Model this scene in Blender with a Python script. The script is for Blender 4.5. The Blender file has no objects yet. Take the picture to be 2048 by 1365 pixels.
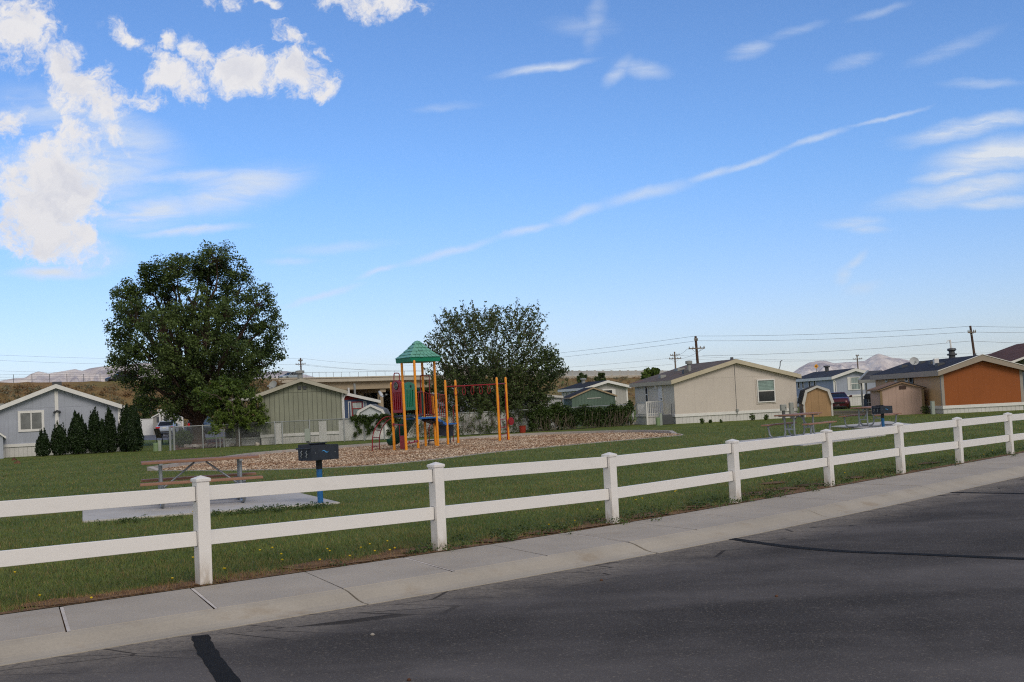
import bpy, math, random
import numpy as np
from mathutils import Vector, Matrix
random.seed(7); rng = np.random.default_rng(7)
SC = bpy.context.scene; COL = SC.collection
PI = math.pi; rad = math.radians

# ------------------------------------------------------------------ camera model
F = 2300.; H = 1.6; PITCH = rad(3.1); ROLL = rad(-2.75)
RC = np.array((Matrix.Rotation(PI/2+PITCH, 3, 'X') @ Matrix.Rotation(ROLL, 3, 'Z')))
CAM = np.array([0, 0, H])
def ray(x, y): return RC @ np.array([(x-1024)/F, (682.5-y)/F, -1.])
def at(x, y, z=0.):
    d = ray(x, y); return CAM+d*((z-H)/d[2])
def atY(x, y, Y):
    d = ray(x, y); return CAM+d*(Y/d[1])
def pix(p):
    q = RC.T @ (np.array(p, float)-CAM); return 1024+F*q[0]/-q[2], 682.5-F*q[1]/-q[2]
def hz(x): return 856.5-x*98/2048.
def zat(P, y):
    """height at which the vertical through P meets image row y"""
    lo, hi = -5., 60.
    for _ in range(50):
        m = (lo+hi)/2
        if pix((P[0], P[1], m))[1] > y: lo = m
        else: hi = m
    return lo

cam = bpy.data.objects.new('camera', bpy.data.cameras.new('camera')); COL.objects.link(cam)
cam.data.sensor_width = 36; cam.data.lens = F/2048*36; cam.data.clip_start = .1; cam.data.clip_end = 60000
cam.matrix_world = Matrix.Translation((0, 0, H)) @ (Matrix.Rotation(PI/2+PITCH, 4, 'X') @ Matrix.Rotation(ROLL, 4, 'Z'))
SC.camera = cam

# ------------------------------------------------------------------ node helpers
def srgb(r, g, b):
    f = lambda c: (c/255/12.92 if c/255 <= .04045 else ((c/255+.055)/1.055)**2.4)
    return (f(r), f(g), f(b), 1)
def nd(nt, t, ins=None, **props):
    n = nt.nodes.new(t)
    for k, v in props.items(): setattr(n, k, v)
    for k, v in (ins or {}).items():
        if isinstance(v, bpy.types.NodeSocket): nt.links.new(v, n.inputs[k])
        else: n.inputs[k].default_value = v
    return n
def newmat(name):
    m = bpy.data.materials.new(name); m.use_nodes = True
    return m, m.node_tree, m.node_tree.nodes['Principled BSDF']
def mth(nt, op, a, b=0., c=0.):
    n = nd(nt, 'ShaderNodeMath', {0: a, 1: b, 2: c}, operation=op); return n.outputs[0]
def noise(nt, vec, scale, detail=3, rough=.55, dist=0.):
    return nd(nt, 'ShaderNodeTexNoise', {'Vector': vec, 'Scale': scale, 'Detail': detail, 'Roughness': rough, 'Distortion': dist}).outputs[0]
def mix(nt, f, a, b):
    n = nd(nt, 'ShaderNodeMix', data_type='RGBA')
    for i, v in ((0, f), (6, a), (7, b)):
        if isinstance(v, bpy.types.NodeSocket): nt.links.new(v, n.inputs[i])
        else: n.inputs[i].default_value = v
    return n.outputs[2]
def ramp(nt, v, a, b, lo=0., hi=1., smooth=True):
    return nd(nt, 'ShaderNodeMapRange', {0: v, 1: a, 2: b, 3: lo, 4: hi}, interpolation_type='SMOOTHSTEP' if smooth else 'LINEAR').outputs[0]
def scl(nt, col, f):
    n = nd(nt, 'ShaderNodeVectorMath', operation='SCALE')
    if isinstance(col, bpy.types.NodeSocket): nt.links.new(col, n.inputs[0])
    else: n.inputs[0].default_value = col[:3]
    nt.links.new(f, n.inputs['Scale']); return n.outputs[0]
def objco(nt): return nd(nt, 'ShaderNodeTexCoord').outputs['Object']
def geopos(nt): return nd(nt, 'ShaderNodeNewGeometry').outputs['Position']
def setbump(nt, b, h, strength, dist):
    bm = nd(nt, 'ShaderNodeBump', {'Height': h, 'Strength': strength, 'Distance': dist})
    nt.links.new(bm.outputs[0], b.inputs['Normal'])
def fin(b, rough, metal=0., spec=.5):
    b.inputs['Roughness'].default_value = rough; b.inputs['Metallic'].default_value = metal
    b.inputs['Specular IOR Level'].default_value = spec

def plain(name, col, rough=.6, metal=0., var=.12, scale=2.5, bump=0., bscale=40, spec=.5):
    m, nt, b = newmat(name); o = geopos(nt)
    v = mth(nt, 'ADD', ramp(nt, noise(nt, o, scale, 4), .25, .75, 1-var, 1+var), ramp(nt, noise(nt, o, scale*9, 3), .3, .7, -var*.4, var*.4))
    nt.links.new(scl(nt, col, v), b.inputs['Base Color']); fin(b, rough, metal, spec)
    if bump: setbump(nt, b, noise(nt, o, bscale, 3), bump, .01)
    return m
def siding(name, col, pitch=.2, dark=.62, seam=None, width=.07, rough=.65, var=.07, vertical=True):
    m, nt, b = newmat(name); o = objco(nt)
    s = nd(nt, 'ShaderNodeSeparateXYZ', {0: o})
    c = mth(nt, 'ADD', s.outputs[0], s.outputs[1]) if vertical else s.outputs[2]
    fr = mth(nt, 'FRACT', mth(nt, 'DIVIDE', c, pitch))
    g = mth(nt, 'LESS_THAN', fr, width)
    if seam is not None:
        g = mth(nt, 'MAXIMUM', g, mth(nt, 'MULTIPLY', mth(nt, 'LESS_THAN', mth(nt, 'ABSOLUTE', mth(nt, 'SUBTRACT', s.outputs[2], seam)), .016), .9))
    st = nd(nt, 'ShaderNodeMapping', {0: o, 3: (6, 6, .5)}).outputs[0]
    v = mth(nt, 'ADD', ramp(nt, noise(nt, o, .7, 4), .25, .75, 1-var, 1+var), ramp(nt, noise(nt, st, 1.5, 4), .3, .75, -var*.45, var*.45))
    v = mth(nt, 'MULTIPLY', v, mth(nt, 'SUBTRACT', 1., mth(nt, 'MULTIPLY', g, 1-dark)))
    nt.links.new(scl(nt, col, v), b.inputs['Base Color']); fin(b, rough, 0, .3)
    setbump(nt, b, mth(nt, 'SUBTRACT', 1., g), .5, .012)
    return m
def shingle(name, col, var=.25, rust=None):
    m, nt, b = newmat(name); o = objco(nt)
    s = nd(nt, 'ShaderNodeSeparateXYZ', {0: o})
    v2 = nd(nt, 'ShaderNodeCombineXYZ', {0: s.outputs[1], 1: mth(nt, 'MULTIPLY', s.outputs[0], 1.03)}).outputs[0]
    br = nd(nt, 'ShaderNodeTexBrick', {'Vector': v2, 'Color1': (1, 1, 1, 1), 'Color2': (.72, .72, .72, 1), 'Mortar': (.45, .45, .45, 1),
            'Scale': 1., 'Mortar Size': .008, 'Brick Width': .33, 'Row Height': .16, 'Bias': 0.})
    v = mth(nt, 'MULTIPLY', ramp(nt, noise(nt, o, 1.2, 5), .25, .75, 1-var, 1+var), ramp(nt, br.outputs[0], 0, 1, .55, 1.1, False))
    c = scl(nt, col, v)
    if rust: c = mix(nt, ramp(nt, noise(nt, o, .55, 5, .6), .56, .72, 0, .55), c, rust)
    nt.links.new(c, b.inputs['Base Color']); fin(b, .9, 0, .2)
    setbump(nt, b, br.outputs[1], .4, .01)
    return m
def leafmat(name, c1, c2, trans=.25, rough=.55):
    m, nt, b = newmat(name)
    r = nd(nt, 'ShaderNodeNewGeometry').outputs['Random Per Island']
    n = ramp(nt, noise(nt, geopos(nt), .55, 3), .3, .7)
    f = mth(nt, 'ADD', mth(nt, 'MULTIPLY', r, .65), mth(nt, 'MULTIPLY', n, .35))
    col = mix(nt, f, c1, c2)
    nt.links.new(col, b.inputs['Base Color']); fin(b, rough, 0, .35)
    t = nd(nt, 'ShaderNodeBsdfTranslucent', {'Color': scl(nt, col, nd(nt, 'ShaderNodeValue').outputs[0])})
    nt.nodes[-1].name  # keep order
    for q in nt.nodes:
        if q.type == 'VALUE': q.outputs[0].default_value = 1.25
    ms = nd(nt, 'ShaderNodeMixShader', {0: trans, 1: b.outputs[0], 2: t.outputs[0]})
    nt.links.new(ms.outputs[0], nt.nodes['Material Output'].inputs[0])
    return m
def glassy(name, col=(.02, .025, .03, 1), rough=.06):
    m, nt, b = newmat(name); o = geopos(nt)
    nt.links.new(scl(nt, col, ramp(nt, noise(nt, o, 2., 2), .3, .7, .7, 1.3)), b.inputs['Base Color']); fin(b, rough, 0, .6)
    return m
def blinds(name, col, pitch=.05):
    m, nt, b = newmat(name); o = objco(nt)
    s = nd(nt, 'ShaderNodeSeparateXYZ', {0: o})
    fr = mth(nt, 'FRACT', mth(nt, 'DIVIDE', s.outputs[2], pitch))
    v = mth(nt, 'MULTIPLY', ramp(nt, fr, 0, 1, .5, 1.15, False), ramp(nt, noise(nt, o, 3), .3, .7, .8, 1.2))
    nt.links.new(scl(nt, col, v), b.inputs['Base Color']); fin(b, .12, 0, .6)
    return m
def curtain(name, col):
    m, nt, b = newmat(name); o = objco(nt)
    w = noise(nt, nd(nt, 'ShaderNodeMapping', {0: o, 3: (9, 9, .6)}).outputs[0], 1.6, 3)
    nt.links.new(scl(nt, col, ramp(nt, w, .3, .7, .45, 1.2)), b.inputs['Base Color']); fin(b, .12, 0, .6)
    return m

# ------------------------------------------------------------------ mesh builder
class MB:
    def __init__(s, M=None): s.v = []; s.f = []; s.M = M or Matrix.Identity(4)
    def add(s, vs, fs):
        n = len(s.v); s.v += [s.M @ Vector(tuple(map(float, p))) for p in vs]; s.f += [tuple(i+n for i in q) for q in fs]; return s
    def box(s, x0, x1, y0, y1, z0, z1):
        return s.add([(x, y, z) for z in (z0, z1) for y in (y0, y1) for x in (x0, x1)],
                     [(0, 2, 3, 1), (4, 5, 7, 6), (0, 1, 5, 4), (2, 6, 7, 3), (0, 4, 6, 2), (1, 3, 7, 5)])
    def cbox(s, c, d): return s.box(c[0]-d[0]/2, c[0]+d[0]/2, c[1]-d[1]/2, c[1]+d[1]/2, c[2]-d[2]/2, c[2]+d[2]/2)
    def beam(s, p, q, w, h, up=(0, 0, 1)):
        """rectangular bar from p to q, w across, h along up"""
        p, q = Vector(tuple(map(float, p))), Vector(tuple(map(float, q))); d = (q-p).normalized(); a = d.cross(Vector(up))
        a = a.normalized()*w/2; b = a.cross(d).normalized()*h/2
        return s.add([e+i*a+j*b for e in (p, q) for i, j in ((-1, -1), (1, -1), (1, 1), (-1, 1))],
                     [(3, 2, 1, 0), (4, 5, 6, 7), (0, 1, 5, 4), (1, 2, 6, 5), (2, 3, 7, 6), (3, 0, 4, 7)])
    def tube(s, path, r, n=8, cap=True):
        P = [Vector(tuple(map(float, p))) for p in path]; k = len(P)
        R = r if isinstance(r, (list, tuple)) else [r]*k
        vs = []; fs = []; ref = None
        for i, p in enumerate(P):
            t = (P[min(i+1, k-1)]-P[max(i-1, 0)]).normalized()
            if ref is None: ref = t.orthogonal().normalized()
            ref = (ref-t*ref.dot(t))
            ref = ref.normalized() if ref.length > 1e-6 else t.orthogonal().normalized()
            b = t.cross(ref)
            for j in range(n):
                a = 2*PI*j/n; vs.append(p+(ref*math.cos(a)+b*math.sin(a))*R[i])
        for i in range(k-1):
            for j in range(n):
                fs.append((i*n+j, i*n+(j+1) % n, (i+1)*n+(j+1) % n, (i+1)*n+j))
        if cap: fs += [tuple(range(n-1, -1, -1)), tuple(range((k-1)*n, k*n))]
        return s.add(vs, fs)
    def cyl(s, p, q, r, n=12): return s.tube([p, q], r, n)
    def lathe(s, prof, c=(0, 0, 0), n=16):
        vs = []; fs = []; k = len(prof)
        for r, z in prof:
            for j in range(n): a = 2*PI*j/n; vs.append((c[0]+r*math.cos(a), c[1]+r*math.sin(a), c[2]+z))
        for i in range(k-1):
            for j in range(n): fs.append((i*n+j, i*n+(j+1) % n, (i+1)*n+(j+1) % n, (i+1)*n+j))
        fs += [tuple(range(n-1, -1, -1)), tuple(range((k-1)*n, k*n))]
        return s.add(vs, fs)
    def prism(s, poly, fn, a, b):
        """poly: 2-D outline, fn(u,v,w)->3-D, extruded w from a to b"""
        n = len(poly); vs = [fn(u, v, a) for u, v in poly]+[fn(u, v, b) for u, v in poly]
        return s.add(vs, [tuple(range(n-1, -1, -1)), tuple(range(n, 2*n))]+[(i, (i+1) % n, n+(i+1) % n, n+i) for i in range(n)])
    def sheet(s, poly, z): return s.add([(p[0], p[1], z) for p in poly], [tuple(range(len(poly)))])
    def build(s, name, m, parent=None, smooth=False, bevel=0., fix=True):
        me = bpy.data.meshes.new(name); me.from_pydata([tuple(p) for p in s.v], [], s.f); me.update()
        if fix:
            import bmesh
            bm = bmesh.new(); bm.from_mesh(me); bmesh.ops.recalc_face_normals(bm, faces=bm.faces); bm.to_mesh(me); bm.free()
        return link(name, me, m, parent, smooth, bevel)
def link(name, me, m, parent=None, smooth=False, bevel=0.):
    o = bpy.data.objects.new(name, me); COL.objects.link(o)
    if m: me.materials.append(m)
    if parent: o.parent = parent
    if smooth: me.polygons.foreach_set('use_smooth', [True]*len(me.polygons))
    if smooth == 'auto':
        e = o.modifiers.new('es', 'EDGE_SPLIT'); e.split_angle = rad(40)
    if bevel:
        b = o.modifiers.new('bevel', 'BEVEL'); b.width = bevel; b.segments = 2; b.limit_method = 'ANGLE'
    return o
def tag(o, label, cat, group=None):
    o['label'] = label; o['category'] = cat
    if group: o['group'] = group
    return o
def thing(name, label, cat, loc=(0, 0, 0), rot=0., group=None):
    o = bpy.data.objects.new(name, None); COL.objects.link(o); o.location = tuple(map(float, loc)); o.rotation_euler = (0, 0, rot)
    o.empty_display_size = .2
    return tag(o, label, cat, group)
def kind(o, k): o['kind'] = k; return o
def copy_tree(o, parent=None):
    c = o.copy(); COL.objects.link(c)
    if parent: c.parent = parent
    for ch in list(o.children): copy_tree(ch, c)
    return c
def rawmesh(name, V, Fq, m, parent=None):
    """V (n,3), Fq (k,4 or 3) numpy"""
    me = bpy.data.meshes.new(name); n = len(V); k, w = Fq.shape
    me.vertices.add(n); me.vertices.foreach_set('co', V.astype(np.float32).ravel())
    me.loops.add(k*w); me.loops.foreach_set('vertex_index', Fq.astype(np.int32).ravel())
    me.polygons.add(k); me.polygons.foreach_set('loop_start', np.arange(0, k*w, w, dtype=np.int32))
    me.update(calc_edges=True)
    return link(name, me, m, parent)
def unit(a): return a/np.maximum(np.linalg.norm(a, axis=1, keepdims=True), 1e-9)
def rdir(n): return unit(rng.normal(size=(n, 3)))
def leaves(name, C, size, m, parent=None, aspect=.62, up=.5, jit=.4, outward=None):
    """one small folded leaf (two triangles) per centre"""
    C = np.asarray(C); n = len(C); S = size*(1+jit*(rng.random(n)*2-1))
    nn = rdir(n); nn[:, 2] = nn[:, 2]+up
    if outward is not None: nn += outward
    nn = unit(nn); t = unit(np.cross(nn, rdir(n))); b = np.cross(nn, t)
    V = np.empty((n, 4, 3)); S = S[:, None]
    V[:, 0] = C-t*S*.5; V[:, 1] = C+b*S*aspect*.5+nn*S*.06; V[:, 2] = C+t*S*.5; V[:, 3] = C-b*S*aspect*.5+nn*S*.06
    Fq = np.arange(4*n).reshape(n, 4)
    return rawmesh(name, V.reshape(-1, 3), Fq, m, parent)
def blob(c, r, n, flat=(1, 1, 1), power=.5):
    d = rdir(n)*(rng.random((n, 1))**power)*r*np.array(flat); return np.asarray(c)+d
# ------------------------------------------------------------------ materials
M = {}
M['vinyl'] = None
def vinylmat():
    m, nt, b = newmat('white_vinyl'); o = geopos(nt)
    z = nd(nt, 'ShaderNodeSeparateXYZ', {0: o}).outputs[2]
    n = noise(nt, nd(nt, 'ShaderNodeMapping', {0: o, 3: (9, 9, 3)}).outputs[0], 1.3, 5, .6)
    st = mth(nt, 'MULTIPLY', ramp(nt, z, .02, .34, 1, 0), ramp(nt, n, .36, .62))
    c = mix(nt, mth(nt, 'MULTIPLY', st, .55), srgb(233, 229, 226), srgb(150, 128, 100))
    sm = ramp(nt, noise(nt, nd(nt, 'ShaderNodeMapping', {0: o, 3: (3, 3, 8)}).outputs[0], 1.2, 6, .7), .5, .78, 0, .3)
    c = mix(nt, mth(nt, 'MULTIPLY', sm, .45), c, srgb(165, 160, 150))
    nt.links.new(c, b.inputs['Base Color']); fin(b, .38, 0, .45); return m
M['vinyl'] = vinylmat()
M['white'] = plain('white_paint', srgb(228, 226, 224), .5, var=.05)
M['white_old'] = plain('weathered_white_paint', srgb(205, 202, 198), .6, var=.1)
M['skirt'] = siding('white_skirting', srgb(214, 212, 210), .22, .7, None, .09, .5)
M['orange'] = plain('orange_powder_coat', srgb(238, 150, 18), .35, var=.05)
M['red'] = plain('dark_red_powder_coat', srgb(140, 14, 24), .35, var=.08)
M['redplastic'] = plain('red_plastic', srgb(150, 18, 32), .4, var=.06)
M['green'] = plain('green_plastic', srgb(0, 118, 84), .4, var=.06)
M['roofgreen'] = plain('green_plastic_roof', srgb(112, 170, 150), .3, var=.12, scale=6)
M['dkgreen'] = plain('dark_green_plastic', srgb(0, 74, 62), .4, var=.08)
M['blue'] = plain('blue_vinyl_coating', srgb(22, 98, 172), .5, var=.08)
M['navy'] = plain('dark_navy_coating', srgb(26, 34, 50), .5, var=.1)
M['black'] = plain('black', srgb(24, 24, 26), .5, var=.1)
M['rubber'] = plain('rubber', srgb(22, 22, 23), .8, var=.15)
M['steel'] = plain('galvanised_steel', srgb(150, 156, 162), .42, .55, .14, 9)
M['galv'] = plain('dull_galvanised_wire', srgb(150, 154, 156), .5, .3, .1)
M['grey'] = plain('grey_metal', srgb(150, 152, 150), .5, 0, .06)
M['grey_dk'] = plain('dark_grey_metal', srgb(76, 78, 82), .5, 0, .08)
M['grille'] = plain('charcoal_grill_steel', srgb(44, 50, 62), .62, .2, .22, 7, .3, 60)
M['polew'] = plain('utility_pole_wood', srgb(78, 56, 46), .85, 0, .2)
M['polegrey'] = plain('weathered_pole_wood', srgb(120, 108, 98), .85, 0, .2)
M['wire'] = plain('power_wire', srgb(110, 112, 116), .6, 0, .02)
M['pedg'] = plain('pale_green_utility_paint', srgb(122, 144, 106), .5, 0, .08)
M['pedw'] = plain('pale_grey_green_paint', srgb(156, 164, 156), .5, 0, .06)
M['rock'] = plain('pale_rock', srgb(168, 160, 150), .9, 0, .25, 4)
M['bucket'] = plain('red_bucket_plastic', srgb(150, 46, 32), .4, 0, .05)
M['glass'] = glassy('dark_window_glass'); M['glass_green'] = glassy('greenish_window_glass', srgb(96, 120, 116), .1)
M['blinds'] = blinds('blinds_behind_glass', srgb(120, 122, 122)); M['curtain'] = curtain('curtain_behind_glass', srgb(150, 165, 165))
M['curtainw'] = curtain('white_curtain_behind_glass', srgb(205, 212, 212))
M['bark'] = plain('bark', srgb(74, 58, 48), .9, 0, .35, 5, .8, 14)
M['barkg'] = plain('grey_bark', srgb(104, 92, 80), .9, 0, .3, 5, .6, 14)
M['leaf'] = leafmat('cottonwood_leaf', srgb(38, 60, 24), srgb(104, 122, 62))
M['leaf2'] = leafmat('small_tree_leaf', srgb(54, 78, 22), srgb(112, 130, 56))
M['leaf3'] = leafmat('shrub_tree_leaf', srgb(42, 60, 26), srgb(98, 114, 62))
M['leafv'] = leafmat('vine_leaf', srgb(34, 52, 22), srgb(82, 102, 46))
M['arb'] = leafmat('arborvitae_leaf', srgb(18, 38, 12), srgb(44, 64, 24), .1)
M['sage'] = leafmat('sagebrush_leaf', srgb(96, 92, 66), srgb(138, 132, 104), .15)
M['drybrush'] = leafmat('dry_brush_leaf', srgb(110, 84, 54), srgb(150, 122, 84), .15)
def grassmat():
    m = leafmat('grass_blade', srgb(70, 92, 36), srgb(138, 146, 74), .2); nt = m.node_tree; b = nt.nodes['Principled BSDF']; o = geopos(nt)
    src = b.inputs['Base Color'].links[0].from_socket
    c = mix(nt, ramp(nt, noise(nt, o, .9, 6, .65), .46, .68, 0, .75), src, srgb(140, 128, 72))
    c = mix(nt, ramp(nt, noise(nt, o, 3.1, 4, .6), .55, .72, 0, .6), c, srgb(44, 62, 22))
    c = mix(nt, ramp(nt, noise(nt, o, 1.7, 4, .6), .62, .72, 0, .7), c, srgb(132, 98, 62))
    nt.links.new(c, b.inputs['Base Color']); return m
M['grassb'] = grassmat()
M['straw'] = leafmat('dry_grass_blade', srgb(122, 88, 56), srgb(186, 150, 102), .2)
M['weed'] = leafmat('weed_leaf', srgb(44, 66, 28), srgb(94, 110, 56), .2)
M['yellow'] = plain('yellow_petals', srgb(235, 200, 20), .6, 0, .05)

def concrete(name, col, var=.1, stain=srgb(150, 132, 110), stainamt=.35):
    m, nt, b = newmat(name); o = geopos(nt)
    v = mth(nt, 'ADD', ramp(nt, noise(nt, o, .9, 5, .6), .25, .75, 1-var, 1+var), ramp(nt, noise(nt, o, 45, 3, .7), .3, .7, -.06, .06))
    c = scl(nt, col, v)
    c = mix(nt, ramp(nt, noise(nt, o, 2.3, 6, .65), .52, .75, 0, stainamt), c, stain)
    nt.links.new(c, b.inputs['Base Color']); fin(b, .88, 0, .25)
    setbump(nt, b, noise(nt, o, 70, 4, .7), .25, .006); return m
M['walk'] = concrete('sidewalk_concrete', srgb(169, 160, 149))
M['curbc'] = concrete('curb_concrete', srgb(172, 163, 150), .1, srgb(140, 118, 90), .45)
M['jointc'] = plain('joint_filler', srgb(196, 188, 182), .9, 0, .15)
M['pad'] = concrete('pad_concrete', srgb(186, 182, 178), .1, srgb(136, 132, 128), .45)
M['edge'] = concrete('edging_concrete', srgb(170, 164, 160), .12, srgb(150, 118, 106), .6)
M['bridgec'] = concrete('bridge_concrete', srgb(168, 152, 130), .08)
M['barrier'] = concrete('barrier_concrete', srgb(190, 180, 164), .06)
M['swall'] = concrete('sound_wall_concrete', srgb(182, 182, 180), .06)

def asphalt(name):
    m, nt, b = newmat(name); o = geopos(nt)
    off = nd(nt, 'ShaderNodeAttribute', attribute_name='off').outputs['Fac']
    big = ramp(nt, noise(nt, nd(nt, 'ShaderNodeMapping', {0: o, 2: (0, 0, rad(-42)), 3: (.25, .9, 1)}).outputs[0], .8, 5, .55), .3, .72, .78, 1.3)
    vo = nd(nt, 'ShaderNodeTexVoronoi', {'Vector': o, 'Scale': 150., 'Randomness': 1.})
    cell = nd(nt, 'ShaderNodeSeparateColor', {0: vo.outputs['Color']})
    sp = ramp(nt, cell.outputs[0], .72, 1., 0, 1)
    v2 = nd(nt, 'ShaderNodeTexVoronoi', {'Vector': o, 'Scale': 70., 'Randomness': 1.})
    sp2 = ramp(nt, nd(nt, 'ShaderNodeSeparateColor', {0: v2.outputs['Color']}).outputs[1], .93, 1., 0, 1)
    sm_ = ramp(nt, noise(nt, nd(nt, 'ShaderNodeMapping', {0: o, 2: (0, 0, rad(-40)), 3: (.12, .75, 1)}).outputs[0], 1., 4, .5), .42, .62, .74, 1.1)
    bl_ = ramp(nt, noise(nt, o, .9, 5, .6, .5), .35, .7, .84, 1.18)
    base = scl(nt, srgb(84, 80, 79), mth(nt, 'MULTIPLY', big, mth(nt, 'MULTIPLY', sm_, bl_)))
    c = mix(nt, mth(nt, 'MULTIPLY', sp, .3), base, srgb(138, 132, 126))
    c = mix(nt, mth(nt, 'MULTIPLY', sp2, .34), c, srgb(150, 140, 128))
    worn = mth(nt, 'MULTIPLY', ramp(nt, mth(nt, 'ADD', off, mth(nt, 'MULTIPLY', noise(nt, o, 1.6, 6, .7), 1.5)), 2.45, 3.5, 1, 0), ramp(nt, noise(nt, o, 22, 4, .75), .3, .6, .25, 1))
    c = mix(nt, mth(nt, 'MULTIPLY', worn, .8), c, srgb(146, 137, 127))
    cr = nd(nt, 'ShaderNodeTexVoronoi', {'Vector': nd(nt, 'ShaderNodeMapping', {0: o, 2: (0, 0, rad(-42)), 3: (.4, 1.4, 1)}).outputs[0], 'Scale': 1.7}, feature='DISTANCE_TO_EDGE')
    crk = mth(nt, 'MULTIPLY', mth(nt, 'LESS_THAN', cr.outputs[0], .012), ramp(nt, off, 2.2, 2.9, 1, 0))
    c = mix(nt, mth(nt, 'MULTIPLY', crk, .7), c, srgb(28, 26, 26))
    nt.links.new(c, b.inputs['Base Color']); fin(b, .95, 0, .08)
    setbump(nt, b, mth(nt, 'ADD', vo.outputs['Distance'], noise(nt, o, 160, 2)), .5, .006); return m
M['asphalt'] = asphalt('asphalt')
M['tar'] = plain('tar_sealant', srgb(34, 33, 32), .85, 0, .15, 6, .3, 50, .1)
M['street'] = plain('distant_street_asphalt', srgb(92, 92, 98), .9, 0, .1)
M['drive'] = plain('gravel_driveway', srgb(140, 128, 118), .95, 0, .15)

def lawnmat():
    m, nt, b = newmat('lawn_turf'); o = geopos(nt)
    n1 = noise(nt, o, .35, 5, .6); n2 = noise(nt, o, 2.6, 5, .65); n3 = noise(nt, o, 22, 4, .7)
    c = mix(nt, ramp(nt, n1, .3, .7), srgb(84, 100, 44), srgb(108, 118, 58))
    c = mix(nt, ramp(nt, n2, .45, .75, 0, .6), c, srgb(122, 120, 66))
    c = mix(nt, ramp(nt, n3, .45, .7, 0, .5), c, srgb(54, 68, 28))
    nt.links.new(c, b.inputs['Base Color']); fin(b, .9, 0, .15)
    setbump(nt, b, mth(nt, 'ADD', n3, noise(nt, o, 70, 3, .7)), .7, .03); return m
M['lawn'] = lawnmat()
def soilmat(name, c1, c2, sc=6):
    m, nt, b = newmat(name); o = geopos(nt)
    c = mix(nt, ramp(nt, noise(nt, o, sc, 6, .65), .3, .7), c1, c2)
    c = mix(nt, ramp(nt, noise(nt, o, sc*9, 3, .6), .55, .75, 0, .5), c, srgb(60, 48, 38))
    nt.links.new(c, b.inputs['Base Color']); fin(b, .95, 0, .1)
    setbump(nt, b, noise(nt, o, sc*6, 4, .7), .8, .02); return m
M['soil'] = soilmat('soil', srgb(98, 74, 54), srgb(140, 112, 86))
M['mulch'] = soilmat('brown_mulch', srgb(86, 60, 48), srgb(128, 96, 78), 3)
M['ground'] = soilmat('dry_ground', srgb(110, 100, 70), srgb(140, 124, 90), .1)
def chipmat():
    m, nt, b = newmat('wood_chip'); r = nd(nt, 'ShaderNodeNewGeometry').outputs['Random Per Island']
    c = mix(nt, r, srgb(140, 106, 80), srgb(246, 226, 198))
    c = mix(nt, ramp(nt, noise(nt, geopos(nt), .3, 4), .42, .7, 0, .55), c, srgb(160, 112, 74))
    nt.links.new(c, b.inputs['Base Color']); fin(b, .85, 0, .2); return m
M['chip'] = chipmat()
def chipbed():
    m, nt, b = newmat('wood_chip_bed'); o = geopos(nt)
    vo = nd(nt, 'ShaderNodeTexVoronoi', {'Vector': o, 'Scale': 42.})
    s = nd(nt, 'ShaderNodeSeparateColor', {0: vo.outputs['Color']})
    c = mix(nt, s.outputs[0], srgb(130, 96, 72), srgb(240, 218, 196))
    nt.links.new(c, b.inputs['Base Color']); fin(b, .9, 0, .2); setbump(nt, b, s.outputs[1], .8, .02); return m
M['chipbed'] = chipbed()
def hillmat():
    m, nt, b = newmat('dry_embankment'); o = geopos(nt)
    c = mix(nt, ramp(nt, noise(nt, o, .06, 5, .6), .35, .65), srgb(138, 112, 78), srgb(116, 108, 66))
    c = mix(nt, ramp(nt, noise(nt, o, .5, 5, .65), .5, .72, 0, .7), c, srgb(104, 76, 52))
    nt.links.new(c, b.inputs['Base Color']); fin(b, .95, 0, .1); setbump(nt, b, noise(nt, o, 1.5, 4, .7), .8, .25); return m
M['hill'] = hillmat()
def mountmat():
    m, nt, b = newmat('sunlit_tone_mountain'); o = geopos(nt)
    c = mix(nt, ramp(nt, noise(nt, o, .0012, 6, .62), .35, .65), srgb(170, 158, 164), srgb(246, 232, 222))  # sunlight on the peaks is put into this pale, mottled colour
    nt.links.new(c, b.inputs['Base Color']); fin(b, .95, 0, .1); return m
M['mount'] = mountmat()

# ------------------------------------------------------------------ ground setting
def catmull(P, per=10):
    P = [np.array(p, float) for p in P]; out = []
    for i in range(len(P)-1):
        a, b, c, d = P[max(i-1, 0)], P[i], P[i+1], P[min(i+2, len(P)-1)]
        for k in range(per):
            t = k/per; out.append(.5*((2*b)+(c-a)*t+(2*a-5*b+4*c-d)*t*t+(3*b-a-3*c+d)*t**3))
    return np.array(out+[P[-1]])
BK = [(-60, -33), (-30, -9.2), (-15, 2.15), (-8.5, 6.95), (-4.2, 10.2), (-1.39, 12.42), (.9, 14.45), (3.15, 16.72), (6.2, 19.95), (11.05, 25.2), (20, 35), (40, 58), (62, 84)]
WB = catmull(BK, 12)                       # back edge of the sidewalk
def offset(line, d):
    t = np.gradient(line, axis=0); t /= np.linalg.norm(t, axis=1, keepdims=True)
    return line+np.stack([t[:, 1], -t[:, 0]], 1)*d
def resample(line, step):
    s = np.r_[0, np.cumsum(np.linalg.norm(np.diff(line, axis=0), axis=1))]
    q = np.arange(0, s[-1], step); return np.stack([np.interp(q, s, line[:, i]) for i in (0, 1)], 1), s
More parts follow.
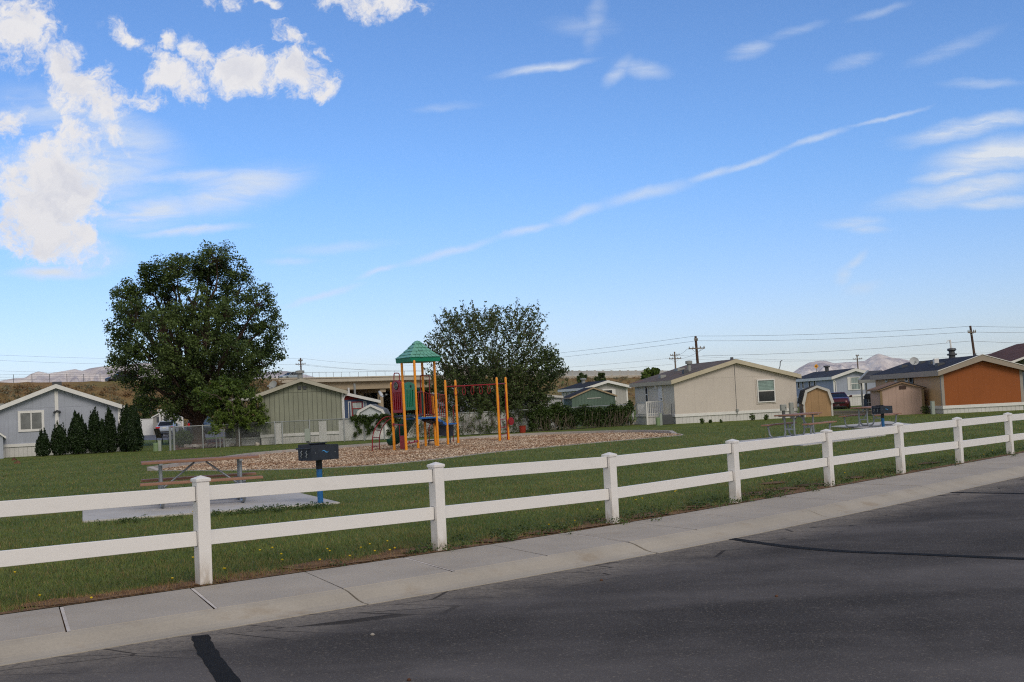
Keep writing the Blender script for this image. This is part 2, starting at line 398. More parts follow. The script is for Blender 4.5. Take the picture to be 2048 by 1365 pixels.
def sdist(P):
    """signed offset of points from the sidewalk's back edge (+ towards the road)"""
    a = WB[:-1]; b = WB[1:]; ab = b-a; best = np.full(len(P), 1e9); sg = np.zeros(len(P))
    for i in range(len(a)):
        t = np.clip(((P-a[i])@ab[i])/(ab[i]@ab[i]), 0, 1); v = P-(a[i]+t[:, None]*ab[i]); d = np.hypot(v[:, 0], v[:, 1])
        m = d < best; best[m] = d[m]; sg[m] = np.sign((ab[i][1]*v[m, 0]-ab[i][0]*v[m, 1]))
    return best*sg
def inside(P, poly):
    x, y = P[:, 0], P[:, 1]; c = np.zeros(len(P), bool); n = len(poly)
    for i in range(n):
        x0, y0 = poly[i][:2]; x1, y1 = poly[i-1][:2]
        if y0 == y1: continue
        k = ((y0 > y) != (y1 > y)) & (x < (x1-x0)*(y-y0)/(y1-y0)+x0); c ^= k
    return c
WAVE = [(rng.normal(size=2), rng.random()*6.28) for _ in range(14)]
def wav(P, s):
    v = np.zeros(len(P))
    for k, (d, p) in enumerate(WAVE): v += np.sin(P@d*s*(.6+.25*k)+p)/(1+.3*k)
    return v/3.4

g = MB().sheet([(-30000, -2000), (30000, -2000), (30000, 30000), (-30000, 30000)], -.22).build('ground', M['ground']); kind(g, 'structure')
# lawn behind the sidewalk
lp = [tuple(p) for p in WB]+[(140, 150), (-190, 150), (-190, -33)]
kind(MB().sheet(lp, 0).build('lawn', M['lawn']), 'structure')
# road with an "off" attribute that carries the distance from the kerb
offs = [1.735, 1.95, 2.2, 2.5, 3, 4, 6, 9, 13, 22]
L2 = WB; mb = MB(); att = []
for d in offs:
    for p in offset(L2, d): mb.v.append(Vector((p[0], p[1], -.1))); att.append(d)
n = len(L2)
mb.f = [(j*n+i, j*n+i+1, (j+1)*n+i+1, (j+1)*n+i) for j in range(len(offs)-1) for i in range(n-1)]
road = mb.build('road', M['asphalt']); kind(road, 'structure')
a = road.data.attributes.new('off', 'FLOAT', 'POINT'); a.data.foreach_set('value', att)
# sidewalk panels and rolled kerb
wl, _ = resample(WB, .1)
d0 = np.linalg.norm(wl-at(380, 1178)[:2], axis=1).argmin()
sw = MB(); kb = MB(); fl = MB()
def strip(mb, line, prof, skew=1.):
    tg = line[-1]-line[0]; tg = tg/np.linalg.norm(tg)*-.246*skew
    rows = [(offset(line, d)+tg*min(d, 1.32), z) for d, z in prof]; n = len(line); b = len(mb.v)
    for r, z in rows: mb.v += [Vector((p[0], p[1], z)) for p in r]
    k = len(rows)
    for j in range(k-1):
        for i in range(n-1): mb.f.append((b+j*n+i, b+j*n+i+1, b+(j+1)*n+i+1, b+(j+1)*n+i))
    mb.f.append(tuple(b+j*n for j in range(k))); mb.f.append(tuple(b+j*n+n-1 for j in range(k)))
st = d0 % 12
fullw, _ = resample(WB, .02)
for i in range(st, len(wl)-12, 12):
    a_, b_ = i*5, i*5+60
    seg = fullw[a_+0:b_+1]
    if len(seg) < 61: continue
    wide = lambda q: q <= d0 or (q-d0) % 24 == 0
    seg = seg.copy(); dd = seg[-1]-seg[0]; dd /= np.linalg.norm(dd); p_ = seg[0].copy(); seg[0] += dd*(.024 if wide(i) else .005); seg[-1] -= dd*(.018 if wide(i+12) else .005)
    if wide(i): strip(fl, np.array([p_-dd*.008, p_+dd*.023]), [(.01, -.004), (1.31, -.004)])
    seg = seg[[0, 15, 30, 45, 60]]
    strip(sw, seg, [(.0, -.16), (.0, -.012), (.012, 0), (1.31, 0), (1.32, -.008), (1.32, -.16)])
for i in range((d0+12) % 36, len(wl)-36, 36):
    seg = fullw[i*5:i*5+181]
    if len(seg) < 181: continue
    seg = seg.copy(); dd = seg[-1]-seg[0]; dd /= np.linalg.norm(dd); seg[0] += dd*.002; seg[-1] -= dd*.002
    seg = seg[::20]
    strip(kb, seg, [(1.324, -.16), (1.324, -.003), (1.36, -.008), (1.42, -.022), (1.5, -.05), (1.58, -.077), (1.66, -.092), (1.74, -.094), (1.745, -.16)])
kind(sw.build('sidewalk', M['walk']), 'structure'); kind(kb.build('curb', M['curbc']), 'structure')
jb = MB(); strip(jb, WB[10:-10], [(.02, -.025), (1.3, -.025), (1.7, -.125)], 0.); kind(jb.build('sidewalk_joint_base', M['soil']), 'structure'); kind(fl.build('joint_filler', M['jointc']), 'structure')
# tar seams across the road
def ribbon(px, w, z):
    P = np.array([at(x, y, -.1)[:2] for x, y in px]); P = catmull(P, 6); W = w*(1+.07*rng.normal(size=len(P))); t = np.gradient(P, axis=0); t /= np.linalg.norm(t, axis=1, keepdims=True)
    nn = np.stack([-t[:, 1], t[:, 0]], 1); A = P+nn*W[:, None]/2; B = P-nn*W[:, None]/2; mb = MB(); k = len(P)
    mb.v = [Vector((p[0], p[1], z)) for p in A]+[Vector((p[0], p[1], z)) for p in B]; mb.f = [(i, i+1, k+i+1, k+i) for i in range(k-1)]
    return mb
for px, w in (([(400, 1272), (412, 1300), (436, 1335), (470, 1380), (530, 1450)], .135), ([(1462, 1078), (1560, 1092), (1680, 1103), (1850, 1110), (2100, 1121), (2500, 1140)], .13), ([(1868, 985), (1960, 986.5), (2100, 989), (2400, 995)], .11)):
    kind(ribbon(px, w, -.096).build('tar_seam', M['tar']), 'structure')
# bare soil strip with a ragged inner edge along the sidewalk
seg, _ = resample(WB, .06); seg = seg[(seg[:, 0] > -9) & (seg[:, 0] < 24)]
wv = wav(seg, 1.5); inn = offset(seg, 0); q = -(.12+.55*np.clip(wv+.1, 0, 1)+.06*rng.random(len(seg)))
t = np.gradient(seg, axis=0); t /= np.linalg.norm(t, axis=1, keepdims=True); inn = seg+np.stack([t[:, 1], -t[:, 0]], 1)*q[:, None]
mb = MB(); k = len(seg); mb.v = [Vector((p[0], p[1], .004)) for p in seg]+[Vector((p[0], p[1], .004)) for p in inn]; mb.f = [(i, i+1, k+i+1, k+i) for i in range(k-1)]
kind(mb.build('soil_edge', M['soil']), 'structure')
# picnic pads
PADS = [[at(*p)[:2] for p in q] for q in ([(165, 1046), (680, 1008), (600, 989), (165, 1017)], [(1466, 885), (1606, 893), (1772, 872), (1640, 866)], [(1660, 854.5), (1735, 859), (1836, 851), (1775, 844)])]
for P in PADS:
    mb = MB(); mb.prism(P, lambda u, v, w: (u, v, w), -.05, .03); kind(mb.build('concrete_pad', M['pad'], bevel=.008), 'structure')
# wood chip play area with concrete edging
BEDB = [(300, 942), (400, 928), (500, 913), (600, 904), (740, 893), (870, 884), (1000, 875), (1120, 869.5), (1250, 866.5), (1320, 867), (1362, 870)]
BEDF = [(1335, 874), (1250, 881), (1150, 890), (1000, 904), (900, 916), (830, 924), (740, 932), (640, 937), (560, 940), (440, 942)]
BED = catmull([at(*p)[:2] for p in BEDB+BEDF+BEDB[:1]], 5)[:-1]
kind(MB().sheet([tuple(p) for p in BED], .006).build('play_area', M['chipbed']), 'structure')
ctr = BED.mean(0); cl = np.vstack([BED, BED[:1]]); tt = np.gradient(cl, axis=0); tt /= np.linalg.norm(tt, axis=1, keepdims=True); tt[0] = tt[-1] = unit((tt[0]+tt[-1])[None])[0]
nn = np.stack([-tt[:, 1], tt[:, 0]], 1)
mb = MB(); nb = len(cl); hh = []
for d, dz in ((-.09, 0), (-.09, 1), (.09, 1), (.09, 0)):
    for i, p in enumerate(cl):
        front = i % (nb-1) >= 5*(len(BEDB)-1)-2
        z = (-.02 if not dz else (.02 if front else .13)); mb.v.append(Vector((p[0]+nn[i, 0]*d, p[1]+nn[i, 1]*d, z)))
mb.f = [(j*nb+i, j*nb+i+1, (j+1)*nb+i+1, (j+1)*nb+i) for j in range(3) for i in range(nb-1)]
kind(mb.build('curb', M['edge']), 'structure')
# loose chips
N = 150000; lo, hi = BED.min(0), BED.max(0)
X = rng.random((N*2, 2))*(hi-lo)+lo; X = X[inside(X, BED)][:120000]
C = np.c_[X, .012+rng.random(len(X))*.02]; n = len(C); S = (.013+.022*rng.random(n))[:, None]
nrm = unit(rdir(n)*.45+[0, 0, 1]); t = unit(np.cross(nrm, rdir(n))); b = np.cross(nrm, t); A = (.35+.4*rng.random(n))[:, None]
V = np.stack([C-t*S-b*S*A, C+t*S-b*S*A, C+t*S+b*S*A, C-t*S+b*S*A], 1)/1.
o = rawmesh('wood_chips', V.reshape(-1, 3), np.arange(4*n).reshape(n, 4), M['chip']); kind(o, 'stuff'); tag(o, 'tan and brown wood chips covering the play area ground', 'wood chips')

# grass blades: even in the picture, so dense near the fence and thinning with distance
def blades(name, P, h, w, m, lean=.5):
    n = len(P); d = rdir(n); d[:, 2] = 0; d = unit(d); s = np.stack([-d[:, 1], d[:, 0], np.zeros(n)], 1); h = h[:, None]; w = w[:, None]
    ln = (rng.random((n, 1))*lean)
    base = np.c_[P, np.zeros(n)-.002]
    V = np.stack([base-s*w/2, base+s*w/2, base+d*h*ln+np.array([0, 0, 1.])*h], 1)
    return rawmesh(name, V.reshape(-1, 3), np.arange(3*n).reshape(n, 3), m)
N = 620000
px = rng.random(N)*2700-330; py = hz(px)+30+rng.random(N)*480
D = RC@np.stack([(px-1024)/F, (682.5-py)/F, -np.ones(N)]); P = (CAM[:, None]+D*(-H/D[2])).T[:, :2]
sd = sdist(P)
ok = (sd < -.02) & (P[:, 1] < 58) & ~inside(P, BED)
for q in PADS: ok &= ~inside(P, q)
P = P[ok]; sd = sd[ok]; dist = np.hypot(P[:, 0], P[:, 1])
w1 = wav(P, 1.3); w2 = wav(P, .5); r = rng.random(len(P))
edge = np.clip((-sd-.04)/(.25+.4*np.clip(wav(P, 1.5)+.2, 0, 1)), 0, 1)
keep = r < np.clip(edge*1.1+.1+.6*np.clip(w1, -1, 1)*(1-edge)-.25*np.clip(w2*1.3-.3, 0, 1), .04, 1)
P = P[keep]; sd = sd[keep]; dist = dist[keep]; w1 = w1[keep]; w2 = w2[keep]; edge = edge[keep]
dry = rng.random(len(P)) < np.where(edge < 1, .38+.3*w1, .09+.2*np.clip(w2, 0, 1))
hgt = (.022+.028*rng.random(len(P)))*(1+.4*w1)*np.where(edge < 1, .9, 1)+.0004*dist
wid = np.maximum(.005, dist*.00032)
PAT = [(330, 1180, .34), (250, 1190, .3), (180, 1200, .25), (110, 1206, .22), (400, 1168, .2), (640, 1130, .3), (695, 1126, .2), (745, 1118, .26), (810, 1104, .22), (870, 1096, .16), (1000, 1080, .25), (1090, 1066, .22), (1180, 1055, .2), (1300, 1033, .22), (1400, 1014, .2), (1505, 990, .3), (1560, 980, .28), (1620, 972, .22), (1710, 957, .2), (1545, 968, .2), (1860, 928, .2)]
pw = np.array([[*at(x, y)[:2], r] for x, y, r in PAT]); SX = []; mbp = MB()
for cx_, cy_, r in pw:
    q = P-[cx_, cy_]; tq = np.array([.78, .62]); al = q@tq; ac = q@np.array([-tq[1], tq[0]]); dd_ = np.hypot(al/1.7, ac); rr_ = r*(.75+.45*wav(P, 9.))
    hit = (dd_ < rr_) & (rng.random(len(P)) < .8); dry |= hit & (rng.random(len(P)) < .5); kill = hit & ~dry; P = P[~kill]; dry = dry[~kill]; hgt = hgt[~kill]; wid = wid[~kill]
    n_ = int(2600*r*r*9/10); a_ = rng.random(n_)*6.283; u_ = np.sqrt(rng.random(n_))*r*1.05; SX.append(np.stack([cx_+u_*(np.cos(a_)*1.7*tq[0]-np.sin(a_)*tq[1]), cy_+u_*(np.cos(a_)*1.7*tq[1]+np.sin(a_)*tq[0])], 1))
    ring = []
    for k in range(22): a = k/22*6.283; f = r*(.62+.4*rng.random()); ring.append((cx_+f*(math.cos(a)*1.7*tq[0]-math.sin(a)*tq[1]), cy_+f*(math.cos(a)*1.7*tq[1]+math.sin(a)*tq[0])))
    ring = np.array(ring); ring = ring[sdist(ring) < -.005]
    if len(ring) > 3: mbp.sheet([tuple(p) for p in ring], .008+.0006*len(SX))
kind(mbp.build('soil_patches', M['soil']), 'structure')
TU = []
for x, y, n_, r in [(398, 1163, 60, .09), (425, 1163, 90, .12), (440, 1160, 60, .1), (872, 1098, 60, .1), (1212, 1034, 80, .12), (1240, 1036, 80, .14), (1462, 994, 90, .14), (1482, 998, 90, .12), (1650, 962, 90, .16), (1672, 964, 60, .14), (1796, 930, 90, .16), (1812, 932, 80, .2), (1917, 912, 80, .2), (1520, 984, 120, .2), (1540, 977, 120, .2), (1740, 948, 120, .25), (1770, 942, 120, .25), (720, 1118, 90, .14), (690, 1124, 80, .14), (800, 1100, 80, .12), (60, 1205, 90, .14), (130, 1195, 90, .14), (330, 1168, 60, .1), (1140, 1058, 90, .16), (1330, 1024, 90, .16), (980, 1080, 80, .14)]:
    c_ = at(x, y)[:2]; TU.append(c_+rng.normal(size=(n_, 2))*r*.55)
TU = np.vstack(TU); TU = TU[sdist(TU) < -.01]; NT = len(TU)
SX = np.vstack(SX); SX = SX[sdist(SX) < -.01]
P = np.vstack([P, SX]); dry = np.r_[dry, np.ones(len(SX), bool)]; hgt = np.r_[hgt, .018+.03*rng.random(len(SX))]; wid = np.r_[wid, np.maximum(.004, np.hypot(SX[:, 0], SX[:, 1])*.00026)]
P = np.vstack([P, TU]); dry = np.r_[dry, rng.random(NT) < .22]; hgt = np.r_[hgt, .05+.08*rng.random(NT)]; wid = np.r_[wid, np.maximum(.005, np.hypot(TU[:, 0], TU[:, 1])*.0003)]
o = blades('grass', P[~dry], hgt[~dry], wid[~dry], M['grassb'], 1.5); kind(o, 'stuff'); tag(o, 'short green mown grass of the park lawn', 'grass')
o = blades('dry_grass', P[dry], hgt[dry]*.9, wid[dry], M['straw'], 2.2); kind(o, 'stuff'); tag(o, 'straw coloured dead grass along the sidewalk edge and in lawn patches', 'grass')
# weeds along the pad and at the fence foot, dandelions
cs = []
for i in range(150):
    p = offset(WB, -.05-.3*rng.random())[rng.integers(len(WB)*40//100, len(WB)*78//100)]; cs.append(np.r_[p+rng.normal(size=2)*.15, .03])
for i in range(34):
    t_ = rng.random(); p = at(190+t_*480, 1048-t_*35.4+rng.random()*5); cs.append(np.r_[p[:2], .03])
for i in range(22):
    x_ = 540+rng.normal()*70; cs.append(np.r_[at(x_, 1021-(x_-540)*.074+abs(rng.normal())*3)[:2], .04])
C = np.vstack([blob(c, .12, 40, (1, 1, .5)) for c in cs]); C[:, 2] = np.abs(C[:, 2])+.01
o = leaves('weeds', C, .03, M['weed'], up=1.); kind(o, 'stuff'); tag(o, 'low leafy weeds along the sidewalk edge and concrete pad', 'weeds')
pts = [(183, 1208), (640, 1130), (655, 1108), (565, 1130), (563, 1118), (545, 1105), (520, 1110), (700, 1122), (660, 1112), (740, 1098), (775, 1092), (780, 1110), (790, 1106), (750, 1112), (722, 1105), (687, 984), (720, 982), (540, 988), (462, 1030), (386, 1030), (386, 1125), (448, 1148), (450, 1148), (1195, 1027), (1285, 1004), (1272, 1007), (1150, 1050), (1352, 988), (1543, 966), (1570, 953), (1968, 914), (1985, 906), (1350, 990), (345, 1168), (30, 1155), (80, 1203), (1098, 1058), (1690, 952)]
mb = MB()
for x, y in pts:
    p = at(x, y); mb.lathe([(.003, 0), (.012, .008), (.014, .014), (.005, .018)], (p[0], p[1], .045), 7)
o = mb.build('dandelions', M['yellow']); kind(o, 'stuff'); tag(o, 'tiny yellow dandelion heads dotted through the grass', 'dandelions')

# side street, driveway and mulch bed on the left beyond the chain link fence
kind(MB().sheet([at(150, 883)[:2], at(345, 880)[:2], at(480, 872)[:2], at(470, 863.5)[:2], at(150, 871)[:2]], .004).build('side_street', M['street']), 'structure')
kind(MB().sheet([at(286, 868.5)[:2], at(470, 861)[:2], at(470, 854)[:2], at(286, 859.5)[:2]], .008).build('driveway', M['drive']), 'structure')
kind(MB().sheet([at(347, 901)[:2], at(450, 894)[:2], at(450, 877)[:2], at(350, 884)[:2]], .006).build('mulch_bed', M['mulch']), 'structure')
kind(MB().sheet([at(1262, 850)[:2], at(1330, 848)[:2], at(1325, 841)[:2], at(1262, 842)[:2]], .006).build('dry_grass_patch', plain('dry_grass_patch', srgb(150, 128, 78), .95, 0, .25, 1.2)), 'structure')
kind(MB().sheet([at(1650, 832)[:2], at(1748, 829)[:2], at(1748, 821)[:2], at(1650, 822)[:2]], .006).build('parking_patch', soilmat('parking_dirt', srgb(96, 92, 60), srgb(126, 106, 78), 1.)), 'structure')

# freeway embankment
CR = [(-500, 772), (-200, 770), (0, 766.5), (250, 763), (420, 760), (560, 757.5), (700, 755), (900, 752), (1130, 757.5), (1290, 755.5), (1400, 760), (1470, 775)]
CRW = [at(x, y, 8.)[:2] if x < 1350 else None for x, y in CR]
CRW = [p for p in CRW if p is not None]; e = CRW[-1]+(CRW[-1]-CRW[-2])*.6; CRW += [e, e+(CRW[-1]-CRW[-2])*1.5]
CL = catmull(CRW, 10)
def hillprof(k): return [(34, -.25), (24, .5), (19, 1.0), (12, 3.6), (6, 6.4), (1.5, 7.8), (0, 8.), (-2, 8.05), (-40, 8.05), (-60, -.3)]
def terr(i0, i1, name):
    line = CL[i0:i1]; prof = hillprof(0); mb = MB(); n = len(line); k = len(prof)
    fine = []
    for (d1, z1), (d2, z2) in zip(prof, prof[1:]):
        s_ = 4 if d1 > 0 else 1
        for q in range(s_): fine.append((d1+(d2-d1)*q/s_, z1+(z2-z1)*q/s_))
    fine.append(prof[-1]); k = len(fine)
    for d, z in fine:
        for p in offset(line, d):
            zz = z+(rng.normal()*.12 if 0 < d < 24 else 0); mb.v.append(Vector((p[0], p[1], zz)))
    mb.f = [(j*n+i, j*n+i+1, (j+1)*n+i+1, (j+1)*n+i) for j in range(k-1) for i in range(n-1)]+[tuple(j*n for j in range(k)), tuple(j*n+n-1 for j in range(k))]
    return kind(mb.build(name, M['hill'], smooth=True), 'structure')
IB0 = 48; IB1 = 72     # the bridge spans this stretch of the crest line
terr(0, IB0+1, 'embankment'); terr(IB1, len(CL), 'embankment')
def scatter(i0, i1, n, dlo, dhi):
    out = []
    for _ in range(n):
        i = rng.integers(i0, i1); d = dlo+(dhi-dlo)*rng.random(); p = offset(CL, d)[i]+rng.normal(size=2)*1.5
        z = np.interp(d, [0, 1.5, 6, 12, 19, 24, 34], [8, 7.8, 6.4, 3.6, 1., .5, -.2]); out.append((p[0], p[1], z))
    return out
for nm, mt, n_, lab in (('sagebrush', 'sage', 520, 'grey green sagebrush scattered over the freeway embankment'), ('dry_brush', 'drybrush', 520, 'brown dry brush scattered over the freeway embankment')):
    C = np.vstack([blob((x, y, z+.15), .55+.5*rng.random(), 60, (1.2, 1.2, .6)) for x, y, z in scatter(4, IB0, n_, 3.2, 24)+scatter(IB1, len(CL)-22, n_//3, .5, 20)])
    o = leaves(nm, C, .26, M[mt], up=.6); kind(o, 'stuff'); tag(o, lab, 'brush')

# mountains
from mathutils import noise as mnoise
def mount(pts, Y, seed):
    px = np.array([p[0] for p in pts], float); py = np.array([p[1] for p in pts], float)
    xs = np.linspace(px[0], px[-1], 380); ys = np.interp(xs, px, py)
    T = np.r_[np.linspace(0, 1, 60), 1.2]; mb = MB()
    for j, t in enumerate(T):
        for i, x in enumerate(xs):
            R = atY(x, ys[i], Y); zr = max(R[2], 5); u = x/40.
            n1 = mnoise.ridged_multi_fractal(Vector((u+.35*t*math.sin(seed+u), t*1.6+seed, seed)), .9, 2.1, 6, 1., 2.)
            n2 = mnoise.fractal(Vector((u*.6, t*2., seed+9)), 1., 2., 4)
            e = math.sin(PI*min(t, 1))**.7
            z = zr*(t**.8)-zr*e*(.42*(1-min(n1, 1.6)/1.6)+.10*n2) if t <= 1 else 0
            mb.v.append(Vector((R[0]*(.72+.28*t), Y*(.72+.28*t), max(z, -1))))
    n = len(xs); mb.f = [(j*n+i, j*n+i+1, (j+1)*n+i+1, (j+1)*n+i) for j in range(len(T)-1) for i in range(n-1)]
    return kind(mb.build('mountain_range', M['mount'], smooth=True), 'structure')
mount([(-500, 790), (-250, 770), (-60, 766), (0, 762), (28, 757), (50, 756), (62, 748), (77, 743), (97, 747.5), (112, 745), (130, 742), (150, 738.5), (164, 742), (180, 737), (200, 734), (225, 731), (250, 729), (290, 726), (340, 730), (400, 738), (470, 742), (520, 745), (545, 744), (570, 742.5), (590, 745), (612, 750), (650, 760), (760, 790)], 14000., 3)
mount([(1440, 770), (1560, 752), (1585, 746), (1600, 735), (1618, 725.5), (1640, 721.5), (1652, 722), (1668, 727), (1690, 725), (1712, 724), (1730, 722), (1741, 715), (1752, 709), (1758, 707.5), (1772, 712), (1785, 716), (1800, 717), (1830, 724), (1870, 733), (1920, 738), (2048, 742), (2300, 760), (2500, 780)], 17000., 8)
# ------------------------------------------------------------------ white ranch fence
FL = offset(WB, -.12)
tops = [(402, 951, 412), (868, 924, 888), (1221, 904.5, 1228), (1467, 878, 1474), (1656, 858, 1661), (1799, 845, 1804), (1917, 834, 1921), (2018, 825, 2022)]
railT = [(425, 971.5, 1060.3), (1240, 911.6, 975), (1481, 885, 939.8), (1665, 864, 913.4), (1809, 850, 894.4), (1920, 839, 882), (2026, 828.7, 868.5)]
fine = catmull(FL, 20)
fx = np.array([pix((p[0], p[1], 0))[0] if p[1] > 2 else -9999 for p in fine]); sel = fine[:, 1] > 2
def on_fence(x): return np.array([np.interp(x, fx[sel], fine[sel, i]) for i in (0, 1)])
posts = []
for xt, yt, xb in tops:
    p = on_fence((xt+xb)/2+1); posts.append((p, zat(p, yt)))
p0 = posts[0][0]; dv = fine[np.linalg.norm(fine-p0, axis=1).argmin()-8]-p0; pl = p0+dv/np.linalg.norm(dv)*2.95
dv = posts[-1][0]-posts[-2][0]; pr = posts[-1][0]+dv
posts = [(pl, 1.05)]+posts+[(pr, posts[-1][1]+.02), (pr+dv, posts[-1][1]+.02)]
fence = thing('ranch_fence', 'white vinyl two rail ranch fence running along the sidewalk', 'fence', (*posts[1][0], 0))
fo = np.array([*posts[1][0], 0])
rx = np.array([r[0] for r in railT]); 
def rail_z(p, k):
    x = pix((p[0], p[1], .8))[0]
    if x < 425: return 0
    y = np.interp(x, rx, [r[1+k] for r in railT]); return zat(p, y)
for i, (p, h) in enumerate(posts):
    t = posts[min(i+1, len(posts)-1)][0]-posts[max(i-1, 0)][0]; a = math.atan2(t[1], t[0])
    Mx = Matrix.Translation((p[0]-fo[0], p[1]-fo[1], 0)) @ Matrix.Rotation(a, 4, 'Z')
    po = MB(Mx).box(-.0635, .0635, -.0635, .0635, -.2, h-.045).build('post', M['vinyl'], fence, bevel=.006)
    c = MB(Mx); w = .074
    c.add([(-w, -w, h-.06), (w, -w, h-.06), (w, w, h-.06), (-w, w, h-.06), (-w, -w, h-.03), (w, -w, h-.03), (w, w, h-.03), (-w, w, h-.03), (0, 0, h)],
          [(3, 2, 1, 0), (0, 1, 5, 4), (1, 2, 6, 5), (2, 3, 7, 6), (3, 0, 4, 7), (4, 5, 8), (5, 6, 8), (6, 7, 8), (7, 4, 8)])
    c.build('cap', M['vinyl'], po, bevel=.004)
rz = []
for i, (p, h) in enumerate(posts):
    z1, z2 = rail_z(p, 0), rail_z(p, 1)
    x = pix((p[0], p[1], .8))[0]
    if x < 425 or x > 2040: z1, z2 = h-.105, h-.105-.43
    rz.append((z1, z2))
rz[1] = (rz[1][0], rz[1][1])
for i in range(len(posts)-1):
    for k in (0, 1):
        a = np.r_[posts[i][0]-fo[:2], rz[i][k]-.07]; b = np.r_[posts[i+1][0]-fo[:2], rz[i+1][k]-.07]
        if i == 0: a[2] = b[2]+.03
        d = (b-a)/np.linalg.norm(b-a); MB().beam(a+d*.02, b-d*.02, .04, .14).build('rail', M['vinyl'], fence, bevel=.004)
for i, (p, h) in enumerate(posts):
    for k in (0, 1):
        for j in (i-1, i+1):
            if 0 <= j < len(posts):
                d = np.r_[posts[j][0]-posts[i][0], 0]; d /= np.linalg.norm(d); t = posts[min(i+1, len(posts)-1)][0]-posts[max(i-1, 0)][0]; t = t/np.linalg.norm(t); q = .0635/abs(d[:2]@t)
                c = np.r_[p-fo[:2], rz[i][k]-.07]; MB().beam(c+d*(q-.004), c+d*(q+.0025), .05, .151).build('rail_socket', M['grey_dk'], fence)
print('FENCE', [(round(float(h), 2), [round(float(q), 2) for q in z]) for (p, h), z in zip(posts, rz)])

# ------------------------------------------------------------------ picnic tables
M['plank'] = siding('brown_recycled_plank', srgb(150, 112, 92), 99, 1, None, .0, .6, .14)
def arc(p, q, r, n=5):  # quarter bend helper between three points
    return [p+(q-p)*k/n for k in range(n+1)]
def bend(pts, r=.12, n=5):
    P = [np.array(p, float) for p in pts]; out = [P[0]]
    for a, b, c in zip(P, P[1:], P[2:]):
        u = (a-b)/np.linalg.norm(a-b); v = (c-b)/np.linalg.norm(c-b); s, e = b+u*r, b+v*r
        for k in range(n+1):
            t = k/n; out.append((1-t)**2*s+2*t*(1-t)*b+t*t*e)
    return out+[P[-1]]
def picnic(label, loc, rot, L=2.0, zt=.8, zb=.45):
    t = thing('picnic_table', label, 'picnic table', loc, rot, 'picnic tables in the park')
    for k in (-1, 0, 1): MB().box(-L/2, L/2, k*.245-.118, k*.245+.118, zt-.045, zt).build('tabletop_plank', M['plank'], t, bevel=.008)
    for s in (-1, 1):
        se = MB().box(-L/2-.04*(s < 0), L/2+.04*(s > 0), s*.72-.125, s*.72+.125, .43, .475).build('bench', M['plank'], t, bevel=.008)
    xs = L*.34
    for sx in (-1, 1):
        f = MB()
        for s in (-1, 1):
            f.tube(bend([(sx*xs, s*.16, zt-.06), (sx*xs, s*.16, .03), (sx*xs, s*.70, .03), (sx*xs, s*.76, .42)], .17, 6), .03, 10)
            f.beam((sx*xs, s*.62, .42), (sx*xs, s*.83, .42), .05, .02)
        f.beam((sx*xs, -.36, zt-.058), (sx*xs, .36, zt-.058), .06, .03); f.beam((sx*xs, -.16, .3), (sx*xs, .16, .3), .05, .04)
        f.build('leg_frame', M['steel'], t, smooth='auto')
        MB().tube([(sx*xs, 0, .3), (sx*.1, 0, zt-.06)], .018, 8).build('brace', M['steel'], t, smooth='auto')
    return t
pA = at(400, 1009, .03); pA = atY(398, 900, 21.3)
picnic('brown picnic table standing on the large concrete pad behind the nearest fence post', (pA[0], 21.35, .03), rad(19), 2.08, .83)
def tbl(c1, c2, z=.8):
    a, b = at(*c1, z), at(*c2, z); print('TABLE', a, b, np.linalg.norm(b-a), math.degrees(math.atan2(b[1]-a[1], b[0]-a[0]))); return a, b
a, b = tbl((1577, 836), (1655, 828)); tbl((1541, 834), (1577, 836)); a2, b2 = tbl((1729, 817), (1786, 812)); tbl((1700, 815.5), (1729, 817))
print('T legs', at(1569, 877), at(1629, 868), at(1533, 878), at(1715, 855), at(1770, 850))
def table_at(label, cx, base, rot, L):
    p = at(*base, .03); picnic(label, (p[0], p[1], .03), rot, L, .78)
TB = dict(mid=(1600, 875), far=(1742, 853.5))
table_at('brown picnic table in the middle of the lawn behind the fence, beside the tan house', 0, TB['mid'], rad(52), 2.2)
table_at('farthest brown picnic table, behind the smaller charcoal grill and in front of the pink shed', 0, TB['far'], rad(52), 2.2)

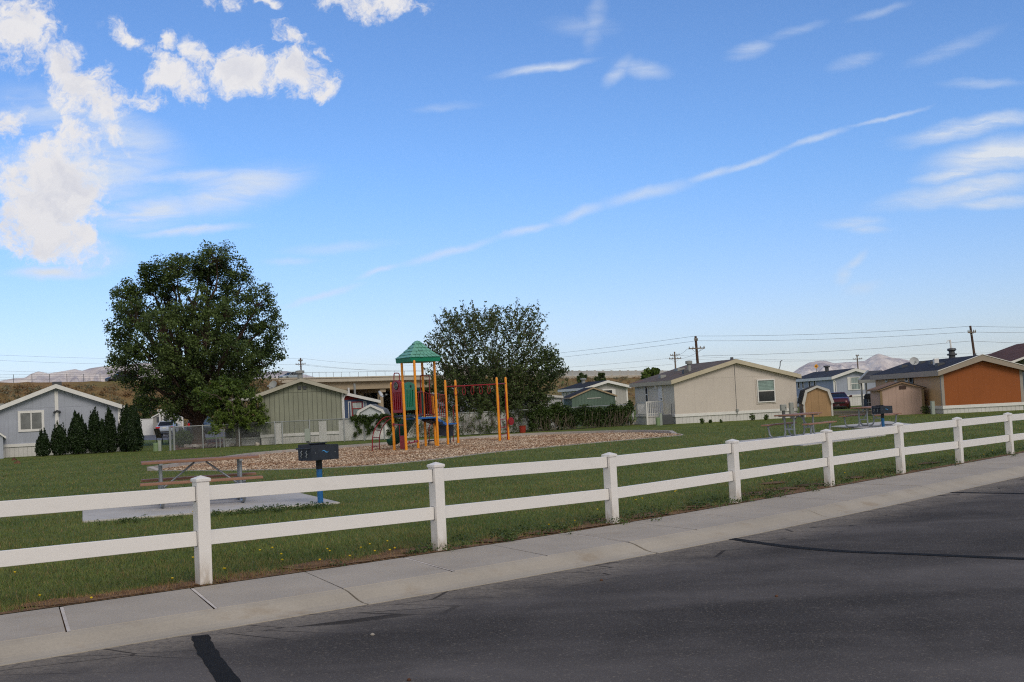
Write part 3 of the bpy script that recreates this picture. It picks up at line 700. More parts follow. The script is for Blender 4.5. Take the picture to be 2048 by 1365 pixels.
# ------------------------------------------------------------------ park grills
def grill(label, loc, rot, hp):
    t = thing('park_grill', label, 'grill', loc, rot, 'pedestal park grills')
    MB().cyl((0, 0, -.05), (0, 0, hp-.1), .05, 16).build('post', plain('blue_post_paint', srgb(28, 98, 158), .5, 0, .18, 14), t, smooth='auto')
    MB().cyl((0, 0, hp-.16), (0, 0, hp-.005), .056, 16).build('post_sleeve', M['black'], t, smooth='auto')
    w, d, h, th = .56, .42, .26, .012
    b = MB(); b.box(-w/2, w/2, -d/2, d/2, hp, hp+th); b.box(-w/2, w/2, -d/2, -d/2+th, hp+th, hp+h); b.box(-w/2, w/2, d/2-th, d/2, hp+th, hp+h+.02)
    b.box(w/2-th, w/2, -d/2+th, d/2-th, hp+th, hp+h-.003)
    box = b.build('firebox', M['grille'], t, bevel=.003)
    g = MB()
    for k in range(11): g.beam((-w/2+.02, -d/2+.04+k*.034, hp+h-.06), (w/2-.03, -d/2+.04+k*.034, hp+h-.06), .01, .01)
    g.build('cooking_grate', M['grille'], t)
    f = MB(); f.box(-w/2-.004, -w/2+.01, -d/2, -d/2+.1, hp, hp+h); f.box(-w/2-.004, -w/2+.01, d/2-.1, d/2, hp, hp+h); f.box(-w/2-.004, -w/2+.006, -d/2+.1, d/2-.1, hp, hp+.2)
    f.build('end_plate', M['grille'], t, bevel=.003)
    for s in (-1, 1):
        q = MB(); y = s*(d/2-.13)
        q.tube([(-w/2-.012, y, hp+.05), (-w/2-.02, y+.02, hp+.08), (-w/2-.012, y-.01, hp+.11), (-w/2-.02, y+.02, hp+.14), (-w/2-.012, y-.01, hp+.17)], .011, 6)
        q.build('grate_hook', M['steel'], t, smooth=True)
    q = MB(); q.tube(bend([(-w/2+.03, -d/2+.06, hp+h-.05), (-w/2-.09, -d/2+.06, hp+h-.05), (-w/2-.09, d/2-.06, hp+h-.05), (-w/2+.03, d/2-.06, hp+h-.05)], .04, 4), .014, 8)
    q.build('grate_handle', M['grille'], t, smooth='auto')
    q = MB(); q.box(-w*.1, w/2+.01, d/2-.05, d/2+.03, hp+h+.02, hp+h+.03); q.tube([(w/2, d/2-.1, hp+h-.03), (w/2+.05, d/2-.1, hp+h-.03)], .01, 6)
    q.build('lip', M['grille'], t)
    # light blue wave painted on the front plate, a real slim raised mark
    pts = [(-.07+.14*k/14, .145+.018*math.sin(k/14*2*PI*.95+.2)+.006*(k/14)) for k in range(15)]
    wv_ = MB(); 
    for (x0, z0), (x1, z1), k in zip(pts, pts[1:], range(14)):
        tk = .002+.0085*math.sin(PI*(k+.5)/14); wv_.add([(x0, -d/2-.003, hp+z0-tk), (x1, -d/2-.003, hp+z1-tk), (x1, -d/2-.003, hp+z1+tk), (x0, -d/2-.003, hp+z0+tk)], [(0, 1, 2, 3)])
    wv_.build('wave_mark', plain('light_blue_paint', srgb(70, 150, 214), .5, 0, .04), t, fix=False)
    for sx in (-1, 1): MB().cyl((sx*.2, -d/2-.005, hp+.13), (sx*.2, -d/2+.004, hp+.13), .009, 8).build('bolt', M['steel'], t)
p = at(641, 1006, .03); grill('large charcoal grill on a blue post at the right edge of the near concrete pad', p, rad(-43)+rad(86), zat(p, 920)-.03)
p = at(1767, 861.5, .03); grill('smaller looking charcoal grill on a blue post in front of the pink shed', p, rad(28), zat(p, 827.5)-.03)

# ------------------------------------------------------------------ playground structure
def Z3(x, y): return 700+x/5.25, 660+y/5.25          # detail zoom -> photo pixels
PD = dict(p1=44.6, p2=43.8, p3=45.2, p4=46.2, p5=47.2, p6=46.6, p6b=47.2, p7=48.0, p8=49.0, p9=49.4, p10=50.4)
PZ = dict(p1=((430, 552), (467, 1265)), p2=((553, 545), (592, 1270)), p3=((673, 318), (717, 1248)), p4=((541, 330), (592, 1240)), p5=((755, 325), (797, 1225)), p6=((882, 312), (925, 1222)),
          p6b=((865, 690), (900, 1212)), p7=((997, 527), (1030, 1205)), p8=((1104, 525), (1138, 1195)), p9=((1538, 497), (1573, 1175)), p10=((1632, 495), (1666, 1165)))
def W3(x, y, Y): return atY(*Z3(x, y), Y)
po_ = W3(717, 1248, 45.2); PO = np.array([po_[0], po_[1], 0.])
ps = thing('play_structure', 'play structure with orange posts, green roof, green slide and red panels on wood chips', 'play structure', PO)
def pl(p): return np.array(p)-PO
T = {}; Bs = {}
for k, (t_, b_) in PZ.items():
    T[k] = pl(W3(*t_, PD[k])); Bs[k] = pl(W3(*b_, PD[k]))
    d = Bs[k]-T[k]; e = Bs[k]+d/np.linalg.norm(d)*.25
    m = MB(); m.tube([e, T[k]-(T[k]-e)*.03, T[k]-(T[k]-e)*.012, T[k]], [.052, .052, .046, .018], 14); m.build('post', M['orange'], ps, smooth='auto')
def on(k, z):
    t = (z-Bs[k][2])/(T[k][2]-Bs[k][2]); return Bs[k]+(T[k]-Bs[k])*t
def zz(x, y, k): return pl(W3(x, y, PD[k]))[2]
# roof: square pyramid of moulded shingle courses
tp = [T[k] for k in ('p3', 'p6', 'p5', 'p4')]; zc = np.mean([p[2] for p in tp]); rc = np.mean(tp, 0)
axa = np.array([.846, .533, 0]); axb = np.array([-.533, .846, 0]); hs = .66
ze_ = zc-.02; zp_ = pl(W3(703, 110, 46.3))[2]
base_h = zc+.12
def rp(u, v, z): return rc*[1, 1, 0]+axa*u+axb*v+np.array([0, 0, z])
rf = MB(); lay = 5; prof = [(1., 0), (.80, .17), (.60, .37), (.40, .58), (.21, .80), (.09, .96)]
rb = MB()
rb.add([rp(s1*hs, s2*hs, ze_-.06) for s1, s2 in ((-1, -1), (1, -1), (1, 1), (-1, 1))]+[rp(s1*hs*1.03, s2*hs*1.03, base_h) for s1, s2 in ((-1, -1), (1, -1), (1, 1), (-1, 1))], [(3, 2, 1, 0), (0, 1, 5, 4), (1, 2, 6, 5), (2, 3, 7, 6), (3, 0, 4, 7), (4, 5, 6, 7)])
rb.build('roof_rim', plain('green_plastic_rim', srgb(0, 128, 96), .4, 0, .05), ps, bevel=.02)
for (s0, t0), (s1, t1) in zip(prof, prof[1:]):
    z0 = base_h+(zp_-base_h)*t0; z1 = base_h+(zp_-base_h)*t1
    for f in range(4):
        cs_, sn_ = [(1, 0), (0, 1), (-1, 0), (0, -1)][f]
        nt_ = max(2, int(round(7*s0)))
        for q in range(nt_):
            g_ = .06
            l0 = -1+2*(q+g_)/nt_; r0 = -1+2*(q+1-g_)/nt_; lift = .03+.022*rng.random()
            def P_(l, s, z, o): u = l*s*hs; v = -(s*hs+o); return rp(cs_*u-sn_*v, sn_*u+cs_*v, z)
            rf.add([P_(l0, s0, z0-.02+.012*rng.random(), .03+lift), P_(r0, s0, z0-.02+.012*rng.random(), .03+lift), P_(r0, s1, z1, .012), P_(l0, s1, z1, .012),
                    P_(l0, s0, z0, 0), P_(r0, s0, z0, 0), P_(r0, s1, z1, -.02), P_(l0, s1, z1, -.02)],
                   [(0, 1, 2, 3), (7, 6, 5, 4), (0, 4, 5, 1), (1, 5, 6, 2), (2, 6, 7, 3), (3, 7, 4, 0)])
    rf.add([rp(a_*s0*hs, b_*s0*hs, z0) for a_, b_ in ((-1, -1), (1, -1), (1, 1), (-1, 1))]+[rp(a_*s1*hs, b_*s1*hs, z1) for a_, b_ in ((-1, -1), (1, -1), (1, 1), (-1, 1))], [(0, 1, 5, 4), (1, 2, 6, 5), (2, 3, 7, 6), (3, 0, 4, 7), (4, 5, 6, 7)])
s1 = prof[-1][0]; zt_ = base_h+(zp_-base_h)*prof[-1][1]
rf.add([rp(a_*s1*hs*1.15, b_*s1*hs*1.15, zt_-.03) for a_, b_ in ((-1, -1), (1, -1), (1, 1), (-1, 1))]+[rp(0, 0, zp_)], [(0, 1, 4), (1, 2, 4), (2, 3, 4), (3, 0, 4), (3, 2, 1, 0)])
rf.build('roof', M['roofgreen'], ps, bevel=.004)
# decks
def deck(name, keys, z, th, m, edge=None):
    P = [on(k, z) for k in keys]; mb = MB(); mb.prism([(p[0], p[1]) for p in P], lambda u, v, w: (u, v, w), z-th, z); return mb.build(name, m, ps, bevel=.01)
zd = zz(720, 925, 'p3')
deck('deck', ('p1', 'p2', 'p3', 'p4'), zz(560, 895, 'p2')-.02, .07, M['navy'])
deck('deck', ('p3', 'p6', 'p5', 'p4'), zd, .06, M['blue'])
zl = zz(1060, 985, 'p7')
far7 = on('p7', zl)+(on('p8', zl)-on('p7', zl)); 
lowP = [on('p7', zl), on('p8', zl), on('p8', zl)+np.array([-.35, .5, 0]), on('p7', zl)+np.array([-.35, .5, 0])]
MB().prism([(p[0], p[1]) for p in lowP], lambda u, v, w: (u, v, w), zl-.05, zl).build('deck', M['blue'], ps, bevel=.01)
# blue stepping plate between the two decks
a_, b_ = on('p6', zd-.02), on('p7', zl+.02); back = np.array([-.3, .45, 0]); mb = MB()
mb.add([a_, b_, b_+back, a_+back, a_+[0, 0, -.12], b_+[0, 0, -.1], b_+back+[0, 0, -.1], a_+back+[0, 0, -.12]], [(0, 1, 2, 3), (7, 6, 5, 4), (0, 4, 5, 1), (1, 5, 6, 2), (2, 6, 7, 3), (3, 7, 4, 0)]); mb.build('ramp_plate', M['blue'], ps)
mb = MB(); q0, q1 = pl(W3(930, 985, 48.3)), pl(W3(1090, 1000, 48.9)); q2, q3 = pl(W3(1085, 1118, 48.9)), pl(W3(940, 1112, 48.3))
mb.add([q0, q1, q2, q3]+[q+np.array([-.03, .05, 0]) for q in (q0, q1, q2, q3)], [(0, 1, 2, 3), (7, 6, 5, 4), (0, 4, 5, 1), (1, 5, 6, 2), (2, 6, 7, 3), (3, 7, 4, 0)]); mb.build('climbing_panel', M['navy'], ps)
mb = MB(); q0, q1 = pl(W3(800, 938, 46.8)), pl(W3(925, 985, 47.4)); mb.beam(q0, q1, .5, .12); mb.build('step_stringer', M['navy'], ps)
mb = MB(); c = pl(W3(860, 1165, 48.2)); mb.cbox(c, (.34, .3, .05)); mb.cbox(c+[-.13, 0, -.13], (.05, .05, .28)); mb.build('step', M['navy'], ps, bevel=.01)
MB().tube([pl(W3(1050, 1110, 48.8)), pl(W3(1052, 1185, 48.8))], .03, 8).build('support_leg', M['navy'], ps, smooth='auto')
# moulded panels made of plates and bars so the slots are real openings
def panel(name, ka, kb, outl, bars, zlo, zhi_edge, zpk, m, head):
    A, B = on(ka, zlo), on(kb, zlo); u = B-A; u[2] = 0; L = np.linalg.norm(u); u /= L; n_ = np.array([u[1], -u[0], 0])
    def f(s, z, w):
        t = z-zlo; base = A+(on(ka, z)-on(ka, zlo)); return base+u*s*L+n_*w
    mb = MB(); s0, s1 = .1, .9; H_ = zhi_edge-zlo
    mb.prism([(s0, zlo), (s1, zlo), (s1, zlo+.12), (s0, zlo+.12)], f, -.03, .03)
    mb.prism([(s0, zhi_edge-head), (s1, zhi_edge-head), (s1, zhi_edge), (.68, zpk-.03), (.5, zpk), (.32, zpk-.03), (s0, zhi_edge)], f, -.03, .03)
    for b0, b1, c0, c1 in bars:
        mb.prism([(b0, zlo+.115), (b1, zlo+.115), (c1, zhi_edge-head+.005), (c0, zhi_edge-head+.005)], f, -.024, .024)
    o = mb.build(name, m, ps, bevel=.01)
    bk = MB(); bk.prism([(s0+.02, zlo+.05), (s1-.02, zlo+.05), (s1-.02, zhi_edge-.05), (s0+.02, zhi_edge-.05)], f, -.045, -.036); bk.build('panel_back', m, o)
    return f, o
z0 = zz(500, 872, 'p1'); z1 = zz(450, 560, 'p1'); zk = zz(500, 533, 'p1')
f, o = panel('play_panel', 'p1', 'p2', None, [(.1, .2, .1, .2), (.3, .36, .28, .38), (.47, .53, .46, .54), (.64, .7, .62, .72), (.8, .9, .8, .9)], z0, z1, zk, M['redplastic'], .38)
o['label'] = 'red slotted play panel with a round spiral disc'
cz = zz(490, 592, 'p1'); mb = MB(); pth = [(f(.5+.15*math.cos(2*PI*k/28), cz+.15*math.sin(2*PI*k/28), .045)) for k in range(29)]; 
dk = MB(); cc = f(.5, cz, .033); c2 = f(.5, cz, .05); dk.cyl(cc, c2, .155, 24); dk.build('spiral_disc', M['black'], o)
sp = [f(.5+(.012+.0042*k)*math.cos(k*.42)/.9, cz+(.01+.0033*k)*math.sin(k*.42), .056) for k in range(40)]
MB().tube(sp, .008, 6).build('spiral', M['grey'], o, smooth=True)
z0 = zz(640, 845, 'p2'); z1 = zz(600, 570, 'p2'); zk = zz(625, 542, 'p2')
f, o = panel('play_panel', 'p2', 'p3', None, [(.1, .2, .1, .24), (.28, .35, .3, .42), (.44, .5, .44, .5), (.58, .65, .55, .66), (.74, .9, .78, .9)], z0, z1, zk, M['green'], .22)
o['label'] = 'green slotted play panel with a small round knob'
MB().cyl(f(.55, zz(640, 590, 'p2'), .03), f(.55, zz(640, 590, 'p2'), .06), .05, 14).build('knob', M['black'], o)
# red tubes
def redtube(name, pts, Y, r=.02, bd=.08):
    P = [pl(W3(x, y, Y if not isinstance(Y, list) else Y[i])) for i, (x, y) in enumerate(pts)]
    return MB().tube(bend(P, bd, 5) if len(P) > 2 else P, r, 8).build(name, M['red'], ps, smooth='auto')
redtube('hoop_rail', [(461, 560), (461, 455), (518, 455), (518, 560)], 45.4)
redtube('hoop_rail', [(745, 905), (737, 478), (831, 478), (845, 885), (893, 885)], 46.9)
def railing(name, k0, k1, y0a, y0b, y1a, y1b, n, e0=.08, e1=.92):
    mb = MB(); a0 = on(k0, zz(*y0a, k0)); a1 = on(k0, zz(*y0b, k0)); b0 = on(k1, zz(*y1a, k1)); b1 = on(k1, zz(*y1b, k1))
    L_ = lambda s, t: (a0*(1-s)+b0*s)*(1-t)+(a1*(1-s)+b1*s)*t
    mb.tube([L_(e0, 0), L_(e1, 0)], .018, 8); mb.tube([L_(e0, 1), L_(e1, 1)], .018, 8)
    for i in range(n): s = e0+(e1-e0)*i/(n-1); mb.tube([L_(s, 0), L_(s, 1)], .013 if 0 < i < n-1 else .018, 8)
    mb.build(name, M['red'], ps, smooth='auto')
railing('guard_rail', 'p3', 'p5', (705, 658), (715, 905), (760, 650), (765, 893), 4)
railing('guard_rail', 'p5', 'p6', (780, 655), (785, 905), (888, 690), (890, 895), 6)
railing('guard_rail', 'p6', 'p7', (915, 668), (925, 895), (985, 690), (1000, 918), 5)
redtube('hand_rail', [(1105, 790), (1082, 800), (1085, 1175)], 49.3, .018, .1)
redtube('hand_rail', [(862, 982), (828, 1010), (833, 1165)], 48.3, .018, .1)
redtube('hand_rail', [(1085, 850), (1098, 905)], 49.3, .018)
# arched ladder
lr = [(235, 1272), (236, 1150), (252, 1065), (295, 985), (360, 922), (436, 908)]; rr = [(308, 1257), (309, 1150), (320, 1075), (352, 1005), (402, 950), (440, 932)]
arch = MB(); P1 = [pl(W3(x, y, 45.0)) for x, y in lr]; P2 = [pl(W3(x, y, 46.1)) for x, y in rr]
arch.tube([p for p in catmull(P1, 5)], .02, 8); arch.tube([p for p in catmull(P2, 5)], .02, 8)
C1, C2 = catmull(P1, 5), catmull(P2, 5)
for i in (2, 6, 11, 15, 19, 23): arch.tube([C1[i], C2[i]], .016, 8)
arch.build('arch_ladder', M['red'], ps, smooth='auto')
# talk bar, low panel
redtube('bar', [(600, 1196), (716, 1172)], [43.9, 45.2], .028)
for x, y, Y in ((622, 1178, 44.1), (680, 1168, 44.8), (706, 1165, 45.1)): MB().lathe([(.001, -.04), (.03, -.02), (.035, .01), (.02, .035), (.001, .04)], pl(W3(x, y, Y)), 10).build('bar_knob', M['red'], ps, smooth=True)
redtube('bar', [(455, 997), (562, 1000)], [44.6, 43.9], .022); redtube('bar', [(518, 1000), (522, 1115)], 44.2, .018)
MB().cbox(pl(W3(457, 997, 44.55)), (.07, .07, .12)).build('clamp', M['red'], ps, bevel=.01)
mb = MB(); q = [pl(W3(x, y, Y)) for x, y, Y in ((518, 1115, 44.25), (572, 1112, 43.95), (578, 1258, 43.95), (527, 1250, 44.25))]; mb.add(q+[p+np.array([.03, .2, 0]) for p in q], [(0, 1, 2, 3), (7, 6, 5, 4), (0, 4, 5, 1), (1, 5, 6, 2), (2, 6, 7, 3), (3, 7, 4, 0)]); mb.build('low_panel', M['redplastic'], ps, bevel=.012)
# slide: half pipe from the deck down to the left
sp = catmull([pl(W3(x, y, Y)) for x, y, Y in ((705, 905, 46.6), (655, 935, 46.9), (602, 1000, 47.3), (545, 1090, 47.7), (480, 1168, 48.0), (418, 1180, 48.1))], 6)
mb = MB(); k = len(sp); nseg = 12
for i, p in enumerate(sp):
    t = sp[min(i+1, k-1)]-sp[max(i-1, 0)]; t /= np.linalg.norm(t); sd_ = np.cross(t, [0, 0, 1]); sd_ /= np.linalg.norm(sd_); up = np.cross(sd_, t)
    R_ = .30+.03*(i/k)
    for ro, sgn in ((R_, 1), (R_-.03, -1)):
        for j in range(nseg+1):
            a = PI*1.02*(j if sgn > 0 else nseg-j)/nseg-.01; mb.v.append(Vector(tuple(p+sd_*math.cos(a)*ro-up*math.sin(a)*ro*.8+up*.12)))
w_ = 2*(nseg+1)
mb.f = [(i*w_+j, i*w_+(j+1) % w_, (i+1)*w_+(j+1) % w_, (i+1)*w_+j) for i in range(k-1) for j in range(w_)]+[tuple(range(w_)), tuple(range((k-1)*w_, k*w_))]
mb.build('slide', M['dkgreen'], ps, smooth='auto')
hd = MB()   # moulded entry hood of the slide
pth = [pl(W3(x, y, 47.0)) for x, y in ((772, 905), (770, 700), (752, 640), (722, 612), (702, 605))]
for i, p in enumerate(catmull(pth, 4)): hd.v += [Vector(tuple(p+np.array(d))) for d in ((0, 0, 0), (-.12, .0, 0), (-.14, .22, 0), (.0, .24, 0))]
k = len(hd.v)//4; hd.f = [(i*4+j, i*4+(j+1) % 4, (i+1)*4+(j+1) % 4, (i+1)*4+j) for i in range(k-1) for j in range(4)]+[(0, 1, 2, 3), (k*4-4, k*4-3, k*4-2, k*4-1)]
hd.build('slide_hood', M['dkgreen'], ps, bevel=.01)
# overhead bar with hanging rings and the far ladder
q0 = (on('p7', zz(1015, 597, 'p7'))*.5+on('p8', zz(1104, 594, 'p8'))*.5); A0 = on('p7', zz(1005, 598, 'p7')); A1 = on('p9', zz(1540, 570, 'p9')); A2 = on('p10', zz(1635, 563, 'p10'))
MB().tube([A0, A1], .026, 10).build('overhead_bar', M['red'], ps, smooth='auto'); MB().tube([A1, A2], .022, 8).build('cross_bar', M['red'], ps, smooth='auto')
for x in (1108, 1193, 1280, 1368, 1452):
    s = (x-1005)/(1540-1005); c = A0+(A1-A0)*s; r_ = []
    dirn = (A1-A0)/np.linalg.norm(A1-A0); cr = np.array([.16, -.1, 0])
    for k in range(17):
        a = 2*PI*k/16; w = .09*math.sin(a)*(1 if math.cos(a) < 0 else .75); r_.append(c+cr*0+np.array([1, -.55, 0])*w*.8+[0, 0, -.21+.18*math.cos(a)])
    MB().tube(r_, .014, 6, cap=False).build('ring_handle', M['red'], ps, smooth=True)
lad = MB(); e0 = [on('p9', z) +(on('p10', z)-on('p9', z))*.14 for z in (0, zz(1570, 680, 'p9'))]; e1 = [on('p9', z)+(on('p10', z)-on('p9', z))*.88 for z in (0, zz(1640, 650, 'p10'))]
lad.tube(e0, .022, 8); lad.tube(e1, .022, 8)
for y in (945, 1028, 1105):
    z = zz(1610, y, 'p9'); lad.tube([e0[0]*[1, 1, 0]+[0, 0, z], e1[0]*[1, 1, 0]+[0, 0, z+.03]], .017, 8)
lad.build('ladder', M['red'], ps, smooth='auto')
c = pl(W3(1690, 960, 50.3)); n_ = np.array([.75, -.66, 0]); MB().cyl(c-n_*.03, c+n_*.03, .17, 20).build('round_panel', M['red'], ps, bevel=.008)
# ------------------------------------------------------------------ houses
class Frame:
    def __init__(s, A, rot):
        s.A = np.array([A[0], A[1], 0.]); s.rot = rot; s.u = np.array([math.cos(rot), math.sin(rot), 0]); s.w = np.array([-math.sin(rot), math.cos(rot), 0])
    def front(s, x, y, d=0.):
        r = ray(x, y); t = ((s.A+s.w*d-CAM)@s.w)/(r@s.w); p = CAM+r*t-s.A; return p@s.u, p[2]
    def left(s, x, y, d=0.):
        r = ray(x, y); t = ((s.A+s.u*d-CAM)@s.u)/(r@s.u); p = CAM+r*t-s.A; return p@s.w, p[2]
def span(fr, box, side='front', d=0.):
    g = fr.front if side == 'front' else fr.left
    x0, y0, x1, y1 = box; a = g(x0, (y0+y1)/2, d)[0]; b = g(x1, (y0+y1)/2, d)[0]; z1 = g((x0+x1)/2, y0, d)[1]; z0 = g((x0+x1)/2, y1, d)[1]
    return min(a, b), max(a, b), z0, z1
def smap(side, d=0.):
    if side == 'front': return lambda u, z, n: (u, d-n, z)
    return lambda u, z, n: (d-n, u, z)
def fbox(mb, f, u0, u1, z0, z1, n0, n1):
    return mb.add([f(u, z, n) for n in (n0, n1) for z in (z0, z1) for u in (u0, u1)], [(0, 2, 3, 1), (4, 5, 7, 6), (0, 1, 5, 4), (2, 6, 7, 3), (0, 4, 6, 2), (1, 3, 7, 5)])
def window(root, sp, side='front', frame=M['white'], panes=(M['glass'],), fw=.06, split=None, d=0., out=.05, name='window'):
    """frame ring proud of the wall; panes set inside it; split 'v' side by side, 'h' one above the other"""
    u0, u1, z0, z1 = sp; f = smap(side, d); mb = MB()
    fbox(mb, f, u0, u1, z0, z0+fw, -.01, out); fbox(mb, f, u0, u1, z1-fw, z1, -.01, out)
    fbox(mb, f, u0, u0+fw, z0+fw, z1-fw, -.01, out); fbox(mb, f, u1-fw, u1, z0+fw, z1-fw, -.01, out)
    cu, cz = (u0+u1)/2, (z0+z1)/2
    if split == 'v': fbox(mb, f, cu-.03, cu+.03, z0+fw, z1-fw, -.01, out-.01)
    if split == 'h': fbox(mb, f, u0+fw, u1-fw, cz-.03, cz+.03, -.01, out-.01)
    o = mb.build(name, frame, root)
    R = [(u0+fw, u1-fw, z0+fw, z1-fw)]
    if split == 'v': R = [(u0+fw, cu-.03, z0+fw, z1-fw), (cu+.03, u1-fw, z0+fw, z1-fw)]
    if split == 'h': R = [(u0+fw, u1-fw, z0+fw, cz-.03), (u0+fw, u1-fw, cz+.03, z1-fw)]
    for i, r in enumerate(R): fbox(MB(), f, *r, .004, .018).build('pane', panes[i % len(panes)], o)
    return o
def slab(mb, prof, y0, y1):
    return mb.prism(prof, lambda u, v, w: (u, w, v), y0, y1)
def house(name, label, cat, fr, W, L, ze, zp, skirt, wall, trim, roof, skm=None, over=.22, rake=.3, fh=.2, rt=.1, fasc=None, group=None, front=None, apex=.5):
    """gable house: local x along the front from its left corner, y away from it, z up"""
    root = thing(name, label, cat, fr.A, fr.rot, group); fasc = fasc or trim; ax = W*apex
    prof = [(0, skirt), (W, skirt), (W, ze), (ax, zp), (0, ze)]
    slab(MB(), prof, 0, L).build('wall', wall, root)
    if front: slab(MB(), [(.0, skirt), (W, skirt), (W, ze-.01), (ax, zp-.01), (0, ze-.01)], -.02, -.003).build('front_wall', front, root)
    if skirt > 0:
        s = MB().box(.02, W-.02, .02, L-.02, -.05, skirt-.002).build('skirting', skm or M['skirt'], root)
        b = MB(); b.box(-.025, W+.025, -.035, 0, skirt-.07, skirt+.09); b.box(-.035, 0, 0, L, skirt-.07, skirt+.09); b.box(W, W+.035, 0, L, skirt-.07, skirt+.09); b.build('skirting_trim', M['white'], root)
    sl = (zp-ze)/ax; sr = (zp-ze)/(W-ax); mb = MB(); e = .006
    zl, zr = ze-over*sl, ze-over*sr
    slab(mb, [(-over, zl+e), (ax, zp+e), (ax, zp+rt), (-over, zl+rt)], -rake, L+rake); slab(mb, [(ax, zp+e), (W+over, zr+e), (W+over, zr+rt), (ax, zp+rt)], -rake, L+rake)
    rf = mb.build('roof', roof, root)
    fb = MB(); y0 = -rake-.03; hh = fh
    slab(fb, [(-over-.02, zl+rt-hh), (ax, zp+rt-hh), (ax, zp+rt-.012), (-over-.02, zl+rt-.012)], y0, -rake-.002); slab(fb, [(ax, zp+rt-hh), (W+over+.02, zr+rt-hh), (W+over+.02, zr+rt-.012), (ax, zp+rt-.012)], y0, -rake-.002)
    fb.box(-over-.03, -over-.002, -rake, L+rake, zl+rt-hh, zl+rt-.014); fb.box(W+over+.002, W+over+.03, -rake, L+rake, zr+rt-hh, zr+rt-.014)
    # soffit under the front overhang
    slab(fb, [(-over, zl-.012), (ax, zp-.012), (ax, zp-.002), (-over, zl-.002)], -rake, -.022); slab(fb, [(ax, zp-.012), (W+over, zr-.012), (W+over, zr-.002), (ax, zp-.002)], -rake, -.022)
    fb.build('fascia', fasc, root)
    return root, rf
def trims(root, W, L, z0, ze, m, w=.12, both=True, name='corner_trim'):
    mb = MB(); mb.box(-.03, w, -.03, 0, z0, ze); mb.box(-.03, 0, 0, w, z0, ze); mb.box(W-w, W+.03, -.03, 0, z0, ze)
    mb.build(name, m, root)
def downspout(root, x, y, z0, z1, m, jog=.25):
    MB().tube([(x+jog, y-.05, z1), (x+jog, y-.05, z1-.12), (x+.02, y-.05, z1-.4), (x+.02, y-.05, z0)], .04, 8).build('downspout', m, root, smooth='auto')
def roofpt(W, ax, ze, zp, u, rt=.1): return ze+(zp-ze)*(u/ax if u <= ax else (W-u)/(W-ax))+rt
def vent(rf, x, y, z, kind_='box', m=None, s=.3, h=.2):
    mb = MB()
    if kind_ == 'box': mb.box(x-s/2, x+s/2, y-s/2, y+s/2, z-.1, z+h)
    else: mb.lathe([(s*.5, -.15), (s*.5, h*.7), (s*.85, h*.7), (s*.85, h), (.01, h+.03)], (x, y, z), 12)
    mb.build('roof_vent', m or M['grey'], rf, bevel=.01)
def dish(label, base, mast, facing, r=.32, m=None, group='satellite dishes'):
    """tube mast from base, offset dish on an arm; facing is a horizontal angle"""
    t = thing('satellite_dish', label, 'satellite dish', base, facing, group); m = m or M['grey']
    MB().tube([(0, 0, -.05), (0, 0, mast)], .022, 8).build('mast', M['grey_dk'], t, smooth='auto')
    prof = [(r*q/6, .28*r*(q/6)**2) for q in range(1, 7)]; prof = [(.004, 0)]+prof+[(r, .28*r-.012)]+[(r*q/6, .28*r*(q/6)**2-.014) for q in range(5, 0, -1)]
    mb = MB(Matrix.Translation((.06, 0, mast+r*.55)) @ Matrix.Rotation(rad(62), 4, 'Y')); mb.lathe(prof, (0, 0, 0), 24); mb.build('reflector', m, t, smooth='auto')
    MB().tube([(.03, 0, mast), (.12, 0, mast+.02), (.2+r*1.2, 0, mast+r*.35)], .014, 6).build('feed_arm', M['grey_dk'], t, smooth='auto')
    MB().cbox((.2+r*1.25, 0, mast+r*.42), (.1, .09, .09)).build('receiver', M['grey'], t, bevel=.01)
    return t

# --- grey house, far left
A = atY(-17, 860, 61.6); fr = Frame(A, rad(19.6)); W = fr.front(241, 850)[0]; ze = fr.front(243, 812)[1]; zp = fr.front(112, 772)[1]; sk = fr.front(102, 888)[1]
grey = siding('grey_siding', srgb(170, 175, 188), .41, .86, fr.front(180, 812.5)[1], .03)
root, rf = house('grey_house', 'grey mobile home with white trim and a two pane window, behind the arborvitae row', 'house', fr, W, 15, ze, zp, sk, grey, M['white'], shingle('dark_shingle', srgb(62, 60, 62)), fh=.24)
trims(root, W, 15, sk, ze, M['white'])
cx = W*.5; MB().box(cx-.09, cx+.09, -.03, 0, sk, zp-.3).build('ridge_trim', M['white'], root)
window(root, span(fr, (36, 821.5, 88.6, 863.5)), panes=(M['blinds'],), fw=.13, split='v')
q = fr.front(114.5, 822); mb = MB(); mb.cbox((q[0], -.08, q[1]), (.1, .1, .08))
for s in (-1, 1): mb.tube([(q[0], -.1, q[1]), (q[0]+s*.13, -.14, q[1]-.04), (q[0]+s*.13, -.26, q[1]-.1)], [.02, .05, .07], 8)
mb.build('flood_light', M['grey_dk'], root)
downspout(root, W, 0, sk+.2, ze-.05, M['white'])
vent(rf, W*.5-.15, 5.5, zp+.05, 'box', M['grey_dk'], .5, .35); vent(rf, W*.5-3.0, 3., roofpt(W, W*.5, ze, zp, W*.5-3.), 'box', M['grey'], .35, .25)
t = thing('utility_box', 'grey electrical meter box on a post in front of the grey house', 'utility box', at(36, 913), 0)
z = [zat(at(36, 913), y) for y in (908, 899, 882)]; MB().box(-.1, .1, -.06, .06, -.05, z[0]).build('post', M['grey_dk'], t); MB().box(-.13, .13, -.1, .1, z[0]+.01, z[1]).build('lower_cabinet', M['white_old'], t, bevel=.01); MB().box(-.15, .15, -.1, .1, z[1]+.002, z[2]).build('cabinet', M['grey'], t, bevel=.01)
MB().cyl((-.16, -.02, z[2]-.25), (-.24, -.02, z[2]-.25), .1, 12).build('meter', M['grey'], t)
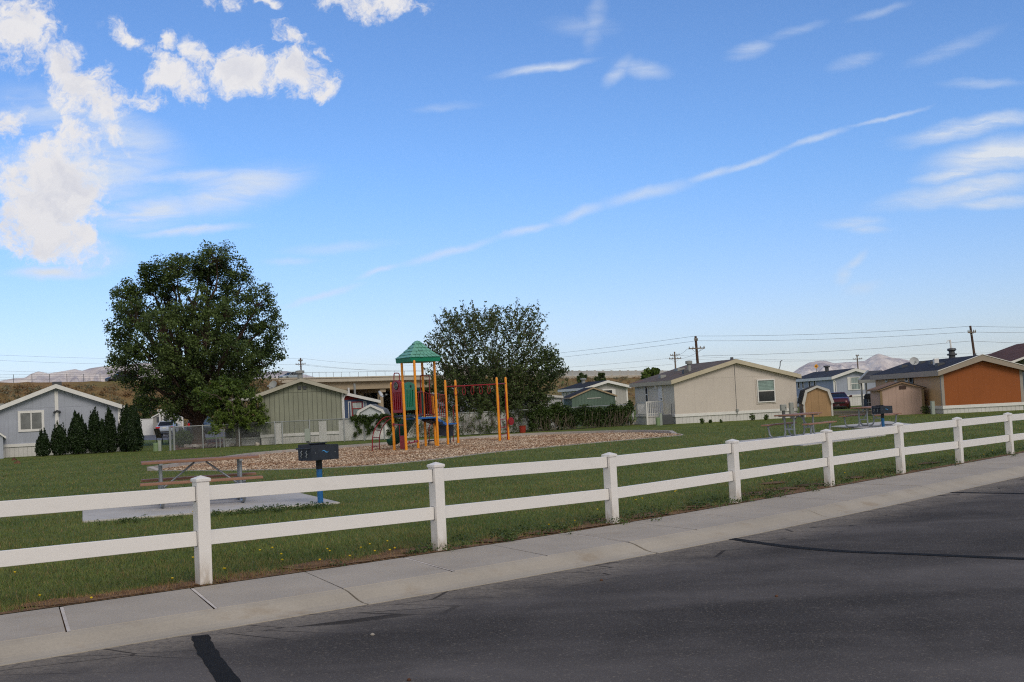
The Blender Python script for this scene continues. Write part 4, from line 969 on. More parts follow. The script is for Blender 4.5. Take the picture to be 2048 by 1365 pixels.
# --- grey shed, cut by the frame
A = atY(-62, 900, 59.6); fr = Frame(A, rad(24)); W = fr.front(6.5, 890)[0]
house('grey_shed', 'grey shed with white corner trim at the left edge, before the grey house', 'shed', fr, W, 2.4, fr.front(6, 872)[1], fr.front(-27, 848)[1], 0, grey, M['white'], shingle('shed_shingle', srgb(70, 70, 72)), over=.12, rake=.08, fh=.12, rt=.06)[0]
tag(MB().lathe([(.13, 0), (.18, .26), (.2, .26), (.2, .3), (.15, .3), (.12, .06)], at(13, 914), 16).build('flower_pot', M['black'], smooth='auto'), 'black plastic plant pot standing beside the grey shed', 'pot')

# --- green ribbed house
A = atY(522, 880, 62.5); fr = Frame(A, rad(11)); W = fr.front(689, 870)[0]; ze = fr.front(688, 783)[1]; zp = fr.front(604.6, 760)[1]; sk = fr.front(600, 869.5)[1]
gs = siding('green_ribbed_siding', srgb(144, 146, 130), .255, .5, fr.front(605, 785)[1], .13, var=.1)
root, rf = house('green_house', 'olive green mobile home with dark vertical ribs, right of the big tree', 'house', fr, W, 16, ze, zp, sk, gs, M['white'], shingle('green_house_shingle', srgb(70, 62, 58)), fh=.21, fasc=plain('tan_fascia', srgb(178, 172, 158), .6, 0, .06))
trims(root, W, 16, sk, ze, M['white'], .07)
for x in (599, 609.5):
    u, z = fr.front(x, 776.3); MB().box(u-.09, u+.09, -.05, 0, z-.09, z+.09).build('gable_vent', M['grey_dk'], root, bevel=.01)
downspout(root, W, 0, sk, ze, M['white'], .18)
vent(rf, W*.5, 4, zp+.1, 'pipe', M['grey'], .3, .55)
pm = MB(); x0 = fr.front(450, 880)[0]; pm.box(x0, -.05, -.0+.4, 3.2, -.05, sk-.05); pm.build('porch_base', M['skirt'], root)
pm = MB(); zr_ = fr.front(480, 853)[1]
pm.box(x0, -.06, .42, .47, sk-.04, zr_); pm.build('porch_screen', M['black'], root)
pm = MB(); pm.box(x0-.02, -.05, .36, .46, sk-.1, sk-.02); pm.box(x0-.02, -.05, .38, .44, zr_, zr_+.06)
for u in (x0, x0+.95, -.2): pm.box(u-.05, u+.05, .37, .45, zr_+.06, 2.45)
pm.build('porch_rail', M['white'], root)
pm = MB(); pm.box(x0-.3, -.06, .1, 4., 2.45, 2.58); pm.box(fr.front(500, 790)[0], .0, -.3, .1, 2.47, 2.62); pm.build('porch_roof', M['white'], root)
d_ = atY(548, 772, 66); dish('grey satellite dish on the left slope of the green house roof', (d_[0], 66, roofpt(W, W*.5, ze, zp, d_[0]-fr.A[0])), .3, rad(-115), .27, M['grey'])
t = thing('utility_box', 'narrow grey electrical pedestal behind the near grill, before the green house', 'utility box', at(615.5, 887), 0); z = [zat(at(615.5, 887), y) for y in (883, 858)]
MB().box(-.06, .06, -.05, .05, -.05, z[0]).build('post', M['grey_dk'], t); MB().box(-.14, .14, -.1, .1, z[0]+.005, z[1]).build('cabinet', M['pedw'], t, bevel=.015)

# --- blue and red house behind the green one
A = atY(640, 850, 74.); fr = Frame(A, rad(9)); W = fr.front(754, 815)[0]; ze = fr.front(756, 802)[1]; zp = fr.front(652, 779)[1]; BAX = fr.front(652, 790)[0]/W
blue = siding('blue_siding', srgb(76, 94, 130), .3, .75, None, .05); redm = siding('red_gable_siding', srgb(150, 48, 44), .14, .7, None, .1, vertical=False)
root, rf = house('blue_house', 'blue mobile home with red gable and red framed window, behind the green house', 'house', fr, W, 12, ze, zp, .7, blue, M['white'], shingle('blue_house_shingle', srgb(66, 64, 66)), fh=.2, apex=BAX)
f0 = fr.front(700, 799.5)[1]; ax = W*BAX; k_ = (f0-ze)/(zp-ze); slab(MB(), [(k_*ax, f0), (W-k_*(W-ax), f0), (ax, zp-.03)], -.035, -.003).build('gable_panel', redm, root)
sp = span(fr, (703.5, 803.5, 725.5, 831.5)); window(root, sp, frame=plain('red_window_trim', srgb(140, 40, 40), .5), panes=(M['curtain'], M['curtainw']), fw=.06, split='h')
for b_ in ((696.5, 803.5, 702.8, 841), (727, 803, 733, 826)):
    u0, u1, z0, z1 = span(fr, b_); s_ = fbox(MB(), smap('front'), u0, u1, z0, z1, 0, .03).build('shutter', M['white'], root); fbox(MB(), smap('front'), u0+.05, u1-.05, z0+.05, z1-.05, .03, .036).build('shutter_panel', blue, s_)
u0, u1, z0, z1 = span(fr, (704, 832, 713, 842.5)); fbox(MB(), smap('front'), u0, u1+.4, z0, z1, .01, .25).build('window_box', plain('maroon_wood', srgb(96, 36, 34), .6), root)
for x, y0, y1, m_ in ((715.5, 787, 775, M['white']), (727.8, 790, 766.5, M['grey'])):
    p = atY(x, y0, 78); z1 = atY(x, y1, 78)[2]; MB().tube([(p[0]-fr.A[0], 4, p[2]-.5), (p[0]-fr.A[0], 4, z1)], .07, 10).build('flue_pipe', m_, rf, smooth='auto')
d_ = atY(759, 795, 75); dish('pale satellite dish on the right eave of the blue house', (d_[0], 75, d_[2]-.25), .3, rad(-20), .24, plain('dish_grey', srgb(196, 198, 200), .5))

# --- white gambrel shed
def gambrel(name, label, fr, W, L, zb, zk, wall, trim, roof, kx=.13):
    root = thing(name, label, 'shed', fr.A, fr.rot)
    P = [(0, 0), (W, 0), (W, zb*.0+.0), (W, zb)]
    prof = [(0, 0), (W, 0), (W*1.0, zb), (W*(1-kx), zk), (W*.5, fr.zp), (W*kx, zk), (0, zb)]
    slab(MB(), prof, 0, L).build('wall', wall, root)
    t_ = .05; mb = MB(); R = [(-.06, zb-.05), (W*kx-.02, zk+.02), (W*.5, fr.zp+.03), (W*(1-kx)+.02, zk+.02), (W+.06, zb-.05)]
    O = [(-.06-t_, zb-.05), (W*kx-.05, zk+.06), (W*.5, fr.zp+.03+t_), (W*(1-kx)+.05, zk+.06), (W+.06+t_, zb-.05)]
    for i in range(4): slab(mb, [R[i], R[i+1], O[i+1], O[i]], -.08, L+.08)
    mb.build('roof', roof, root)
    tb = MB(); w_ = .085; I = [(x+(.5*W-x)*w_*1.1/ (W*.5), z-w_) for x, z in R]
    for i in range(4): slab(tb, [I[i], I[i+1], (O[i+1][0], O[i+1][1]-.005), (O[i][0], O[i][1]-.005)], -.12, -.082)
    tb.box(-.03, .07, -.04, -.002, 0, zb-.12); tb.box(W-.07, W+.03, -.04, -.002, 0, zb-.12)
    tb.build('trim', trim, root); return root
A = atY(712, 860, 65.5); fr = Frame(A, 0.); W = fr.front(773.5, 850)[0]; fr.zp = fr.front(741, 811.5)[1]
gambrel('white_shed', 'white gambrel roof shed behind the white slatted fence and vines', fr, W, 2.4, fr.front(713, 841)[1], fr.front(716, 823.5)[1], siding('white_shed_siding', srgb(206, 210, 214), .3, .86, None, .05), M['white'], shingle('white_shed_shingle', srgb(120, 122, 124)), .12)

# --- pale house half hidden by the shrub tree
A = atY(872, 850, 70.); fr = Frame(A, 0.); W = fr.front(1010, 850)[0]; ze = fr.front(872, 787)[1]; zp = fr.front(948, 768)[1]
house('white_house', 'pale bluish white mobile home mostly hidden behind the loose shrubby tree', 'house', fr, W, 11, ze, zp, .6, siding('pale_siding', srgb(196, 202, 212), .3, .88, None, .05), M['white'], shingle('grey_brown_shingle', srgb(84, 78, 76)))
A = atY(1000, 850, 68.6); fr = Frame(A, 0.); W = fr.front(1124.5, 840)[0]
house('white_shed', 'long low white outbuilding behind the vine hedge, left of the green shed', 'shed', fr, W, 3., fr.front(1100, 796)[1], fr.front(1060, 790.5)[1], 0, siding('white_board_siding', srgb(204, 206, 210), .25, .86, None, .06), M['white'], shingle('pale_shingle', srgb(150, 150, 150)), over=.1, rake=.1, fh=.14)

# --- green shed
A = atY(1146, 850, 70.5); fr = Frame(A, rad(9)); W = fr.front(1232, 830)[0]; ze = fr.front(1232, 792)[1]; zp = fr.front(1188, 777)[1]
L = 2.5
root, rf = house('green_shed', 'weathered dark green wooden shed behind the vine covered hedge', 'shed', fr, W, L, ze, zp, 0, siding('green_shed_siding', srgb(96, 116, 104), .2, .72, None, .08, var=.16), plain('tan_trim', srgb(170, 150, 120), .7), shingle('green_shed_shingle', srgb(50, 48, 52)), over=.1, rake=.06, fh=.1, rt=.08)
f = fr.front(1190, 796.5); MB().box(f[0]-.5, f[0]+.35, -.03, -.002, f[1]-.02, f[1]+.02).build('trim_strip', M['white_old'], root)
# --- grey house with black roof
A = atY(1177, 850, 90.); fr = Frame(A, rad(14)); W = fr.front(1257, 830)[0]; ze = fr.front(1258, 776)[1]+.14; zp = fr.front(1215, 764.5)[1]+.05; L = fr.left(1124, 800)[0]
lg = siding('pale_grey_siding', srgb(176, 174, 170), .3, .9, None, .04)
root, rf = house('pale_grey_house', 'pale grey mobile home with a black roof and white trim, behind the green shed', 'house', fr, W, L, ze, zp, .8, lg, M['white'], shingle('black_shingle', srgb(46, 46, 50)), fh=.22)
trims(root, W, L, .8, ze, M['white'], .1)
window(root, span(fr, (1205, 778.5, 1226.5, 800)), panes=(M['glass'],), fw=.1)
u0, u1, z0, z1 = span(fr, (1226.5, 779, 1231, 800)); fbox(MB(), smap('front'), u0, u1, z0, z1, 0, .05).build('shutter', M['white'], root)
for x in (1127, 1132.5, 1140, 1147.5, 1153): window(root, span(fr, (x, 781, x+3.2, 799), 'left'), 'left', panes=(M['glass_green'],), fw=.09)
vent(rf, W*.4, 5, roofpt(W, W*.5, ze, zp, W*.4), 'pipe', M['grey'], .3, .4)

# --- beige house
A = at(1351.5, 848.5); fr = Frame(A, rad(14)); W = fr.front(1593, 790)[0]; ze = fr.front(1593, 751)[1]; zp = fr.front(1468.5, 722)[1]; sk = fr.front(1470, 826)[1]; L = fr.left(1270, 790)[0]
print('BEIGE', A, W, ze, zp, sk, L)
bg = siding('beige_siding', srgb(207, 197, 188), 1.2, .95, fr.front(1470, 755.5)[1], .012, var=.04)
root, rf = house('beige_house', 'large beige mobile home with brown roof and a half dark window', 'house', fr, W, L, ze, zp, sk, siding('grey_beige_siding', srgb(222, 215, 204), .8, .92, None, .012, var=.04), plain('beige_trim', srgb(194, 183, 160), .6, 0, .05), shingle('brown_shingle', srgb(104, 94, 88), .2, srgb(140, 92, 66)), fh=.24, front=bg, rake=.25)
u = fr.front(1468.5, 740)[0]; MB().box(u-.012, u+.012, -.032, -.02, sk+.1, zp-.1).build('panel_seam', M['grey_dk'], root)
sp = span(fr, (1511, 757.5, 1550.5, 808)); fbox(MB(), smap('front', -.02), *sp, 0, .03).build('window_surround', bg, root)
window(root, span(fr, (1513.5, 759, 1548.8, 805)), panes=(M['glass'], blinds('pale_green_blinds', srgb(132, 156, 150), .08)), fw=.06, split='h', d=-.05, out=.06)
lw = M['white']
window(root, span(fr, (1291.5, 770, 1297, 809), 'left'), 'left', panes=(M['glass'],), fw=.05, split='h')
u0, u1, z0, z1 = span(fr, (1318.5, 770, 1326.5, 826), 'left'); dr = fbox(MB(), smap('left'), u0, u1, z0, z1, 0, .06).build('door', M['white'], root, bevel=.01); MB().cbox((-.09, u0+.1, (z0+z1)/2), (.06, .06, .06)).build('handle', M['grey_dk'], dr)
q = fr.left(1315, 774); MB().cbox((-.09, q[0], q[1]), (.16, .18, .22)).build('porch_lamp', M['white'], root, bevel=.03)
vent(rf, W*.22, 1.6, roofpt(W, W*.5, ze, zp, W*.22), 'pipe', M['grey'], .24, .6); vent(rf, W*.16, 1.1, roofpt(W, W*.5, ze, zp, W*.16), 'box', M['grey_dk'], .3, .2)
vent(rf, W*.08, 3.2, roofpt(W, W*.5, ze, zp, W*.08), 'box', M['grey'], .35, .16); vent(rf, W*.3, 4.5, roofpt(W, W*.5, ze, zp, W*.3), 'box', M['grey'], .5, .12); vent(rf, W*.5, .3, zp+.08, 'box', M['grey_dk'], .14, .14)
p = (W*.91, 1.); zz_ = roofpt(W, W*.5, ze, zp, W*.91); MB().tube(bend([(p[0], 1, zz_-.1), (p[0]+.25, 1, zz_+.25), (p[0]+.3, 1, zz_+.62), (p[0]+.42, 1, zz_+.64)], .1, 3), .025, 6).build('vent_pipe', M['grey_dk'], rf)
# porch on its left side
ua = fr.left(1328, 826)[0]; ub = ua+1.5
zd_ = zat(fr.A+fr.w*ua-fr.u*.9, 832); zt_ = zat(fr.A+fr.w*ua-fr.u*.9, 804.5)
pt = thing('porch', 'white porch with baluster railing on the left side of the beige house', 'porch', fr.A+fr.u*-.04, fr.rot)
D_ = 1.0; MB().box(-D_, -.02, ua, ub, zd_-.1, zd_).build('deck', M['white_old'], pt, bevel=.01)
MB().box(-D_+.03, -.05, ua+.03, ub-.03, -.05, zd_-.11).build('skirting', M['skirt'], pt)
r = MB(); r.beam((-D_, ua+.03, zt_), (-D_, ub, zt_), .06, .06); r.beam((-D_, ua+.03, zt_), (-.06, ua+.03, zt_), .06, .06); r.beam((-D_, ua+.03, zd_+.1), (-.06, ua+.03, zd_+.1), .04, .05); r.beam((-D_, ua+.03, zd_+.1), (-D_, ub, zd_+.1), .04, .05)
for u in np.linspace(ua+.15, ub, 11): r.beam((-D_, u, zd_), (-D_, u, zt_), .035, .035, (0, 1, 0))
for x in np.linspace(-D_, -.1, 9): r.beam((x, ua+.03, zd_), (x, ua+.03, zt_), .035, .035, (0, 1, 0))
r.beam((-D_, ua+.03, 0), (-D_, ua+.03, zt_+.03), .09, .09, (0, 1, 0)); r.beam((-D_, ub, zt_), (-D_, ub+.9, .9), .06, .06); r.beam((-D_, ub+.9, 0), (-D_, ub+.9, .95), .07, .07, (0, 1, 0)); r.build('railing', M['white'], pt)
s_ = MB()
for i in range(3): s_.box(-D_+.05, -.1, ub+.02+.3*i, ub+.3+.3*i, 0, zd_*(3-i)/4)
s_.build('steps', M['white_old'], pt, bevel=.01)
# things standing beside the beige house
def pedestal(label, x, yb, yt, r=.14):
    p = at(x, yb); h = zat(p, yt); t = thing('utility_pedestal', label, 'utility pedestal', p, 0, 'green utility pedestals')
    MB().lathe([(r, -.05), (r, h-.12)], (0, 0, 0), 16).build('body', M['pedg'], t, smooth='auto'); MB().lathe([(r*1.06, h-.12), (r*1.06, h-.02), (r*.8, h)], (0, 0, 0), 16).build('cap', M['pedg'], t, smooth='auto')
def marker(label, x, yb, yt, w=.16):
    p = at(x, yb); h = zat(p, yt); t = thing('utility_post', label, 'utility post', p, .1, 'grey utility posts')
    MB().box(-w/2, w/2, -w/2, w/2, -.05, h-.03).build('body', M['pedw'], t, bevel=.012); MB().box(-w/2-.012, w/2+.012, -w/2-.012, w/2+.012, h-.028, h).build('cap', M['pedw'], t, bevel=.008)
pedestal('round pale green utility pedestal beside the porch of the beige house', 1316.3, 851.5, 835.5, .115); marker('square grey post touching the pale green pedestal by the porch', 1322, 851, 826.5, .15)
pedestal('round green utility pedestal on the lawn near the lawn chair', 311.5, 903, 886, .13); marker('slim pale post right beside the pedestal near the lawn chair', 320, 902.5, 880.5, .15)
marker('tall pale post beside the pink shed, before the tan wall', 1866.3, 829, 802.5, .17)
for lab, x, yb, yc, yt, w in (('wide grey electrical box on a post at the right end of the beige house', 1568, 841, 822, 809.5, .31), ('narrow tall grey electrical cabinet at the right corner of the beige house', 1584, 838.5, 829.5, 805.5, .22)):
    p = at(x, yb); z = [zat(p, y) for y in (yc, yt)]; t = thing('utility_box', lab, 'utility box', p, rad(12)); MB().box(-.07, .07, -.05, .05, -.05, z[0]).build('post', M['grey_dk'], t); MB().box(-w/2, w/2, -.1, .1, z[0]+.004, z[1]).build('cabinet', M['grey'], t, bevel=.015); MB().cbox((w*.3, -.105, (z[0]+z[1])/2), (.03, .02, .08)).build('latch', M['grey_dk'], t)
p = at(1334, 846); t = thing('hose_reel', 'dark green hose coil leaning at the left corner of the beige house', 'hose', p, 0); MB().box(-.05, .05, -.05, .05, 0, .9).build('stand', M['grey_dk'], t)
hm = MB(); 
for k in range(5): hm.tube([(.26*math.cos(a)*(1-.07*k), -.1-.03*k, .62+.42*math.sin(a)*(1-.07*k)) for a in np.linspace(0, 2*PI, 21)], .03, 6, cap=False)
hm.build('hose', plain('green_hose', srgb(18, 74, 52), .5), t, smooth=True)
p = at(1333, 849.5); tag(MB(Matrix.Translation(p)).box(-.32, .32, -.3, .3, 0, .56).build('cooling_unit', M['grey_dk'], bevel=.03), 'dark boxy cooling unit on the ground under the green hose', 'cooling unit')
p = at(1344, 849); t = thing('shovel', 'thin dark garden tool leaning on the corner of the beige house', 'garden tool', p, 0); MB().tube([(0, 0, .1), (.05, .12, 1.15)], .022, 6).build('handle', M['grey_dk'], t); MB().box(-.1, .1, -.02, .02, -.02, .28).build('blade', M['grey_dk'], t, bevel=.01)
qd = at(1461, 841); fd = Frame(qd, 0); zb = zat(qd, 777)
dish('dark grey satellite dish on a tall pole before the beige front wall', (qd[0], qd[1]-.35, 0), zb, rad(-150), .26, M['grey_dk'])
fx_ = fr.front(1473.5, 821); MB(Matrix.Translation(fr.A) @ Matrix.Rotation(fr.rot, 4, 'Z')); b = MB(); b.cbox((fx_[0], -.08, fx_[1]), (.12, .1, .16)); b.tube([(fx_[0], -.08, fx_[1]-.1), (fx_[0], -.08, fx_[1]-.3)], .02, 6); b.build('outlet_box', M['grey'], root, bevel=.01)

# --- blue grey house
A = atY(1670, 812, 98.); fr = Frame(A, rad(2)); W = fr.front(1755, 790)[0]; ze = fr.front(1671, 754)[1]; zp = fr.front(1710.5, 739)[1]; L = fr.left(1592, 780)[0]
bl = siding('blue_grey_siding', srgb(164, 171, 188), .4, .9, None, .03)
root, rf = house('blue_grey_house', 'pale blue grey mobile home with dark roof, behind the maroon car', 'house', fr, W, L, ze, zp, .85, bl, M['white'], shingle('slate_shingle', srgb(60, 62, 72)), fh=.26)
trims(root, W, L, .85, ze, M['white'], .09)
sp = span(fr, (1701, 754, 1720.5, 780.5)); window(root, sp, panes=(M['curtain'],), fw=.06, split='h')
for b_ in ((1695, 754.5, 1700.6, 781), (1721, 753.5, 1728, 780)): u0, u1, z0, z1 = span(fr, b_); fbox(MB(), smap('front'), u0, u1, z0, z1, 0, .04).build('shutter', M['white'], root)
for x in (1596, 1604.5, 1617.5, 1628.5): window(root, span(fr, (x, 757, x+3.8, 778), 'left'), 'left', panes=(M['glass'],), fw=.07)
downspout(root, .15, 0, .9, ze-.02, M['white'], -.3)
vent(rf, W*.45, 7, zp+.05, 'pipe', M['grey_dk'], .35, .5)

# --- tan gambrel shed
A = at(1609, 835); fr = Frame(A, rad(-8)); W = fr.front(1665, 820)[0]; fr.zp = fr.front(1632.5, 774)[1]
gambrel('tan_shed', 'tan wooden gambrel shed with white trim, right of the beige house', fr, W, 2.6, fr.front(1610, 806)[1], fr.front(1614, 783)[1], siding('tan_plywood_siding', srgb(176, 142, 106), .42, .72, None, .035, var=.13), M['white_old'], shingle('olive_brown_shingle', srgb(74, 66, 52)), .11)

# --- orange house
A = at(1887, 828); fr = Frame(A, 0.); W = fr.front(2045.5, 780)[0]; ze = fr.front(1885, 741.5)[1]; zp = fr.front(1963, 714)[1]; sk = fr.front(1960, 812)[1]; L = fr.left(1752, 780)[0]
print('ORANGE', A, W, ze, zp, sk, L)
og = siding('orange_siding', srgb(154, 86, 42), .82, .88, fr.front(1960, 735.5)[1], .01, var=.05)
root, rf = house('orange_house', 'orange fronted mobile home with tan side wall and dark roof', 'house', fr, W, L, ze, zp, sk, siding('tan_siding', srgb(196, 162, 124), .4, .94, None, .02), plain('taupe_trim', srgb(160, 146, 132), .6, 0, .05), shingle('navy_shingle', srgb(50, 52, 62)), fh=.3, front=og, rake=.28)
trims(root, W, L, sk, ze, plain('taupe_corner', srgb(158, 150, 142), .6, 0, .05), .12)
mb = MB(); slab(mb, [(-.27, ze-.04), (W/2, zp+.102), (W/2, zp+.135), (-.27, ze-.007)], -.34, -.27); slab(mb, [(W/2, zp+.102), (W+.27, ze-.04), (W+.27, ze-.007), (W/2, zp+.135)], -.34, -.27); mb.build('drip_edge', M['white'], root)
for x, y in ((1955.5, 720.5), (1970.5, 719.5)): u, z = fr.front(x, y); MB().box(u-.08, u+.08, -.05, -.02, z-.07, z+.07).build('gable_vent', M['black'], root)
for x0, y0, x1, y1 in ((1771, 748.5, 1776, 765), (1790, 748.5, 1795.5, 764.5), (1811, 750.5, 1816.5, 765)): window(root, span(fr, (x0, y0, x1, y1), 'left'), 'left', frame=M['white_old'], panes=(M['glass'],), fw=.09)
u0, u1, z0, z1 = span(fr, (1821, 746, 1828, 800), 'left'); dr = fbox(MB(), smap('left'), u0, u1, z0, z1, 0, .05).build('door', M['grey_dk'], root, bevel=.01); fbox(MB(), smap('left'), u0+.15, u1-.15, z0+1., z1-.2, .05, .06).build('glass', M['glass'], dr)
ch = thing  # chimney and vents are roof sub-parts
p = atY(1904.5, 708, 64.); cxl = p[0]-fr.A[0]; zc_ = roofpt(W, W/2, ze, zp, min(max(cxl, .3), W/2))
z1 = atY(1904.5, 699, 64.)[2]; z2 = atY(1903, 680, 64.)[2]
mb = MB(); mb.lathe([(.17, zc_-.4), (.17, z1-.35), (.26, z1-.33), (.26, z1-.25), (.17, z1-.23), (.15, z1-.12), (.25, z1-.05), (.22, z1+.05), (.05, z1+.08)], (cxl, 4.6, 0), 14); mb.build('chimney', M['grey_dk'], rf, smooth='auto')
MB().tube([(cxl-.03, 4.6, z1), (cxl-.05, 4.6, z2)], .05, 8).build('antenna_mast', M['white'], rf); MB().tube(bend([(cxl-.05, 4.6, z2-.1), (cxl-.18, 4.6, z2-.02), (cxl-.26, 4.6, z2-.14)], .06, 3), .02, 6).build('mast_hook', M['white'], rf)
for x, y, s in ((.35, 2., .4), (.6, 4.5, .34), (.75, 7., .3), (.5, 8.6, .34)): vent(rf, W/2*x, y, roofpt(W, W/2, ze, zp, W/2*x), 'box', M['grey_dk'], s, .12)
vent(rf, W/2*.5, 3.4, roofpt(W, W/2, ze, zp, W/2*.5), 'box', M['white'], .25, .3); vent(rf, W/2, .6, zp+.08, 'box', M['grey_dk'], .1, .12)
d_ = atY(1821, 738, 63.6); dish('pale grey satellite dish over the tan side wall of the orange house', (fr.A[0]+.1, 63.6, ze+.02), .45, rad(-100), .25, plain('pale_dish', srgb(176, 178, 180), .5))
# awning beyond the tan wall
e0 = atY(1719.5, 764.5, 71.5); e1 = atY(1760, 762.5, 71.5); k0 = atY(1738, 745.5, 75.5); k1 = atY(1765, 744, 75.5); A2 = np.array([e0[0], e0[1], 0.])
t = thing('carport', 'grey carport with dark sloped roof on two posts, left of the tan house wall', 'carport', A2, 0); mb = MB(); up_ = np.array([0, 0, .1])
mb.add([q-A2 for q in (e0, e1, k1, k0)]+[q-A2+up_ for q in (e0, e1, k1, k0)], [(3, 2, 1, 0), (4, 5, 6, 7), (0, 1, 5, 4), (1, 2, 6, 5), (2, 3, 7, 6), (3, 0, 4, 7)]); mb.build('roof', shingle('carport_shingle', srgb(74, 74, 76)), t)
mb = MB(); mb.beam(e0-A2+[-.06, -.05, .03], k0-A2+[-.06, 0, .03], .1, .26); mb.beam(e0-A2+[-.06, -.06, .02], e1-A2+[0, -.06, .02], .08, .2); mb.build('fascia', M['grey'], t)
for x, dy in ((1724.5, .2), (1734, 2.4)):
    b_ = atY(x, 800, 71.5+dy)-A2; MB().tube([(b_[0], b_[1], 0), (b_[0], b_[1], e0[2]+(k0[2]-e0[2])*dy/4.-.02)], .06, 8).build('post', M['grey'], t, smooth='auto')

# --- pink shed
A = at(1763.5, 832); fr = Frame(A, rad(-5)); W = fr.front(1848.5, 815)[0]; ze = fr.front(1849, 776)[1]; zp = fr.front(1803.5, 766)[1]; L = max(1.8, fr.left(1742, 810)[0]); print('PINK', W, ze, zp, L)
root, rf = house('pink_shed', 'dusty pink wooden shed with a dark vent, before the tan house wall', 'shed', fr, W, min(L, 2.8), ze, zp, 0, siding('pink_shed_siding', srgb(186, 158, 146), .4, .84, None, .03, var=.08), plain('brown_trim', srgb(140, 112, 88), .7, 0, .06), shingle('brown_shed_shingle', srgb(132, 104, 84)), over=.14, rake=.1, fh=.09, rt=.07)
sp = span(fr, (1798, 772, 1812, 779)); fbox(MB(), smap('front'), *sp, 0, .03).build('gable_vent', plain('dark_brown', srgb(70, 48, 42), .7), root, bevel=.01)
mb = MB(); slab(mb, [(-.15, ze-.02), (W/2, zp+.072), (W/2, zp+.11), (-.15, ze+.02)], -.14, -.1); slab(mb, [(W/2, zp+.072), (W+.15, ze-.02), (W+.15, ze+.02), (W/2, zp+.11)], -.14, -.1); mb.build('drip_edge', M['black'], root)
trims(root, W, L, 0, ze-.05, plain('olive_trim', srgb(134, 112, 82), .7), .09)
# barbecue and far right house
p = at(1740, 823); t = thing('barbecue', 'black covered barbecue cart standing left of the pink shed', 'barbecue', p, .2)
MB().box(-.28, .28, -.25, .25, .1, .8).build('cart', M['black'], t, bevel=.02); MB().lathe([(.31, .8), (.33, .95), (.24, 1.1), (.02, 1.14)], (0, 0, 0), 14).build('lid', M['rubber'], t, smooth='auto'); MB().beam((-.3, -.3, .55), (.3, -.3, .55), .03, .03).build('handle', M['steel'], t); MB().beam((-.2, -.27, .2), (-.2, -.27, .75), .03, .03, (0, 1, 0)).build('leg', M['steel'], t)
A = atY(2052, 770, 88.); fr = Frame(A, 0.); ze = fr.front(2052, 715)[1]; t, rf = house('brown_roof_house', 'house with brown roof and white eave behind the orange house, cut by the right edge', 'house', fr, 8, 10, ze, ze+1.25, .6, siding('grey_side_siding', srgb(150, 152, 152), .4, .9, None, .03), M['white'], shingle('red_brown_shingle', srgb(92, 66, 60)), over=1.6, rake=.3, fh=.18)
A = atY(1985, 770, 104.); fr = Frame(A, 0.); ze = fr.front(1990, 716)[1]; house('grey_roof_house', 'house with pale grey roof peeking over the right slope of the orange house', 'house', fr, 9, 10, ze, fr.front(2030, 701.5)[1], .6, siding('grey_far_siding', srgb(160, 162, 162), .4, .9, None, .03), M['white'], shingle('pale_grey_shingle', srgb(140, 136, 132)))

# ------------------------------------------------------------------ chain link fence at the back of the park
CK = [at(*p)[:2] for p in ((341, 901.5), (440, 895.5), (525, 891), (600, 887.5), (690, 883.5), (770, 880), (870, 874.5), (1000, 867.5), (1130, 860), (1262, 851))]
ck = thing('chain_link_fence', 'galvanised chain link fence at the back of the park, partly filled with white slats', 'fence', (*CK[0], 0)); co = np.array([*CK[0], 0.])
cl, _ = resample(np.array(CK), .1); clp = np.array([pix((p[0], p[1], 0))[0] for p in cl]); FHh = 1.2
wa = MB()
def wire(mb, a, b, r):
    a = np.array(a); b = np.array(b); d = (b-a)/np.linalg.norm(b-a); s = np.cross(d, [0, -1, 0.2]); s = s/np.linalg.norm(s)*r; q = np.array([0, -1, 0])*r
    n = len(mb.v); mb.v += [Vector(tuple(x)) for x in (a-s, a+s, a+q, b-s, b+s, b+q)]; mb.f += [(n, n+3, n+5, n+2), (n+2, n+5, n+4, n+1), (n+1, n+4, n+3, n)]
full, sarc = resample(np.array(CK), .06); nf = len(full); hz_ = int(FHh/.06)
for i in range(-hz_, nf):
    for sgn in (1, -1):
        i0, i1 = (i, i+hz_); z0, z1 = (.02, FHh) if sgn > 0 else (FHh, .02)
        a0, a1 = max(i0, 0), min(i1, nf-1)
        if a1 <= a0: continue
        za = z0+(z1-z0)*(a0-i0)/hz_; zb = z0+(z1-z0)*(a1-i0)/hz_
        if full[a0][0] > CK[6][0]+8: continue
        wire(wa, (*(full[a0]-co[:2]), za), (*(full[a1]-co[:2]), zb), .0026)
wa.build('wire_mesh', M['galv'], ck, fix=False)
MB().tube([(*(p-co[:2]), FHh+.01) for p in np.array(CK)], .024, 8).build('top_rail', M['galv'], ck, smooth='auto')
for x in (338, 347, 408, 434.5, 441, 449.5, 480, 549, 566, 620, 691, 730, 770, 850, 905, 960, 1030, 1110, 1190, 1259):
    i = np.abs(clp-x).argmin(); p = cl[i]-co[:2]; r_ = .06 if x in (338, 347) else .032
    MB().lathe([(r_, -.1), (r_, FHh+.03+(.03 if r_ > .05 else 0)), (r_*.4, FHh+.06)], (p[0], p[1], 0), 10).build('post', M['galv'], ck, smooth='auto')
